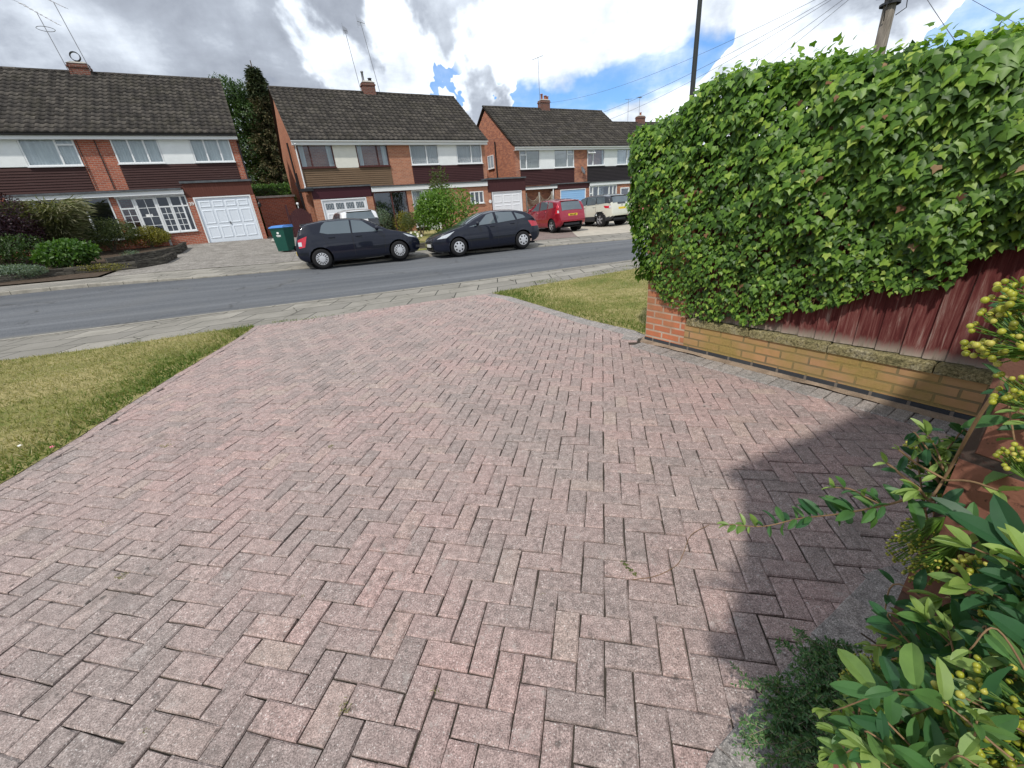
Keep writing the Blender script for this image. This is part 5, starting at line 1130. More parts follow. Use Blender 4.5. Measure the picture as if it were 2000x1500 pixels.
# silver grassy bush: arching straw-coloured stems
gb = thing('grassy_bush', 'silvery bush of arching straw-coloured stems in the front garden', 'shrub', gat(140, 515, 1.3))
n = 7000; az = rng.uniform(0, 2 * pi, n); ln = rng.uniform(.5, 1.25, n); t0 = rng.uniform(.2, 1, n)
Pg = np.c_[np.cos(az) * 1.5 * t0 * ln * .8, np.sin(az) * .9 * t0 * ln * .8, 2.15 * np.sin(t0 * 2.1) * ln * .85]
npmesh('stems', *leaves((BLADE[0] * np.array([.55, 1, 1]), BLADE[1]), Pg, norm(np.c_[np.cos(az), np.sin(az), .75 - 1.1 * t0 + rng.normal(0, .2, n)]), rv3(n), rng.uniform(.25, .55, n), rng.beta(2, 1.5, n)), L_['straw'], gb)
G2 = 'bushes in the garden of the middle houses'
shrub('laurel_bush', 'tall bright green laurel bush behind the bonnet of the right navy car', gat(880, 478, 2.2), 1.55, 1.2, 2.35, 6500, .12, 'lime', 'bush', FOLD, G2, lumps=12)
shrub('olive_bush', 'rounded olive green bush left of the tall laurel', gat(826, 470, 2.2), 1.0, .9, 1.35, 4200, .06, 'olive', 'bush', RHO, G2)
shrub('golden_bush', 'yellow and green bush by the front pier of the middle houses', gat(795, 468, 2.6), .65, .6, 1.25, 2400, .06, 'yellow', 'bush', RHO, G2)
shrub('fir_bush', 'feathery dark green fir bush beside the half-hidden dark car', gat(748, 470, 2.6), .75, .7, 1.5, 4200, .055, 'grey', 'bush', RHO, G2)
shrub('red_tip_bush', 'tall thin red-tipped bush rising above the laurel', gat(872, 470, 3.0), .6, .5, 3.1, 900, .11, 'olive', 'bush', FOLD, G2, z0=.5)
shrub('white_flowers', 'low plant with white flowers behind the left navy car bonnet', gat(806, 480, 1.2), .5, .35, .5, 700, .05, 'lime', 'plant', RHO, None, flowers=(10, .06, 'petal'))
shrub('flower_patch', 'patch of pink and yellow flowers beyond the cream car', gat(1238, 440, 1.5), .9, .6, .8, 1500, .07, 'lime', 'plant', RHO, None, flowers=(12, .07, 'pinkpetal'))
shrub('heather', 'low purple heather beside the pale drive next to the cream car', gat(1232, 437, .4), .5, .3, .35, 700, .05, 'purple', 'plant', RHO, None)
for i, px in enumerate((560, 548)): pass

# gap between number 39 and the middle houses
hg = thing('hedge', 'clipped bright green hedge in the gap between the two left houses', 'hedge', (*(Pt(0, -24.2, 37.0)), 1.0), RAD(28))
n = 7000; Ph = np.c_[rng.uniform(-3, 3, n), rng.choice([0, 1], n, p=[.7, .3]) * rng.uniform(0, 1.2, n) + rng.normal(0, .06, n), rng.uniform(0, 3.35, n)]
tp = rng.random(n) < .25; Ph[tp, 2] = 3.35 + rng.normal(0, .07, tp.sum()); Ph[tp, 1] = rng.uniform(0, 1.2, tp.sum())
npmesh('foliage', *leaves(RHO, Ph, rv3(n), norm(rv3(n) * .7 + [0, -1, .6]), rng.uniform(.08, .16, n), rng.random(n)), L_['hedge'], hg)
mb = MB(); mb.box(-2.9, 2.9, .1, 1.1, -1, 3.2); mb.build('branches', L_['tree'], hg)
shrub('green_shrub', 'loose lime shrub growing in front of the clipped hedge between the houses', (*Pt(0, -23.9, 33.5), 1.0), 1.0, .8, 2.3, 1800, .1, 'lime', 'shrub', RHO)
an = thing('brick_outhouse', 'low brick outhouse with flat coping beside the garage of number 39', 'outhouse', (c1[0], c1[1], 0), a1)
mb = MB(); mb.box(q(.2), q(2.1), 2.2, 6, .8, 3.15); mb.build('wall', M['brick'], an); mb = MB(); mb.box(q(.14), q(2.2), 2.1, 6.1, 3.155, 3.26); mb.build('roof', M['concrete'], an)
sh_ = thing('garden_shed', 'small shed with a felt roof behind the wheelie bin, between the houses', 'shed', (*w2(c1, a1, q(3.3), 5.0), 1.1), a1)
mb = MB(); mb.box(-.75, .75, 0, 1.6, -.4, 1.35); mb.build('wall', M['clad_tan'], sh_)
mb = MB(); mb.add([(-.9, -.2, 1.25), (.9, -.2, 1.25), (.9, .9, 1.85), (-.9, .9, 1.85), (.9, 1.8, 1.3), (-.9, 1.8, 1.3), (-.9, -.2, 1.2), (.9, -.2, 1.2), (.9, .9, 1.8), (-.9, .9, 1.8)], [(0, 1, 2, 3), (3, 2, 4, 5), (6, 9, 8, 7), (0, 6, 7, 1)]); mb.build('roof', M['lead'], sh_)
pf = thing('panel_fence', 'grey timber fence with concrete posts behind the wheelie bin', 'fence', (*w2(c1, a1, q(2.2), 3.6), 1.0), a1)
vboards(pf, 'boards', .0, 2.2, -.5, 1.2, 'header_dark', 0); mb = MB(); mb.box(.95, 1.1, -.06, -.02, -.5, 1.5); mb.build('post', M['concrete'], pf); mb = MB(); mb.box(1.45, 1.6, -.06, -.02, -.5, 1.5); mb.build('post', M['concrete'], pf)
gt = thing('arched_gate', 'dark wooden gate with an arched top beside the middle houses', 'gate', (*w2(c2, a2, -1.15, -.55), .62), a2)
mb = MB()
for i in range(11):
    x = i * .1; mb.box(x + .003, x + .097, 0, .03, .0, 1.45 + .36 * sin(pi * (x + .05) / 1.1), 0, random.random())
mb.box(0, 1.1, .03, .06, .3, .42); mb.box(0, 1.1, .03, .06, 1.3, 1.42); mb.build('boards', M['header_dark'], gt)
mb = MB(); mb.box(-.1, -.005, -.02, .08, 0, 2.0); mb.build('post', M['header_dark'], gt)
mb = MB(); mb.sphere((.55, -.03, 2.02), .07, 8); mb.tube([(.55, 0, 1.8), (.55, -.02, 2.0)], .02, 6); mb.build('lamp', M['upvc'], gt)
tf = thing('trellis_fence', 'wooden trellis panel with curved top beside the blue garage', 'fence', (*w2(c3, a3, .15, -1.0), .4), a3)
mb = MB()
for x in (0, 1.15, 2.3): mb.box(x - .045, x + .045, -.05, .05, 0, 2.05)
mb.build('post', M['concrete'], tf)
mb = MB()
for x0 in (.05, 1.2):
    for i in range(12): mb.box(x0, x0 + 1.05, -.01, .01, .08 + i * .09, .15 + i * .09)
    for i in range(9):
        u = i / 8; mb.tube([(x0 + u * 1.05, 0, 1.2), (x0 + min(1, u + .25) * 1.05, 0, 1.85 - .35 * sin(pi * min(1, u + .25)))], .012, 4); mb.tube([(x0 + u * 1.05, .02, 1.2), (x0 + max(0, u - .25) * 1.05, .02, 1.85 - .35 * sin(pi * max(0, u - .25)))], .012, 4)
    mb.tube([(x0 + u_ * 1.05, 0, 1.85 - .38 * sin(pi * u_)) for u_ in np.linspace(0, 1, 9)], .025, 5)
mb.build('panel', M['twiggrey'], tf)

# ------------------------------------------------------------------ trees
def broadleaf(label, base, h, r, n, lm, size=.16):
    o = thing('broadleaf_tree', label, 'tree', base); mb = MB(); mb.tube([(0, 0, -.3), (.1, 0, h * .3), (0, .1, h * .6), (0, 0, h * .85)], [.28, .22, .14, .05], 9)
    mb.build('trunk', M['bark'], o); m2 = MB(); cs = []
    for i in range(26):
        a = i * 2.4; z = h * (.25 + .65 * i / 26); rr = r * (.75 if z < h * .7 else .75 * (h * 1.02 - z) / (h * .32)) * random.uniform(.75, 1.15); e = np.array([cos(a) * rr, sin(a) * rr, z + .5]); cs.append(e); m2.tube([(0, 0, z - .5), e * [.5, .5, 1], e], [.09, .05, .02], 5)
    m2.build('limbs', M['bark'], o); cs = np.array(cs); k = rng.integers(0, len(cs), n); d = rv3(n); P_ = cs[k] * np.array([.85, .85, 1]) + d * rng.uniform(.3, 1, n)[:, None] ** .5 * np.array([r * .42, r * .42, h * .09])
    npmesh('crown', *leaves(RHO, P_, rv3(n), norm(d + [0, 0, .5]), size * rng.uniform(.6, 1.3, n), rng.beta(2, 2, n)), L_[lm], o); return o
def conifer(label, base, h, r, n, lm='conifer'):
    o = thing('conifer_tree', label, 'tree', base); mb = MB(); mb.tube([(0, 0, -.3), (0, 0, h)], [.25, .03], 8); mb.build('trunk', M['bark'], o)
    m2 = MB(); P_, D_ = [], []
    lev = int(h / .42)
    for i in range(lev):
        z = h * (.06 + .93 * i / lev); rr = r * (1 - z / h) ** 1.05 * 1.15 + .08
        for j in range(9):
            a = j * 2 * pi / 9 + i * 1.1 + random.gauss(0, .15); l = rr * random.uniform(.6, 1.2); pts = [(0, 0, z), (cos(a) * l * .6, sin(a) * l * .6, z - .06 * l), (cos(a) * l, sin(a) * l, z + .12 * l - .1)]
            m2.tube(pts, [.03, .018, .006], 4)
            m = int(n / lev / 9)
            for _ in range(m):
                t = random.uniform(.15, 1) ** .8; q_ = np.array(pts[0]) * (1 - t) + np.array(pts[2]) * t + np.array([random.gauss(0, .12), random.gauss(0, .12), random.gauss(-.12, .12)]); P_.append(q_); D_.append([cos(a) + random.gauss(0, .5), sin(a) + random.gauss(0, .5), random.gauss(-.35, .4)])
    m2.build('limbs', M['bark'], o); P_ = np.array(P_); D_ = np.array(D_); m = len(P_)
    zz = P_[:, 2] / h; rv = np.clip(rng.beta(2, 2, m) * .8 - (zz > .8) * .35 + .1, 0, 1)
    npmesh('crown', *leaves((RHO[0] * np.array([.5, 1, 1]), RHO[1]), P_, D_, rv3(m), rng.uniform(.14, .32, m), rv), L_[lm], o); return o
p = Pt(0, -27.0, 41.0); broadleaf('green leafy tree standing behind number 39, left of the conifer', (p[0], p[1], 1.0), 10.9, 2.4, 24000, 'tree', .17)
p = Pt(0, -24.75, 40.0); conifer('tall brownish conifer between the two left roofs', (p[0], p[1], 1.0), 11.6, 3.4, 34000)
p = Pt(0, -23.6, 45.0); broadleaf('second green tree behind the left gable of the middle houses, below the conifer', (p[0], p[1], 1.0), 9.4, 3.0, 16000, 'tree', .17)

# ------------------------------------------------------------------ street lamp, telegraph pole and wires
LP = (4.52, 10.67)
o = thing('street_lamp', 'dark street lamp column rising behind the ivy', 'street lamp', (*LP, 0)); mb = MB(); mb.lathe([(.11, 0), (.11, 1.2), (.085, 1.25), (.055, 3), (.042, 6.0)], 14, (0, 0, 0), 'z'); mb.build('column', mat('lamp_paint', None, (.03, .034, .035), .5, .4), o, smooth=True)
mb = MB(); mb.tube([(0, 0, 5.95), (0, .3, 6.2), (0, .9, 6.3)], .035, 8); mb.build('arm', M['black'], o); mb = MB(); mb.box(-.12, .12, .8, 1.4, 6.24, 6.36); mb.build('lantern', M['metal'], o)
pp = Pt(0, 38.7, 17.5)
o = thing('telegraph_pole', 'wooden telegraph pole with a dark junction box, behind the ivy at right', 'telegraph pole', (pp[0], pp[1], 0)); mb = MB(); mb.lathe([(.17, 0), (.155, 3.5), (.13, 6.9), (.0, 6.92)], 14, (0, 0, 0), 'z')
def polef(t, b):
    v = objc(t); n = t.noise(t.n('ShaderNodeVectorMath', {0: v, 1: (12, 12, 1)}, operation='MULTIPLY').outputs[0], 2, 5, .7); lk(t, t.ramp(n, [(.3, (.10, .085, .07)), (.7, (.30, .27, .23))]), b.inputs['Base Color'])
mb.build('pole', mat('weathered_pole', polef, rough=.9), o, smooth=True)
mb = MB(); mb.box(-.2, .2, -.26, -.1, 5.88, 6.55); mb.box(-.26, -.1, -.1, .2, 5.95, 6.5); mb.box(.1, .26, -.1, .2, 5.9, 6.6); mb.lathe([(.23, 0), (.23, .05), (.15, .06)], 12, (0, 0, 5.75), 'z'); mb.build('junction_box', M['trim'], o)
mb = MB(); mb.tube([(.12, -.12, 5.5), (.3, -.2, 5.62), (.26, -.2, 5.9)], .012, 5); mb.tube([(-.15, -.1, 5.4), (-.24, -.18, 5.6), (-.2, -.2, 5.95)], .012, 5); mb.tube([(.15, 0, 4.6), (.16, 0, 5.9)], .02, 5); mb.build('cable_loops', M['black'], o)
top = np.array([pp[0], pp[1], 6.75])
def wire(label, end, sag=.5, rad=.006):
    e = np.array(end, float); pts = [top + (e - top) * t - np.array([0, 0, sag * 4 * t * (1 - t)]) for t in np.linspace(0, 1, 20)]; mb = MB(); mb.tube(pts, rad, 5)
    ob = mb.build('telephone_wire', mat('wire', None, (.10, .10, .11), .6) if 'wire' not in bpy.data.materials else bpy.data.materials['wire']); tag(ob, label, 'wire', 'telephone wires fanning out from the pole'); return ob
wire('telephone wire running from the pole to the chimney of the blue-garage houses', (*w2(c3, a3, 5.2, HD - .2), 9.2), .7)
wire('telephone wire running from the pole to the left gable of the blue-garage houses', (*w2(c3, a3, .5, -.2), 5.8), .9)
wire('telephone wire running from the pole to the gutter above the middle white panel', (*w2(c3, a3, 9.0, -.3), 5.7), .6)
wire('telephone wire dipping from the pole to the far house roof', (*w2(c4, a4, 1.0, 0), 5.6), .7)
wire('telephone wire running from the pole far left over the middle houses', (*w2(c2, a2, 11.4, 0), 5.8), 1.0)
wire('steep telephone wire dropping leftwards from the pole behind the ivy', (7.6, 7.5, 3.0), .05)
for i, (e, lb) in enumerate((((30, 22, 5.5), 'lowest telephone wire leaving the pole to the right'), ((24, 10, 5.8), 'second telephone wire leaving the pole to the right'), ((20, 5, 5.9), 'third telephone wire leaving the pole to the right'), ((16, 1, 6.3), 'highest telephone wire leaving the pole to the upper right'))): wire(lb, e, .4)

# ------------------------------------------------------------------ wheelie bin
bp = gat(562, 492); M['bing'] = mat('dark_green_plastic', None, (.008, .075, .055), .45, .4); M['binb'] = mat('blue_plastic', None, (.07, .24, .62), .4, .4); M['bingrey'] = mat('grey_green_plastic', None, (.12, .24, .22), .5, .4)
o = thing('wheelie_bin', 'dark green wheelie bin with a blue lid at the edge of the drive', 'bin', bp, RAD(-6))
mb = MB(); V0 = [(-.23, -.27), (.23, -.27), (.23, .27), (-.23, .27)]; V1 = [(-.29, -.34), (.29, -.34), (.29, .36), (-.29, .36)]
mb.add([(x, y, .06) for x, y in V0] + [(x, y, .92) for x, y in V1] + [(x * 1.06, y * 1.05, .92) for x, y in V1] + [(x * 1.06, y * 1.05, .98) for x, y in V1], [(0, 3, 2, 1), (0, 1, 5, 4), (1, 2, 6, 5), (2, 3, 7, 6), (3, 0, 4, 7), (4, 5, 9, 8), (5, 6, 10, 9), (6, 7, 11, 10), (7, 4, 8, 11), (8, 9, 13, 12), (9, 10, 14, 13), (10, 11, 15, 14), (11, 8, 12, 15)]); mb.build('body', M['bing'], o)
mb = MB(); mb.add([(-.32, -.39, .985), (.32, -.39, .985), (.32, .40, .985), (-.32, .40, .985), (-.31, -.38, 1.02), (.31, -.38, 1.02), (.30, .38, 1.09), (-.30, .38, 1.09), (-.26, -.2, 1.075), (.26, -.2, 1.075)], [(0, 3, 2, 1), (0, 1, 5, 4), (1, 2, 6, 9, 5), (2, 3, 7, 6), (3, 0, 4, 8, 7), (4, 5, 9, 8), (8, 9, 6, 7)]); mb.build('lid', M['binb'], o)
for s in (-1, 1): mb = MB(); mb.lathe([(.0, -.03), (.10, -.03), (.10, .03), (0, .03)], 16, (s * .26, .24, .10), 'x'); mb.build('wheel', M['tyre'], o)
mb = MB(); mb.tube([(-.25, .42, 1.0), (.25, .42, 1.0)], .02, 6); mb.build('handle', M['bing'], o)
mb = MB(); mb.prism([(-.05, .78), (-.03, .74), (.03, .74), (.05, .78), (.04, .83), (.0, .86), (-.04, .83)], -.332, -.326); mb.box(-.10, .10, -.326, -.320, .67, .70); mb.box(-.07, .09, -.322, -.316, .635, .655); mb.build('council_emblem', M['whitepaint'], o)
o = thing('stone', 'pale boulder on the drive beside the wheelie bin', 'stone', gat(541, 474)); mb = MB(); mb.lathe([(.02, 0), (.2, .02), (.24, .1), (.17, .2), (.03, .25)], 9, (0, 0, 0), 'z'); mb.build('boulder', M['concrete'], o)

# ------------------------------------------------------------------ cars
def car(name, label, cat, pos, heading, L, Wd, pr, spec):
    """hatchback built from its side profile. x forwards, y left; xf = distance from the nose"""
    rt = thing(name, label, cat, pos, heading)
    if 'roll' in spec: rt.rotation_euler = (spec['roll'], 0, heading)
    top, bot, bl0, bl1 = pr['top'], pr['bot'], pr['belt'][0], pr['belt'][1]
    xc, xe = pr['cowl'], pr['tail']
    T = lambda x: float(np.interp(x, [a for a, b in top], [b for a, b in top])); Bt = lambda x: float(np.interp(x, [a for a, b in bot], [b for a, b in bot]))
    BL = lambda x: bl0 + (bl1 - bl0) * (x - xc) / (xe - xc)
    hw = Wd / 2
    def plan(x):
        f = 1.0
        if x < .75: f -= .30 * ((.75 - x) / .75) ** 2.3
        if x > L - .65: f -= .17 * ((x - L + .65) / .65) ** 2.3
        return hw * f
    k = pr.get('tumble', .36)
    def Yf(x, z):
        w_ = plan(x); b_ = BL(x)
        if z > b_: return w_ * .965 - (z - b_) * k
        s_ = (z - .55) / .42; return w_ * (1 - .035 * s_ * s_) if z > .55 else w_ * (1 - .05 * ((.55 - z) / .4) ** 2)
    def sect(x):
        zt, zb = T(x), Bt(x); b_ = min(BL(x), zt - .07); b_ = max(b_, zb + .1); pts = [(plan(x) * .80, zb), (Yf(x, zb + .04) * .985, zb + .035)]
        for i in range(1, 11): z = zb + .035 + (b_ - zb - .035) * i / 10; pts.append((Yf(x, min(z, BL(x))), z))
        e = .075 if zt - b_ > .2 else min(.05, (zt - b_) * .6)
        for i in range(1, 7): z = b_ + (zt - e - b_) * i / 6; pts.append((plan(x) * .965 - max(0, z - b_) * (k if zt - b_ > .2 else .5), z))
        Yr = pts[-1][0]
        for u in (.93, .8, .6, .4, .2, 0): pts.append((Yr * u, zt - e * u ** 3.2))
        return pts
    def crown(x, y):
        zt = T(x); b_ = min(BL(x), zt - .07); e = .075 if zt - b_ > .2 else min(.05, (zt - b_) * .6); Yr = plan(x) * .965 - (zt - e - b_) * (k if zt - b_ > .2 else .5); return zt - e * min(1.2, abs(y) / Yr) ** 3.2
    xsn = sorted(set([0, .015, .04, .08] + [round(a, 3) for a in np.arange(.12, L - .1, .045)] + [L - .08, L - .04, L - .015, L])); rows = [sect(x) for x in xsn]; m = len(rows[0])
    wx = pr['wheels']; wr = pr['wr']; ar = wr + .055
    V = []; ins = []
    for sd_ in (1, -1):
        for x, row in zip(xsn, rows):
            for (y, z) in row:
                X_, Z_ = x, z; inn = False
                for c in wx:
                    d = sqrt((x - c) ** 2 + (z - wr) ** 2)
                    if d < ar and y > hw * .5:
                        inn = True
                        if d > 1e-4 and d > ar - .075: X_ = c + (x - c) * ar / d; Z_ = wr + (z - wr) * ar / d; inn = False
                V.append((L / 2 - X_, sd_ * y, Z_)); ins.append(inn)
    mb = MB(); Fs = []; Ms = []; N_ = len(xsn) * m
    lowz = spec.get('cladz', 0)
    for s_ in (0, 1):
        for i in range(len(xsn) - 1):
            for j in range(m - 1):
                q4 = [s_ * N_ + i * m + j, s_ * N_ + i * m + j + 1, s_ * N_ + (i + 1) * m + j + 1, s_ * N_ + (i + 1) * m + j]
                if sum(ins[t] for t in q4) >= 1: continue
                if s_: q4 = q4[::-1]
                zc = sum(V[t][2] for t in q4) / 4; xm = (xsn[i] + xsn[i + 1]) / 2
                mi = 0
                if lowz and (zc < lowz or (any(sqrt((xm - c) ** 2 + (zc - wr) ** 2) < ar + .05 for c in wx) and j > 1 and j < 11)): mi = 1
                if spec.get('roof2') and j >= 11 and xc + .1 < xm < xe + .3 and zc > BL(xm) + .04: mi = 2
                Fs.append(q4); Ms.append(mi)
    for i_, rev in ((0, False), (len(xsn) - 1, True)):
        a = [i_ * m + j for j in range(m)]; b = [N_ + i_ * m + j for j in range(m)]; cap = a + b[::-1][1:]; Fs.append(cap if rev else cap[::-1]); Ms.append(0)
    mb.v = V; mb.f = [tuple(f) for f in Fs]; mb.m = Ms; mb.r = [.5] * len(Fs)
    body = mb.build('body', [M[spec['paint']], M['trim'], M[spec.get('roof2', 'blackp') or 'blackp']], rt, smooth=True)
    body.data.validate()
    # underside and wheel wells
    m2 = MB(); m2.box(-L / 2 + .25, L / 2 - .25, -hw * .86, hw * .86, Bt(L / 2) + .0, Bt(L / 2) + .06)
    for c in wx:
        for s_ in (-1, 1):
            m2.lathe([(ar + .02, 0), (ar + .02, .30), (.0, .30)], 20, (L / 2 - c, s_ * (hw * .60) - (.30 if s_ < 0 else 0) + (0 if s_ > 0 else 0), wr), 'y') if False else None
            y0_, y1_ = (hw - .33, hw - .30) if s_ > 0 else (-hw + .30, -hw + .33)
            m2.lathe([(0, 0), (ar + .03, 0), (ar + .03, .03), (0, .03)], 20, (L / 2 - c, y0_, wr), 'y')
    m2.build('underbody', M['tyre'], rt)
    def patch(nm, poly, mt, sides=(1, -1), offs=.006, par=rt, n=8, lb=None):
        """quads given as 4 (xf, z) corners laid over the side surface"""
        for s_ in sides:
            m3 = MB()
            for (A, B, C, D) in poly:
                vs = []
                for i in range(n + 1):
                    for j in range(n + 1):
                        u, v = i / n, j / n; xx = (A[0] * (1 - u) + B[0] * u) * (1 - v) + (D[0] * (1 - u) + C[0] * u) * v; zz = (A[1] * (1 - u) + B[1] * u) * (1 - v) + (D[1] * (1 - u) + C[1] * u) * v
                        zt = T(xx) - .085; y = Yf(xx, min(zz, zt)) if zz > BL(xx) or True else 0; vs.append((L / 2 - xx, s_ * (y + offs), min(zz, zt)))
                fs = [(i * (n + 1) + j, (i + 1) * (n + 1) + j, (i + 1) * (n + 1) + j + 1, i * (n + 1) + j + 1) for i in range(n) for j in range(n)]
                if s_ < 0: fs = [f[::-1] for f in fs]
                m3.add(vs, fs)
            o_ = m3.build(nm, M[mt], par, smooth=True)
            if lb: o_['label'] = lb
    def toppatch(nm, x0, x1, y0, y1, mt, offs=.008, n=10):
        """glass over the top surface between xf x0..x1, half widths y0, y1"""
        m3 = MB(); vs = []
        for i in range(n + 1):
            xx = x0 + (x1 - x0) * i / n; yy = y0 + (y1 - y0) * i / n
            for j in range(n + 1): y = -yy + 2 * yy * j / n; vs.append((L / 2 - xx + (offs if x0 < L / 2 else -offs), y, crown(xx, y) + offs))
        m3.add(vs, [(i * (n + 1) + j, i * (n + 1) + j + 1, (i + 1) * (n + 1) + j + 1, (i + 1) * (n + 1) + j) for i in range(n) for j in range(n)]); return m3.build(nm, M[mt], rt, smooth=True)
    for wn in pr['windows']: patch('window', wn, 'carglass')
    toppatch('windscreen', xc + .03, pr['ws1'], hw * .80, hw * .64, 'carglass'); toppatch('rear_window', pr['rw0'], pr['rw1'], hw * .62, hw * .70, 'carglass')
    for ln in pr['seams']: patch('door_seam', [((ln[0] - .006, ln[1]), (ln[2] - .006, ln[3]), (ln[2] + .006, ln[3]), (ln[0] + .006, ln[1]))], 'black', offs=.003)
    for hx, hz in pr['handles']:
        for s_ in (1, -1): m3 = MB(); y = Yf(hx, hz); m3.tube([(L / 2 - hx + .09, s_ * y, hz), (L / 2 - hx + .07, s_ * (y + .028), hz), (L / 2 - hx - .07, s_ * (y + .028), hz), (L / 2 - hx - .09, s_ * y, hz)], .014, 6); m3.build('door_handle', M[spec['paint']], rt)
    mx, mz = pr['mirror']
    for s_ in (1, -1):
        m3 = MB(); y = Yf(mx, mz); m3.lathe([(.0, -.05), (.05, -.045), (.075, 0), (.07, .05), (.0, .07)], 12, (L / 2 - mx, s_ * (y + .13), mz + .06), 'x'); m3.tube([(L / 2 - mx, s_ * (y - .02), mz + .0), (L / 2 - mx, s_ * (y + .12), mz + .05)], .022, 6); m3.build('mirror', M[spec.get('mir', spec['paint'])], rt, smooth=True)
    patch('headlight', pr['head'], 'clearlight'); patch('tail_light', pr['tail_l'], 'redlight')
    if 'tail_w' in pr: patch('reversing_light', pr['tail_w'], 'clearlight', offs=.012)
    # end panels: plates, grille, badge
    def endbox(nm, front, zc, hh, ww, mt, dx=.0, yc=0.0, dep=.03, txt=None, tm='ink'):
        xx = None; rng_ = np.arange(0, 1.2, .01)
        for a in rng_:
            xq = a if front else L - a
            if T(xq) > zc + hh and Bt(xq) < zc - hh: xx = a; break
        X_ = (L / 2 - xx) if front else -(L / 2 - xx); sgn = 1 if front else -1; m3 = MB(); x_0, x_1 = sorted((X_ - sgn * .05, X_ + sgn * (dep + dx))); m3.box(x_0, x_1, yc - ww, yc + ww, zc - hh, zc + hh); ob = m3.build(nm, M[mt], rt)
        if txt: text(ob, 'registration', txt, hh * 1.55, (X_ + sgn * (dep + dx + .003), 0, zc), (pi / 2, 0, pi / 2 if front else -pi / 2), M[tm], .002, bold=.003)
        return ob
    endbox('number_plate', False, pr['rp'], .055, .26, 'plate_y', txt=spec.get('reg')); endbox('number_plate', True, pr['fp'], .055, .26, 'plate_w', txt=spec.get('reg'))
    endbox('grille', True, pr['gr'], .06, .30, 'black', -.012); endbox('grille_bar', True, pr['gr'] + .01, .018, .27, 'chrome', .0); endbox('rear_badge', False, pr['rb'], .035, .04, 'chrome', -.005)
    endbox('lower_grille', True, pr['fp'] - .14, .05, .42, 'black', -.015); endbox('bumper_insert', False, pr['rp'] - .22 if pr['rp'] < .6 else .36, .05, .45, 'trim', -.012)
    if pr.get('spoiler'): m3 = MB(); xs_ = pr['spoiler']; z = T(xs_); m3.add([(L / 2 - xs_ + .2, -hw * .62, z + .012), (L / 2 - xs_ + .2, hw * .62, z + .012), (L / 2 - xs_ - .10, hw * .60, z - .0), (L / 2 - xs_ - .10, -hw * .60, z - .0), (L / 2 - xs_ + .15, -hw * .62, z - .04), (L / 2 - xs_ + .15, hw * .62, z - .04), (L / 2 - xs_ - .09, hw * .60, z - .03), (L / 2 - xs_ - .09, -hw * .60, z - .03)], [(0, 3, 2, 1), (4, 5, 6, 7), (3, 7, 6, 2), (0, 4, 7, 3), (1, 2, 6, 5)]); m3.build('spoiler', M[spec.get('spo', 'blackp')], rt)
    # wheels
    for c in wx:
        for s_ in (1, -1):
            wt = MB(); yo = s_ * (hw - .115); pw = [(wr * .62, -.10), (wr * .88, -.105), (wr * .98, -.085), (wr, -.03), (wr, .03), (wr * .98, .085), (wr * .88, .105), (wr * .62, .10)]
            wt.lathe(pw, 28, (0, 0, 0), 'y'); wo = wt.build('wheel', M['tyre'], rt, smooth=True); wo.location = (L / 2 - c, yo, wr)
            rr = MB(); R_ = wr * .66; yo2 = .088 * s_
            st = spec['rim']
            if st == 'cover14' or st == 'cover7':
                ns = 14 if st == 'cover14' else 7; r0, r1 = (.48, .86) if ns == 14 else (.52, .80); wdt = .5 if ns == 14 else .42
                rr.lathe([(R_, -.03 * s_), (R_, .008 * s_), (R_ * .9, .010 * s_)], 42, (0, yo2, 0), 'y', 0)
                ringr = [.0, .18, r0 * .9, r0, r1, .92]
                nn = ns * 6
                zz = lambda f: (.022 * (1 - f * f) + .004) * s_
                vs = []; 
                for f in ringr:
                    for j in range(nn): t = 2 * pi * j / nn; vs.append((R_ * f * cos(t), yo2 + zz(f), R_ * f * sin(t)))
                for a in range(len(ringr) - 1):
                    for j in range(nn):
                        hole = (a == 3) and (j % 6 in ((0, 1, 2) if ns == 14 else (0, 1, 2)))
                        rr.add([vs[a * nn + j], vs[a * nn + (j + 1) % nn], vs[(a + 1) * nn + (j + 1) % nn], vs[(a + 1) * nn + j]], [(0, 1, 2, 3)], 1 if hole else 0)
            else:
                rr.lathe([(R_ * 1.02, 0), (R_ * .93, .012 * s_), (R_ * .9, -.02 * s_)], 36, (0, yo2, 0), 'y', 0); rr.lathe([(0, -.03 * s_), (R_ * .95, -.03 * s_)], 24, (0, yo2, 0), 'y', 1)
                for i in range(5):
                    for da in ((-.17, .0), (.17, .0)) if st == 'twin5' else ((0, 0),):
                        t = 2 * pi * i / 5 + .3 + da[0]; d_, n_ = np.array([cos(t), sin(t)]), np.array([-sin(t), cos(t)]); wa, wb = (.045, .028) if st == 'twin5' else (.06, .10)
                        for e0, e1, w0_, w1_ in ((R_ * .1, R_ * .93, wa * R_ / .22, wb * R_ / .22),):
                            a, b, c_, d4 = d_ * e0 - n_ * w0_ * .5, d_ * e0 + n_ * w0_ * .5, d_ * e1 + n_ * w1_ * .5, d_ * e1 - n_ * w1_ * .5
                            rr.add([(p_[0], yo2 + .018 * s_, p_[1]) for p_ in (a, b)] + [(p_[0], yo2 + .006 * s_, p_[1]) for p_ in (c_, d4)], [(0, 1, 2, 3), (3, 2, 1, 0)], 0)
                rr.lathe([(0, .024 * s_), (R_ * .16, .02 * s_), (R_ * .18, 0)], 14, (0, yo2, 0), 'y', 0)
            rr.build('rim', [M['silver'], M['tyre']], wo)
    if 'scale' in spec: rt.scale = (spec['scale'],) * 3
    return rt
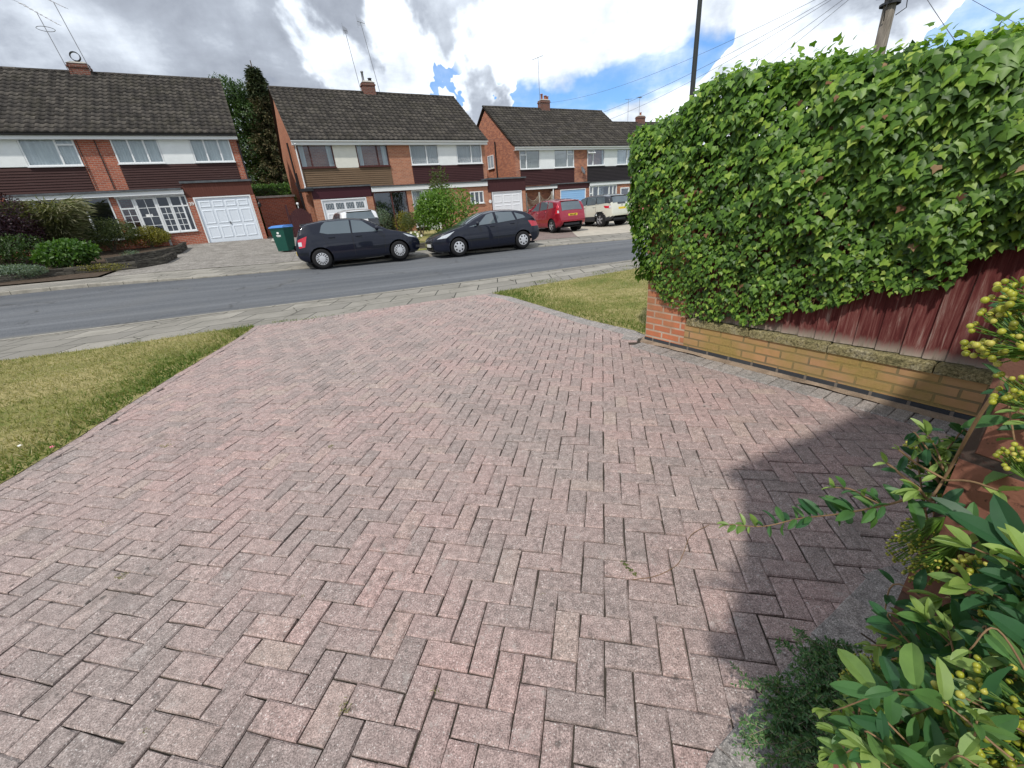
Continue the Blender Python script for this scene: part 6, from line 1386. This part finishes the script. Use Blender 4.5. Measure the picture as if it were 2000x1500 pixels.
CORSA = dict(top=[(0, .56), (.03, .66), (.10, .73), (.30, .83), (.62, .93), (.95, 1.01), (1.05, 1.04), (1.45, 1.27), (1.78, 1.42), (2.15, 1.48), (2.6, 1.49), (3.1, 1.47), (3.5, 1.42), (3.68, 1.37), (3.80, 1.18), (3.90, .98), (3.96, .85), (3.99, .70), (4.0, .55)],
             bot=[(0, .42), (.04, .26), (.15, .20), (.5, .17), (3.4, .18), (3.8, .24), (3.95, .34), (4.0, .46)], belt=(.93, 1.03), cowl=1.02, tail=3.7, wheels=(.80, 3.31), wr=.305, ws1=1.82, rw0=3.70, rw1=3.90, tumble=.36,
             windows=[[((1.44, .98), (2.22, 1.0), (2.18, 1.41), (1.88, 1.37)), ((1.44, .98), (1.88, 1.37), (1.88, 1.37), (1.46, 1.04))], [((2.27, 1.0), (2.98, 1.03), (2.98, 1.39), (2.24, 1.41)), ((2.98, 1.03), (3.20, 1.09), (3.10, 1.30), (2.98, 1.39))], [((1.22, .99), (1.45, 1.005), (1.47, 1.05), (1.24, 1.0))]],
             seams=[(1.28, .30, 1.20, .98), (2.26, .28, 2.24, 1.40), (2.26, .28, 2.24, 1.0), (3.02, .62, 3.16, 1.06), (1.28, .29, 2.9, .29)][:4], handles=[(2.05, .89), (2.88, .92)], mirror=(1.45, 1.02),
             head=[((.10, .66), (.42, .72), (.74, .93), (.30, .84))], tail_l=[((3.72, .70), (3.90, .68), (3.89, .93), (3.60, 1.02))], tail_w=[((3.80, .74), (3.90, .74), (3.89, .86), (3.79, .86))], rp=.52, fp=.42, gr=.60, rb=.90, spoiler=3.62)
ASTRA = dict(top=[(0, .55), (.03, .66), (.12, .74), (.35, .85), (.75, .96), (1.12, 1.04), (1.22, 1.07), (1.7, 1.30), (2.1, 1.45), (2.5, 1.505), (2.95, 1.51), (3.4, 1.48), (3.75, 1.42), (3.98, 1.33), (4.15, 1.16), (4.29, 1.0), (4.36, .86), (4.40, .70), (4.42, .55)],
             bot=[(0, .40), (.05, .24), (.2, .18), (.6, .16), (3.8, .17), (4.2, .25), (4.36, .34), (4.42, .46)], belt=(.94, 1.08), cowl=1.18, tail=4.0, wheels=(.92, 3.61), wr=.325, ws1=2.15, rw0=4.0, rw1=4.26, tumble=.38,
             windows=[[((1.78, 1.01), (2.48, 1.04), (2.44, 1.41), (2.18, 1.36)), ((1.78, 1.01), (2.18, 1.36), (2.18, 1.36), (1.80, 1.06))], [((2.58, 1.04), (3.34, 1.09), (3.24, 1.39), (2.55, 1.42))], [((3.42, 1.10), (3.78, 1.14), (3.70, 1.24), (3.34, 1.36))], [((1.40, .98), (1.72, 1.0), (1.74, 1.06), (1.44, 1.0))]],
             seams=[(1.42, .30, 1.36, .98), (2.54, .28, 2.52, 1.42), (3.28, .60, 3.46, 1.08)], handles=[(2.34, .93), (3.20, .97)], mirror=(1.72, 1.02),
             head=[((.14, .66), (.48, .68), (.86, .92), (.34, .84))], tail_l=[((4.02, .80), (4.33, .80), (4.30, .97), (3.88, 1.02))], rp=.75, fp=.44, gr=.66, rb=.95, spoiler=3.92)
NOTE = dict(top=[(0, .56), (.03, .68), (.12, .78), (.35, .90), (.75, 1.0), (.9, 1.05), (1.35, 1.30), (1.75, 1.46), (2.2, 1.53), (2.7, 1.54), (3.2, 1.52), (3.6, 1.47), (3.78, 1.42), (3.90, 1.22), (4.0, 1.0), (4.05, .86), (4.09, .70), (4.1, .55)],
            bot=[(0, .42), (.05, .26), (.2, .2), (3.6, .2), (3.9, .26), (4.05, .36), (4.1, .48)], belt=(.95, 1.08), cowl=.9, tail=3.8, wheels=(.78, 3.38), wr=.31, ws1=1.78, rw0=3.80, rw1=4.0, tumble=.30,
            windows=[[((1.40, 1.02), (2.15, 1.04), (2.12, 1.44), (1.85, 1.38)), ((1.40, 1.02), (1.85, 1.38), (1.85, 1.38), (1.42, 1.07))], [((2.24, 1.05), (2.95, 1.09), (2.95, 1.43), (2.22, 1.45))], [((3.02, 1.10), (3.55, 1.16), (3.40, 1.38), (3.02, 1.42))]],
            seams=[(1.2, .3, 1.15, 1.0), (2.20, .3, 2.19, 1.45), (3.0, .55, 3.0, 1.08)], handles=[(2.0, .93), (2.78, .97)], mirror=(1.4, 1.03),
            head=[((.12, .70), (.45, .74), (.80, .98), (.35, .90))], tail_l=[((3.72, .86), (4.0, .84), (3.96, 1.06), (3.80, 1.14)), ((3.80, 1.14), (3.96, 1.06), (3.90, 1.2), (3.78, 1.25))], tail_w=[((3.88, .90), (3.99, .89), (3.97, 1.0), (3.88, 1.02))], rp=.78, fp=.45, gr=.68, rb=1.02, spoiler=3.74)
SUV = dict(top=[(0, .64), (.03, .80), (.12, .92), (.35, 1.0), (.85, 1.06), (1.05, 1.10), (1.5, 1.38), (1.85, 1.54), (2.2, 1.59), (2.8, 1.61), (3.4, 1.59), (3.75, 1.54), (3.9, 1.48), (4.03, 1.24), (4.10, 1.06), (4.13, .90), (4.16, .75), (4.175, .6)],
           bot=[(0, .46), (.05, .32), (.25, .24), (3.7, .24), (4.0, .32), (4.12, .42), (4.175, .52)], belt=(1.02, 1.10), cowl=1.05, tail=3.9, wheels=(.86, 3.36), wr=.345, ws1=1.85, rw0=3.91, rw1=4.06, tumble=.26,
           windows=[[((1.52, 1.08), (2.2, 1.10), (2.18, 1.48), (1.88, 1.44)), ((1.52, 1.08), (1.88, 1.44), (1.88, 1.44), (1.54, 1.13))], [((2.28, 1.10), (3.0, 1.12), (2.98, 1.49), (2.26, 1.49))], [((3.06, 1.13), (3.70, 1.16), (3.62, 1.44), (3.04, 1.49))]],
           seams=[(1.3, .36, 1.25, 1.05), (2.24, .36, 2.22, 1.5), (3.02, .7, 3.02, 1.12)], handles=[(2.08, 1.0), (2.88, 1.01)], mirror=(1.52, 1.08),
           head=[((.10, .80), (.45, .82), (.55, .96), (.2, .93))], tail_l=[((3.72, .92), (4.04, .90), (4.04, 1.03), (3.62, 1.04))], tail_w=[((3.98, .92), (4.10, .92), (4.10, 1.02), (3.98, 1.02))], rp=.88, fp=.5, gr=.78, rb=1.02, spoiler=3.84)
def place(px1, py1, px2, py2, P_, L, ww, fs):
    """ground position and heading from two tyre contact points on one side (rear, front)"""
    a, b = gpt(px1, py1), gpt(px2, py2); d = (b - a)[:2]; d /= np.linalg.norm(d); n = np.array([-d[1], d[0]]) * fs; mid = (a + b)[:2] / 2 + n * (ww / 2 - .1)
    wc = (P_['wheels'][0] + P_['wheels'][1]) / 2; mid = mid - d * (L / 2 - wc) * -1 * -1
    return mid, atan2(d[1], d[0]), (a[2] + b[2]) / 2
mid, hd, zz = place(635, 526, 784, 511, CORSA, 4.0, 1.74, 1); car('parked_car', 'dark navy small hatchback seen from its right side, parked left of the other navy car', 'car', (mid[0], mid[1], zz + .03), hd, 4.0, 1.72, CORSA, dict(paint='navy', rim='cover14', reg='', roll=RAD(-2.0)))
mid, hd, zz = place(1020, 488, 903, 502, ASTRA, 4.42, 1.8, -1); car('parked_car', 'dark navy hatchback facing left with silver headlights, parked on the right', 'car', (mid[0], mid[1], zz + .03), hd, 4.42, 1.80, ASTRA, dict(paint='navy', rim='cover7', reg='', roll=RAD(1.6), scale=.94))
def rearplace(px, py, hdg, P_, L, Wd):
    """position from the contact point of the rear left tyre"""
    a = gpt(px, py)[:2]; d = np.array([cos(hdg), sin(hdg)]); n = np.array([-d[1], d[0]]); c = a - n * (Wd / 2 - .12) + d * (P_['wheels'][1] - L / 2); return (c[0], c[1], float(zf(*c)) + .02)
H_ = a2 + pi / 2
car('parked_car', 'crimson hatchback seen from behind, parked on the block drive', 'car', rearplace(1081, 456, H_ - .08, NOTE, 4.1, 1.69), H_ - .08, 4.1, 1.69, NOTE, dict(paint='crimson', rim='twin5', reg='YD64 AXP', spo='crimson'))
car('parked_car', 'cream small four-wheel-drive with a black roof, parked before the blue garage', 'car', rearplace(1174, 444, H_ + .02, SUV, 4.175, 1.775), H_ + .02, 4.175, 1.775, SUV, dict(paint='cream', rim='five', reg='', roof2='blackp', cladz=.50, mir='blackp'))
c_ = at(706, 430, 1.0) - np.array([0, 0, CAMZ]); c_ = c_ / np.hypot(c_[0], c_[1]); rp_ = c_[:2] * 20.6
car('parked_car', 'dark car with a roof painted white for its sky reflection, mostly hidden behind the left navy car', 'car', (rp_[0] + cos(H_) * 2.0, rp_[1] + sin(H_) * 2.0, float(zf(*rp_)) + .02), H_, 4.175, 1.80, SUV, dict(paint='blackp', rim='five', reg='', roof2='whitep', mir='whitep'))  # white on the roof is sky reflection painted over a dark car

# ------------------------------------------------------------------ firethorn and cotoneaster beside the camera
sheet('planting_bed', [(1.45, 1.12), (1.06, .87), (.79, .70), (.51, .53), (.25, .30), (.3, .0), (.9, -.2), (2.2, .9)], M['soil'], dz=.004, step=50, zfun=lambda x, y: 0.0)
FN = np.array([BA[1] * 1.0, -BA[0], 0]); FNn = np.array([BA[0], BA[1], 0])    # normal of the garage's left face points along -BA
def fdepth(px, py):
    r = ray(px, py); d = float(np.dot(np.append(BC, 0), FNn) / max(np.dot(r, FNn), 1e-3)); g = CAMZ / max(-r[2], .05)
    return min(d, g)
def fat(px, py, f): return at(px, py, fdepth(px, py) * f)
def smoothpath(pts, n=12):
    pts = [np.array(p) for p in pts]; pts = [2 * pts[0] - pts[1]] + pts + [2 * pts[-1] - pts[-2]]; out = []
    for i in range(1, len(pts) - 2):
        for k in range(n):
            t = k / n; a, b, c, d = pts[i - 1:i + 3]; out.append(.5 * (2 * b + (c - a) * t + (2 * a - 5 * b + 4 * c - d) * t * t + (3 * b - a - 3 * c + d) * t ** 3))
    return np.array(out + [pts[-2]])
class Bush:
    def __init__(s): s.w = MB(); s.P, s.D, s.N, s.S, s.R = [], [], [], [], []
    def shoot(s, pts, r0, r1, size, gap, r=(.2, .75), tipfresh=True, start=.12, pairs=False):
        c = smoothpath(pts); kd = min(1.0, np.linalg.norm(c[0] - np.array([0, 0, CAMZ])) / .75); r0 *= kd; r1 *= kd; L = np.r_[0, np.cumsum(np.linalg.norm(np.diff(c, axis=0), axis=1))]; s.w.tube(list(c[::2]) + ([c[-1]] if len(c) % 2 == 0 else []), list(np.interp(np.linspace(0, 1, len(list(c[::2]) + ([c[-1]] if len(c) % 2 == 0 else []))), [0, 1], [r0, r1])), 6)
        d = L[-1] * start; k = 0
        while d < L[-1]:
            p = np.array([np.interp(d, L, c[:, i]) for i in range(3)]); q = np.array([np.interp(min(d + .004, L[-1]), L, c[:, i]) for i in range(3)]); q0 = np.array([np.interp(max(d - .004, 0), L, c[:, i]) for i in range(3)]); t = (q - q0) / (np.linalg.norm(q - q0) + 1e-9)
            for m in range(random.choice((1, 2, 2, 3))):
                a = np.cross(t, rv3(1)[0]); a /= np.linalg.norm(a); a[2] += .35; D = t * random.uniform(.2, .9) + a
                fr = d / L[-1]; s.P.append(p); s.D.append(D); s.N.append(np.array([random.gauss(-.25, .35), random.gauss(-.25, .35), 1.0])); s.S.append(size * random.uniform(.55, 1.15) * (1 - .45 * fr ** 3))
                rr = random.uniform(*r)
                if tipfresh and fr > .85: rr = random.uniform(.8, 1)
                s.R.append(rr)
            d += gap * random.uniform(.7, 1.3)
        for m in range(3):
            s.P.append(c[-1]); s.D.append((c[-1] - c[-4]) / .01 + rv3(1)[0] * .6); s.N.append(np.array([0, 0, 1.]) + rv3(1)[0] * .5); s.S.append(size * .55); s.R.append(.95 if tipfresh else .6)
    def build(s, o, lm, wm, tpl=ELL):
        ds = np.linalg.norm(np.array(s.P) - [0, 0, CAMZ], axis=1); s.S = list(np.minimum(np.array(s.S), ds * .085))
        npmesh('foliage', *leaves(tpl, np.array(s.P), np.array(s.D), np.array(s.N), np.array(s.S), np.array(s.R)), L_[lm], o, smooth=True); s.w.build('branches', M[wm], o, smooth=True)
fo = thing('firethorn', 'firethorn shrub with long glossy leaves and green berry clusters, at the bottom right corner', 'shrub')
B = Bush(); base = np.array([.66, .40, .02]); base2 = np.array([.50, .05, .3])
st = [fat(1990, 1078, .80), fat(1924, 1044, .86), fat(1848, 996, .93), fat(1816, 980, .97)]
fk = at(1796, 956, fdepth(1848, 996) * .99); fd = fdepth(1848, 996)
B.shoot([fat(2060, 1100, .78)] + st[:2], .0024, .0024, .05, .03, start=.3); B.shoot(st + [fk], .0024, .0022, .045, .022, start=.0)
B.shoot([fk, at(1764, 930, fd * 1.04), at(1732, 904, fd * 1.07)], .0022, .0016, .028, .03, start=.7)
B.shoot([fk, at(1770, 974, fd * 1.02), at(1740, 984, fd * 1.06), at(1690, 995, fd * 1.12), at(1630, 1005, fd * 1.2), at(1560, 1013, fd * 1.28), at(1490, 1028, fd * 1.34), at(1424, 1024, fd * 1.38)], .0018, .0008, .033, .0085, r=(.35, .85), start=.02)
B.shoot([at(1720, 985, fd * 1.08), at(1690, 970, fd * 1.1), at(1660, 955, fd * 1.12), at(1628, 952, fd * 1.14)], .0015, .0008, .026, .012, r=(.5, .95))
# bare twig in front of the bricks
B.shoot([fat(1965, 735, .90), fat(1905, 825, .93), at(1850, 925, fd * .98), at(1805, 995, fd * 1.0)], .0024, .0019, .001, 5.0, start=1.0)
B.shoot([at(1843, 935, fd * .98), at(1790, 905, fd * 1.0), at(1755, 878, fd * 1.0)], .0015, .0012, .016, .03, r=(.7, 1)); B.shoot([at(1843, 938, fd * .98), at(1895, 940, fd * .93), at(1950, 958, fd * .88)], .0015, .0012, .045, .04, r=(.85, 1), start=.7)
B.shoot([at(1842, 915, fd * .98), at(1830, 880, fd), at(1812, 850, fd)], .0012, .0009, .045, .03, r=(.9, 1), start=.75)
def rnds(n, reg, roots, size, gap, f0, f1, rr, r0=.0012):
    for _ in range(int(n * 1.7)):
        size_ = size
        tx, ty = random.uniform(reg[0], reg[2]), random.uniform(reg[1], reg[3]); rx, ry = random.choice(roots); rx += random.uniform(-40, 40); ry += random.uniform(-40, 40); f = random.uniform(f0, f1)
        a = fat(rx, ry, f * 1.03); c = fat(tx, ty, f); m = (a + c) / 2 + np.array([random.gauss(0, .02), random.gauss(0, .02), random.uniform(.0, .05)]); B.shoot([a, m, c], r0, .0008, size * .88 * random.uniform(.75, 1.2), gap, r=rr, start=.25)
rnds(9, (1840, 1060, 2010, 1240), [(2040, 1150), (1990, 1260), (2030, 1350)], .052, .020, .66, .95, (.12, .6))
rnds(13, (1700, 1210, 1900, 1340), [(1950, 1290), (1900, 1380), (1850, 1400)], .042, .017, .70, .96, (.2, .75))
rnds(16, (1640, 1300, 1860, 1480), [(1880, 1400), (1860, 1520), (1750, 1520)], .036, .016, .70, .92, (.3, .9))
rnds(17, (1620, 1380, 2000, 1520), [(1800, 1560), (1900, 1560), (2020, 1480)], .042, .018, .50, .78, (.45, .98))
rnds(8, (1880, 1250, 2010, 1400), [(2060, 1350), (2040, 1450)], .040, .02, .60, .85, (.4, .9))
rnds(7, (1800, 850, 1850, 960), [(1850, 1010), (1870, 980)], .034, .016, 1.0, 1.06, (.0, .4))
rnds(5, (1965, 560, 2010, 900), [(2060, 700), (2060, 860)], .036, .022, .88, .97, (.3, .7), .0016)
B.build(fo, 'pyra', 'twig')
BR = MB(); ST = MB()
def berries(px, py, f, rad, n, br=.0034, dirn=(40, 60)):
    br *= .70; n = int(n * 1.7)
    c = fat(px, py, f); root = c + (fat(px + dirn[0], py + dirn[1], f) - c) * 1.0
    for _ in range(n):
        d = rv3(1)[0]; p = c + d * rad * random.uniform(.35, 1) ** .6 * np.array([1, .7, .9]); BR.sphere(p, br * random.uniform(.8, 1.15), 6, 0, random.random()); m = (p + root) / 2 + rv3(1)[0] * .003; ST.tube([root, m, p], .0005, 4)
berries(1955, 655, .80, .030, 60, .0036, (90, 40)); berries(1985, 580, .8, .02, 25, .0036, (60, 20)); berries(1975, 760, .82, .018, 24, .0034, (60, 40)); berries(1985, 890, .85, .016, 22, .003)
berries(1895, 1108, .86, .018, 22, .0036, (50, 40)); berries(1945, 1180, .84, .018, 20, .0036); berries(1985, 1205, .8, .02, 22, .0038); berries(1960, 1390, .62, .044, 95, .0036, (90, 30)); berries(1985, 1460, .60, .035, 50, .0036, (60, 40)); berries(1900, 1420, .66, .018, 18, .0034)
for (x, y) in ((1768, 1072), (1820, 1085), (1805, 1110), (1785, 1040)): berries(x, y, 1.03 if x < 1780 else .97, .026, 42, .0024, (60, -30))
for (x, y) in ((1690, 1300), (1710, 1345), (1665, 1330), (1740, 1290), (1720, 1375)): berries(x, y, .93, .022, 40, .0022, (50, 30))
berries(1780, 872, 1.05, .010, 8, .003, (30, 30)); berries(1775, 905, 1.05, .008, 6, .003, (30, 20))
BR.build('berries', M['berry'], fo, smooth=True); ST.build('berry_stalks', L_['lime'], fo)
# small-leaved cotoneaster
co = thing('cotoneaster', 'small-leaved grey-stemmed shrub spreading over the grey edging blocks, bottom right', 'shrub'); B = Bush()
croot = [onz(1700, 1370, .06), onz(1640, 1480, .05), onz(1750, 1450, .08)]
for tx, ty, h in ((1550, 1235, .16), (1500, 1340, .14), (1492, 1388, .13), (1460, 1450, .14), (1565, 1290, .15), (1600, 1260, .15), (1650, 1270, .13), (1540, 1470, .18), (1580, 1500, .2), (1520, 1420, .10), (1600, 1330, .16), (1640, 1400, .2), (1500, 1490, .10), (1560, 1390, .15), (1620, 1450, .22), (1680, 1330, .14)):
    for rep_ in range(5):
        a = random.choice(croot); c = onz(tx + random.gauss(0, 16) * (rep_ > 0), ty + random.gauss(0, 14) * (rep_ > 0), h * random.uniform(.7, 1.1)); m = (a + c) / 2 + np.array([0, 0, .04]); B.shoot([a, m, c],   .0016, .0007, .019, .0062, r=(.1, .8), tipfresh=(rep_ == 0), start=.15)
        for _ in range(3):
            t = random.uniform(.3, .9); p = a * (1 - t) ** 2 + 2 * m * t * (1 - t) + c * t * t; B.shoot([p, p + np.array([random.gauss(-.02, .03), random.gauss(.0, .03), random.uniform(.0, .03)]), p + np.array([random.gauss(-.04, .05), random.gauss(.0, .05), random.uniform(.0, .05)])], .0010, .0005, .018, .0065, r=(.1, .8), tipfresh=False)
B.build(co, 'coto', 'twiggrey')

# litter on the blocks
mb = MB(); tw = [onz(1385, 1025, .01), onz(1350, 1045, .02), onz(1335, 1080, .012), onz(1320, 1105, .008), onz(1280, 1125, .006), onz(1235, 1132, .006)]; mb.tube(list(smoothpath(tw)), .0016, 5); ob = mb.build('fallen_twig', M['twig']); tag(ob, 'thin curved dry twig lying on the block drive', 'twig')
B2 = [onz(1215, 1095, .005), onz(1228, 1108, .008), onz(1240, 1122, .006)]; Pn = np.array([B2[0] * (1 - t) + B2[2] * t for t in np.linspace(0, 1, 22)]); ob = npmesh('fallen_sprig', *leaves(RHO, Pn, np.c_[rng.normal(0, 1, (22, 2)), rng.normal(.1, .2, 22)], np.tile([0, 0, 1.], (22, 1)), np.full(22, .016), rng.uniform(.5, 1, 22)), L_['olive']); tag(ob, 'small green sprig lying on the block drive beside the dry twig', 'sprig')
mo = []
for (x, y, n_, s_) in ((675, 1380, 40, .02), (285, 1430, 26, .018), (240, 1126, 40, .022), (645, 872, 30, .02), (205, 1025, 20, .02), (325, 870, 24, .03), (590, 1165, 16, .012), (850, 1345, 14, .02), (1060, 1160, 12, .012), (530, 1060, 10, .012), (120, 880, 14, .02), (690, 730, 14, .02), (440, 1240, 10, .01)):
    c = onz(x, y, .0); mo.append(leaves((BLADE[0] * np.array([2.2, 1, 1]), BLADE[1]), c + np.c_[rng.normal(0, s_ * .6, (n_, 2)), np.zeros(n_)], np.c_[rng.normal(0, 1, (n_, 2)), rng.uniform(.1, .8, n_)], rv3(n_), rng.uniform(.3, 1, n_) * s_ * .9, rng.uniform(.3, .95, n_)))
ob = npmesh('weeds', *join(mo), L_['grass']); tag(ob, 'small tufts of weed and dry moss in the joints of the block drive', 'weeds', kind='stuff')
mo = []
for poly_, n_ in ((NPB, 26),):
    for _ in range(n_):
        x = random.choice([random.uniform(-8, -3), random.uniform(.5, 4.2)]); y = float(ip(x, NPB)) + random.uniform(-.02, .5 if x > 0 else .1); k = random.randint(12, 60); mo.append(leaves((BLADE[0] * np.array([1.6, 1, 1]), BLADE[1]), np.array([x, y, 0]) + np.c_[rng.normal(0, .14, k), rng.normal(0, .03, k), np.zeros(k)], np.c_[rng.normal(0, .8, (k, 2)), np.ones(k)], rv3(k), rng.uniform(.02, .05, k), rng.uniform(.0, .6, k)))
ob = npmesh('weeds', *join(mo), L_['grass']); tag(ob, 'grass weeds growing along the cracks of the near pavement', 'weeds', kind='stuff')
for (x, y, m_, lb) in ((98, 1875 / 2 - 62, 'pinkpetal', 'pink fallen petal on the lawn edge by the drive'), (35, 873, 'petal', 'pale fallen petal in the grass left of the pink one')):
    c = onz(x, y, .045); mb = MB(); mb.add([c, c + [.02, 0, .006], c + [.028, .02, .01], c + [.005, .022, .004]], [(0, 1, 2, 3)]); mb.add([c + [0, 0, .002], c + [-.015, .012, .008], c + [0, .028, .012], c + [.01, .014, .004]], [(0, 1, 2, 3)]); tag(mb.build('petal', M[m_]), lb, 'petal')
o = MB(); c = onz(1780, 803, .006); o.lathe([(.0, .0), (.045, .0), (.05, -.002)], 14, tuple(c), 'z'); tag(o.build('drain_hole', M['black']), 'small round black drain hole by the foot of the garden wall', 'drain')
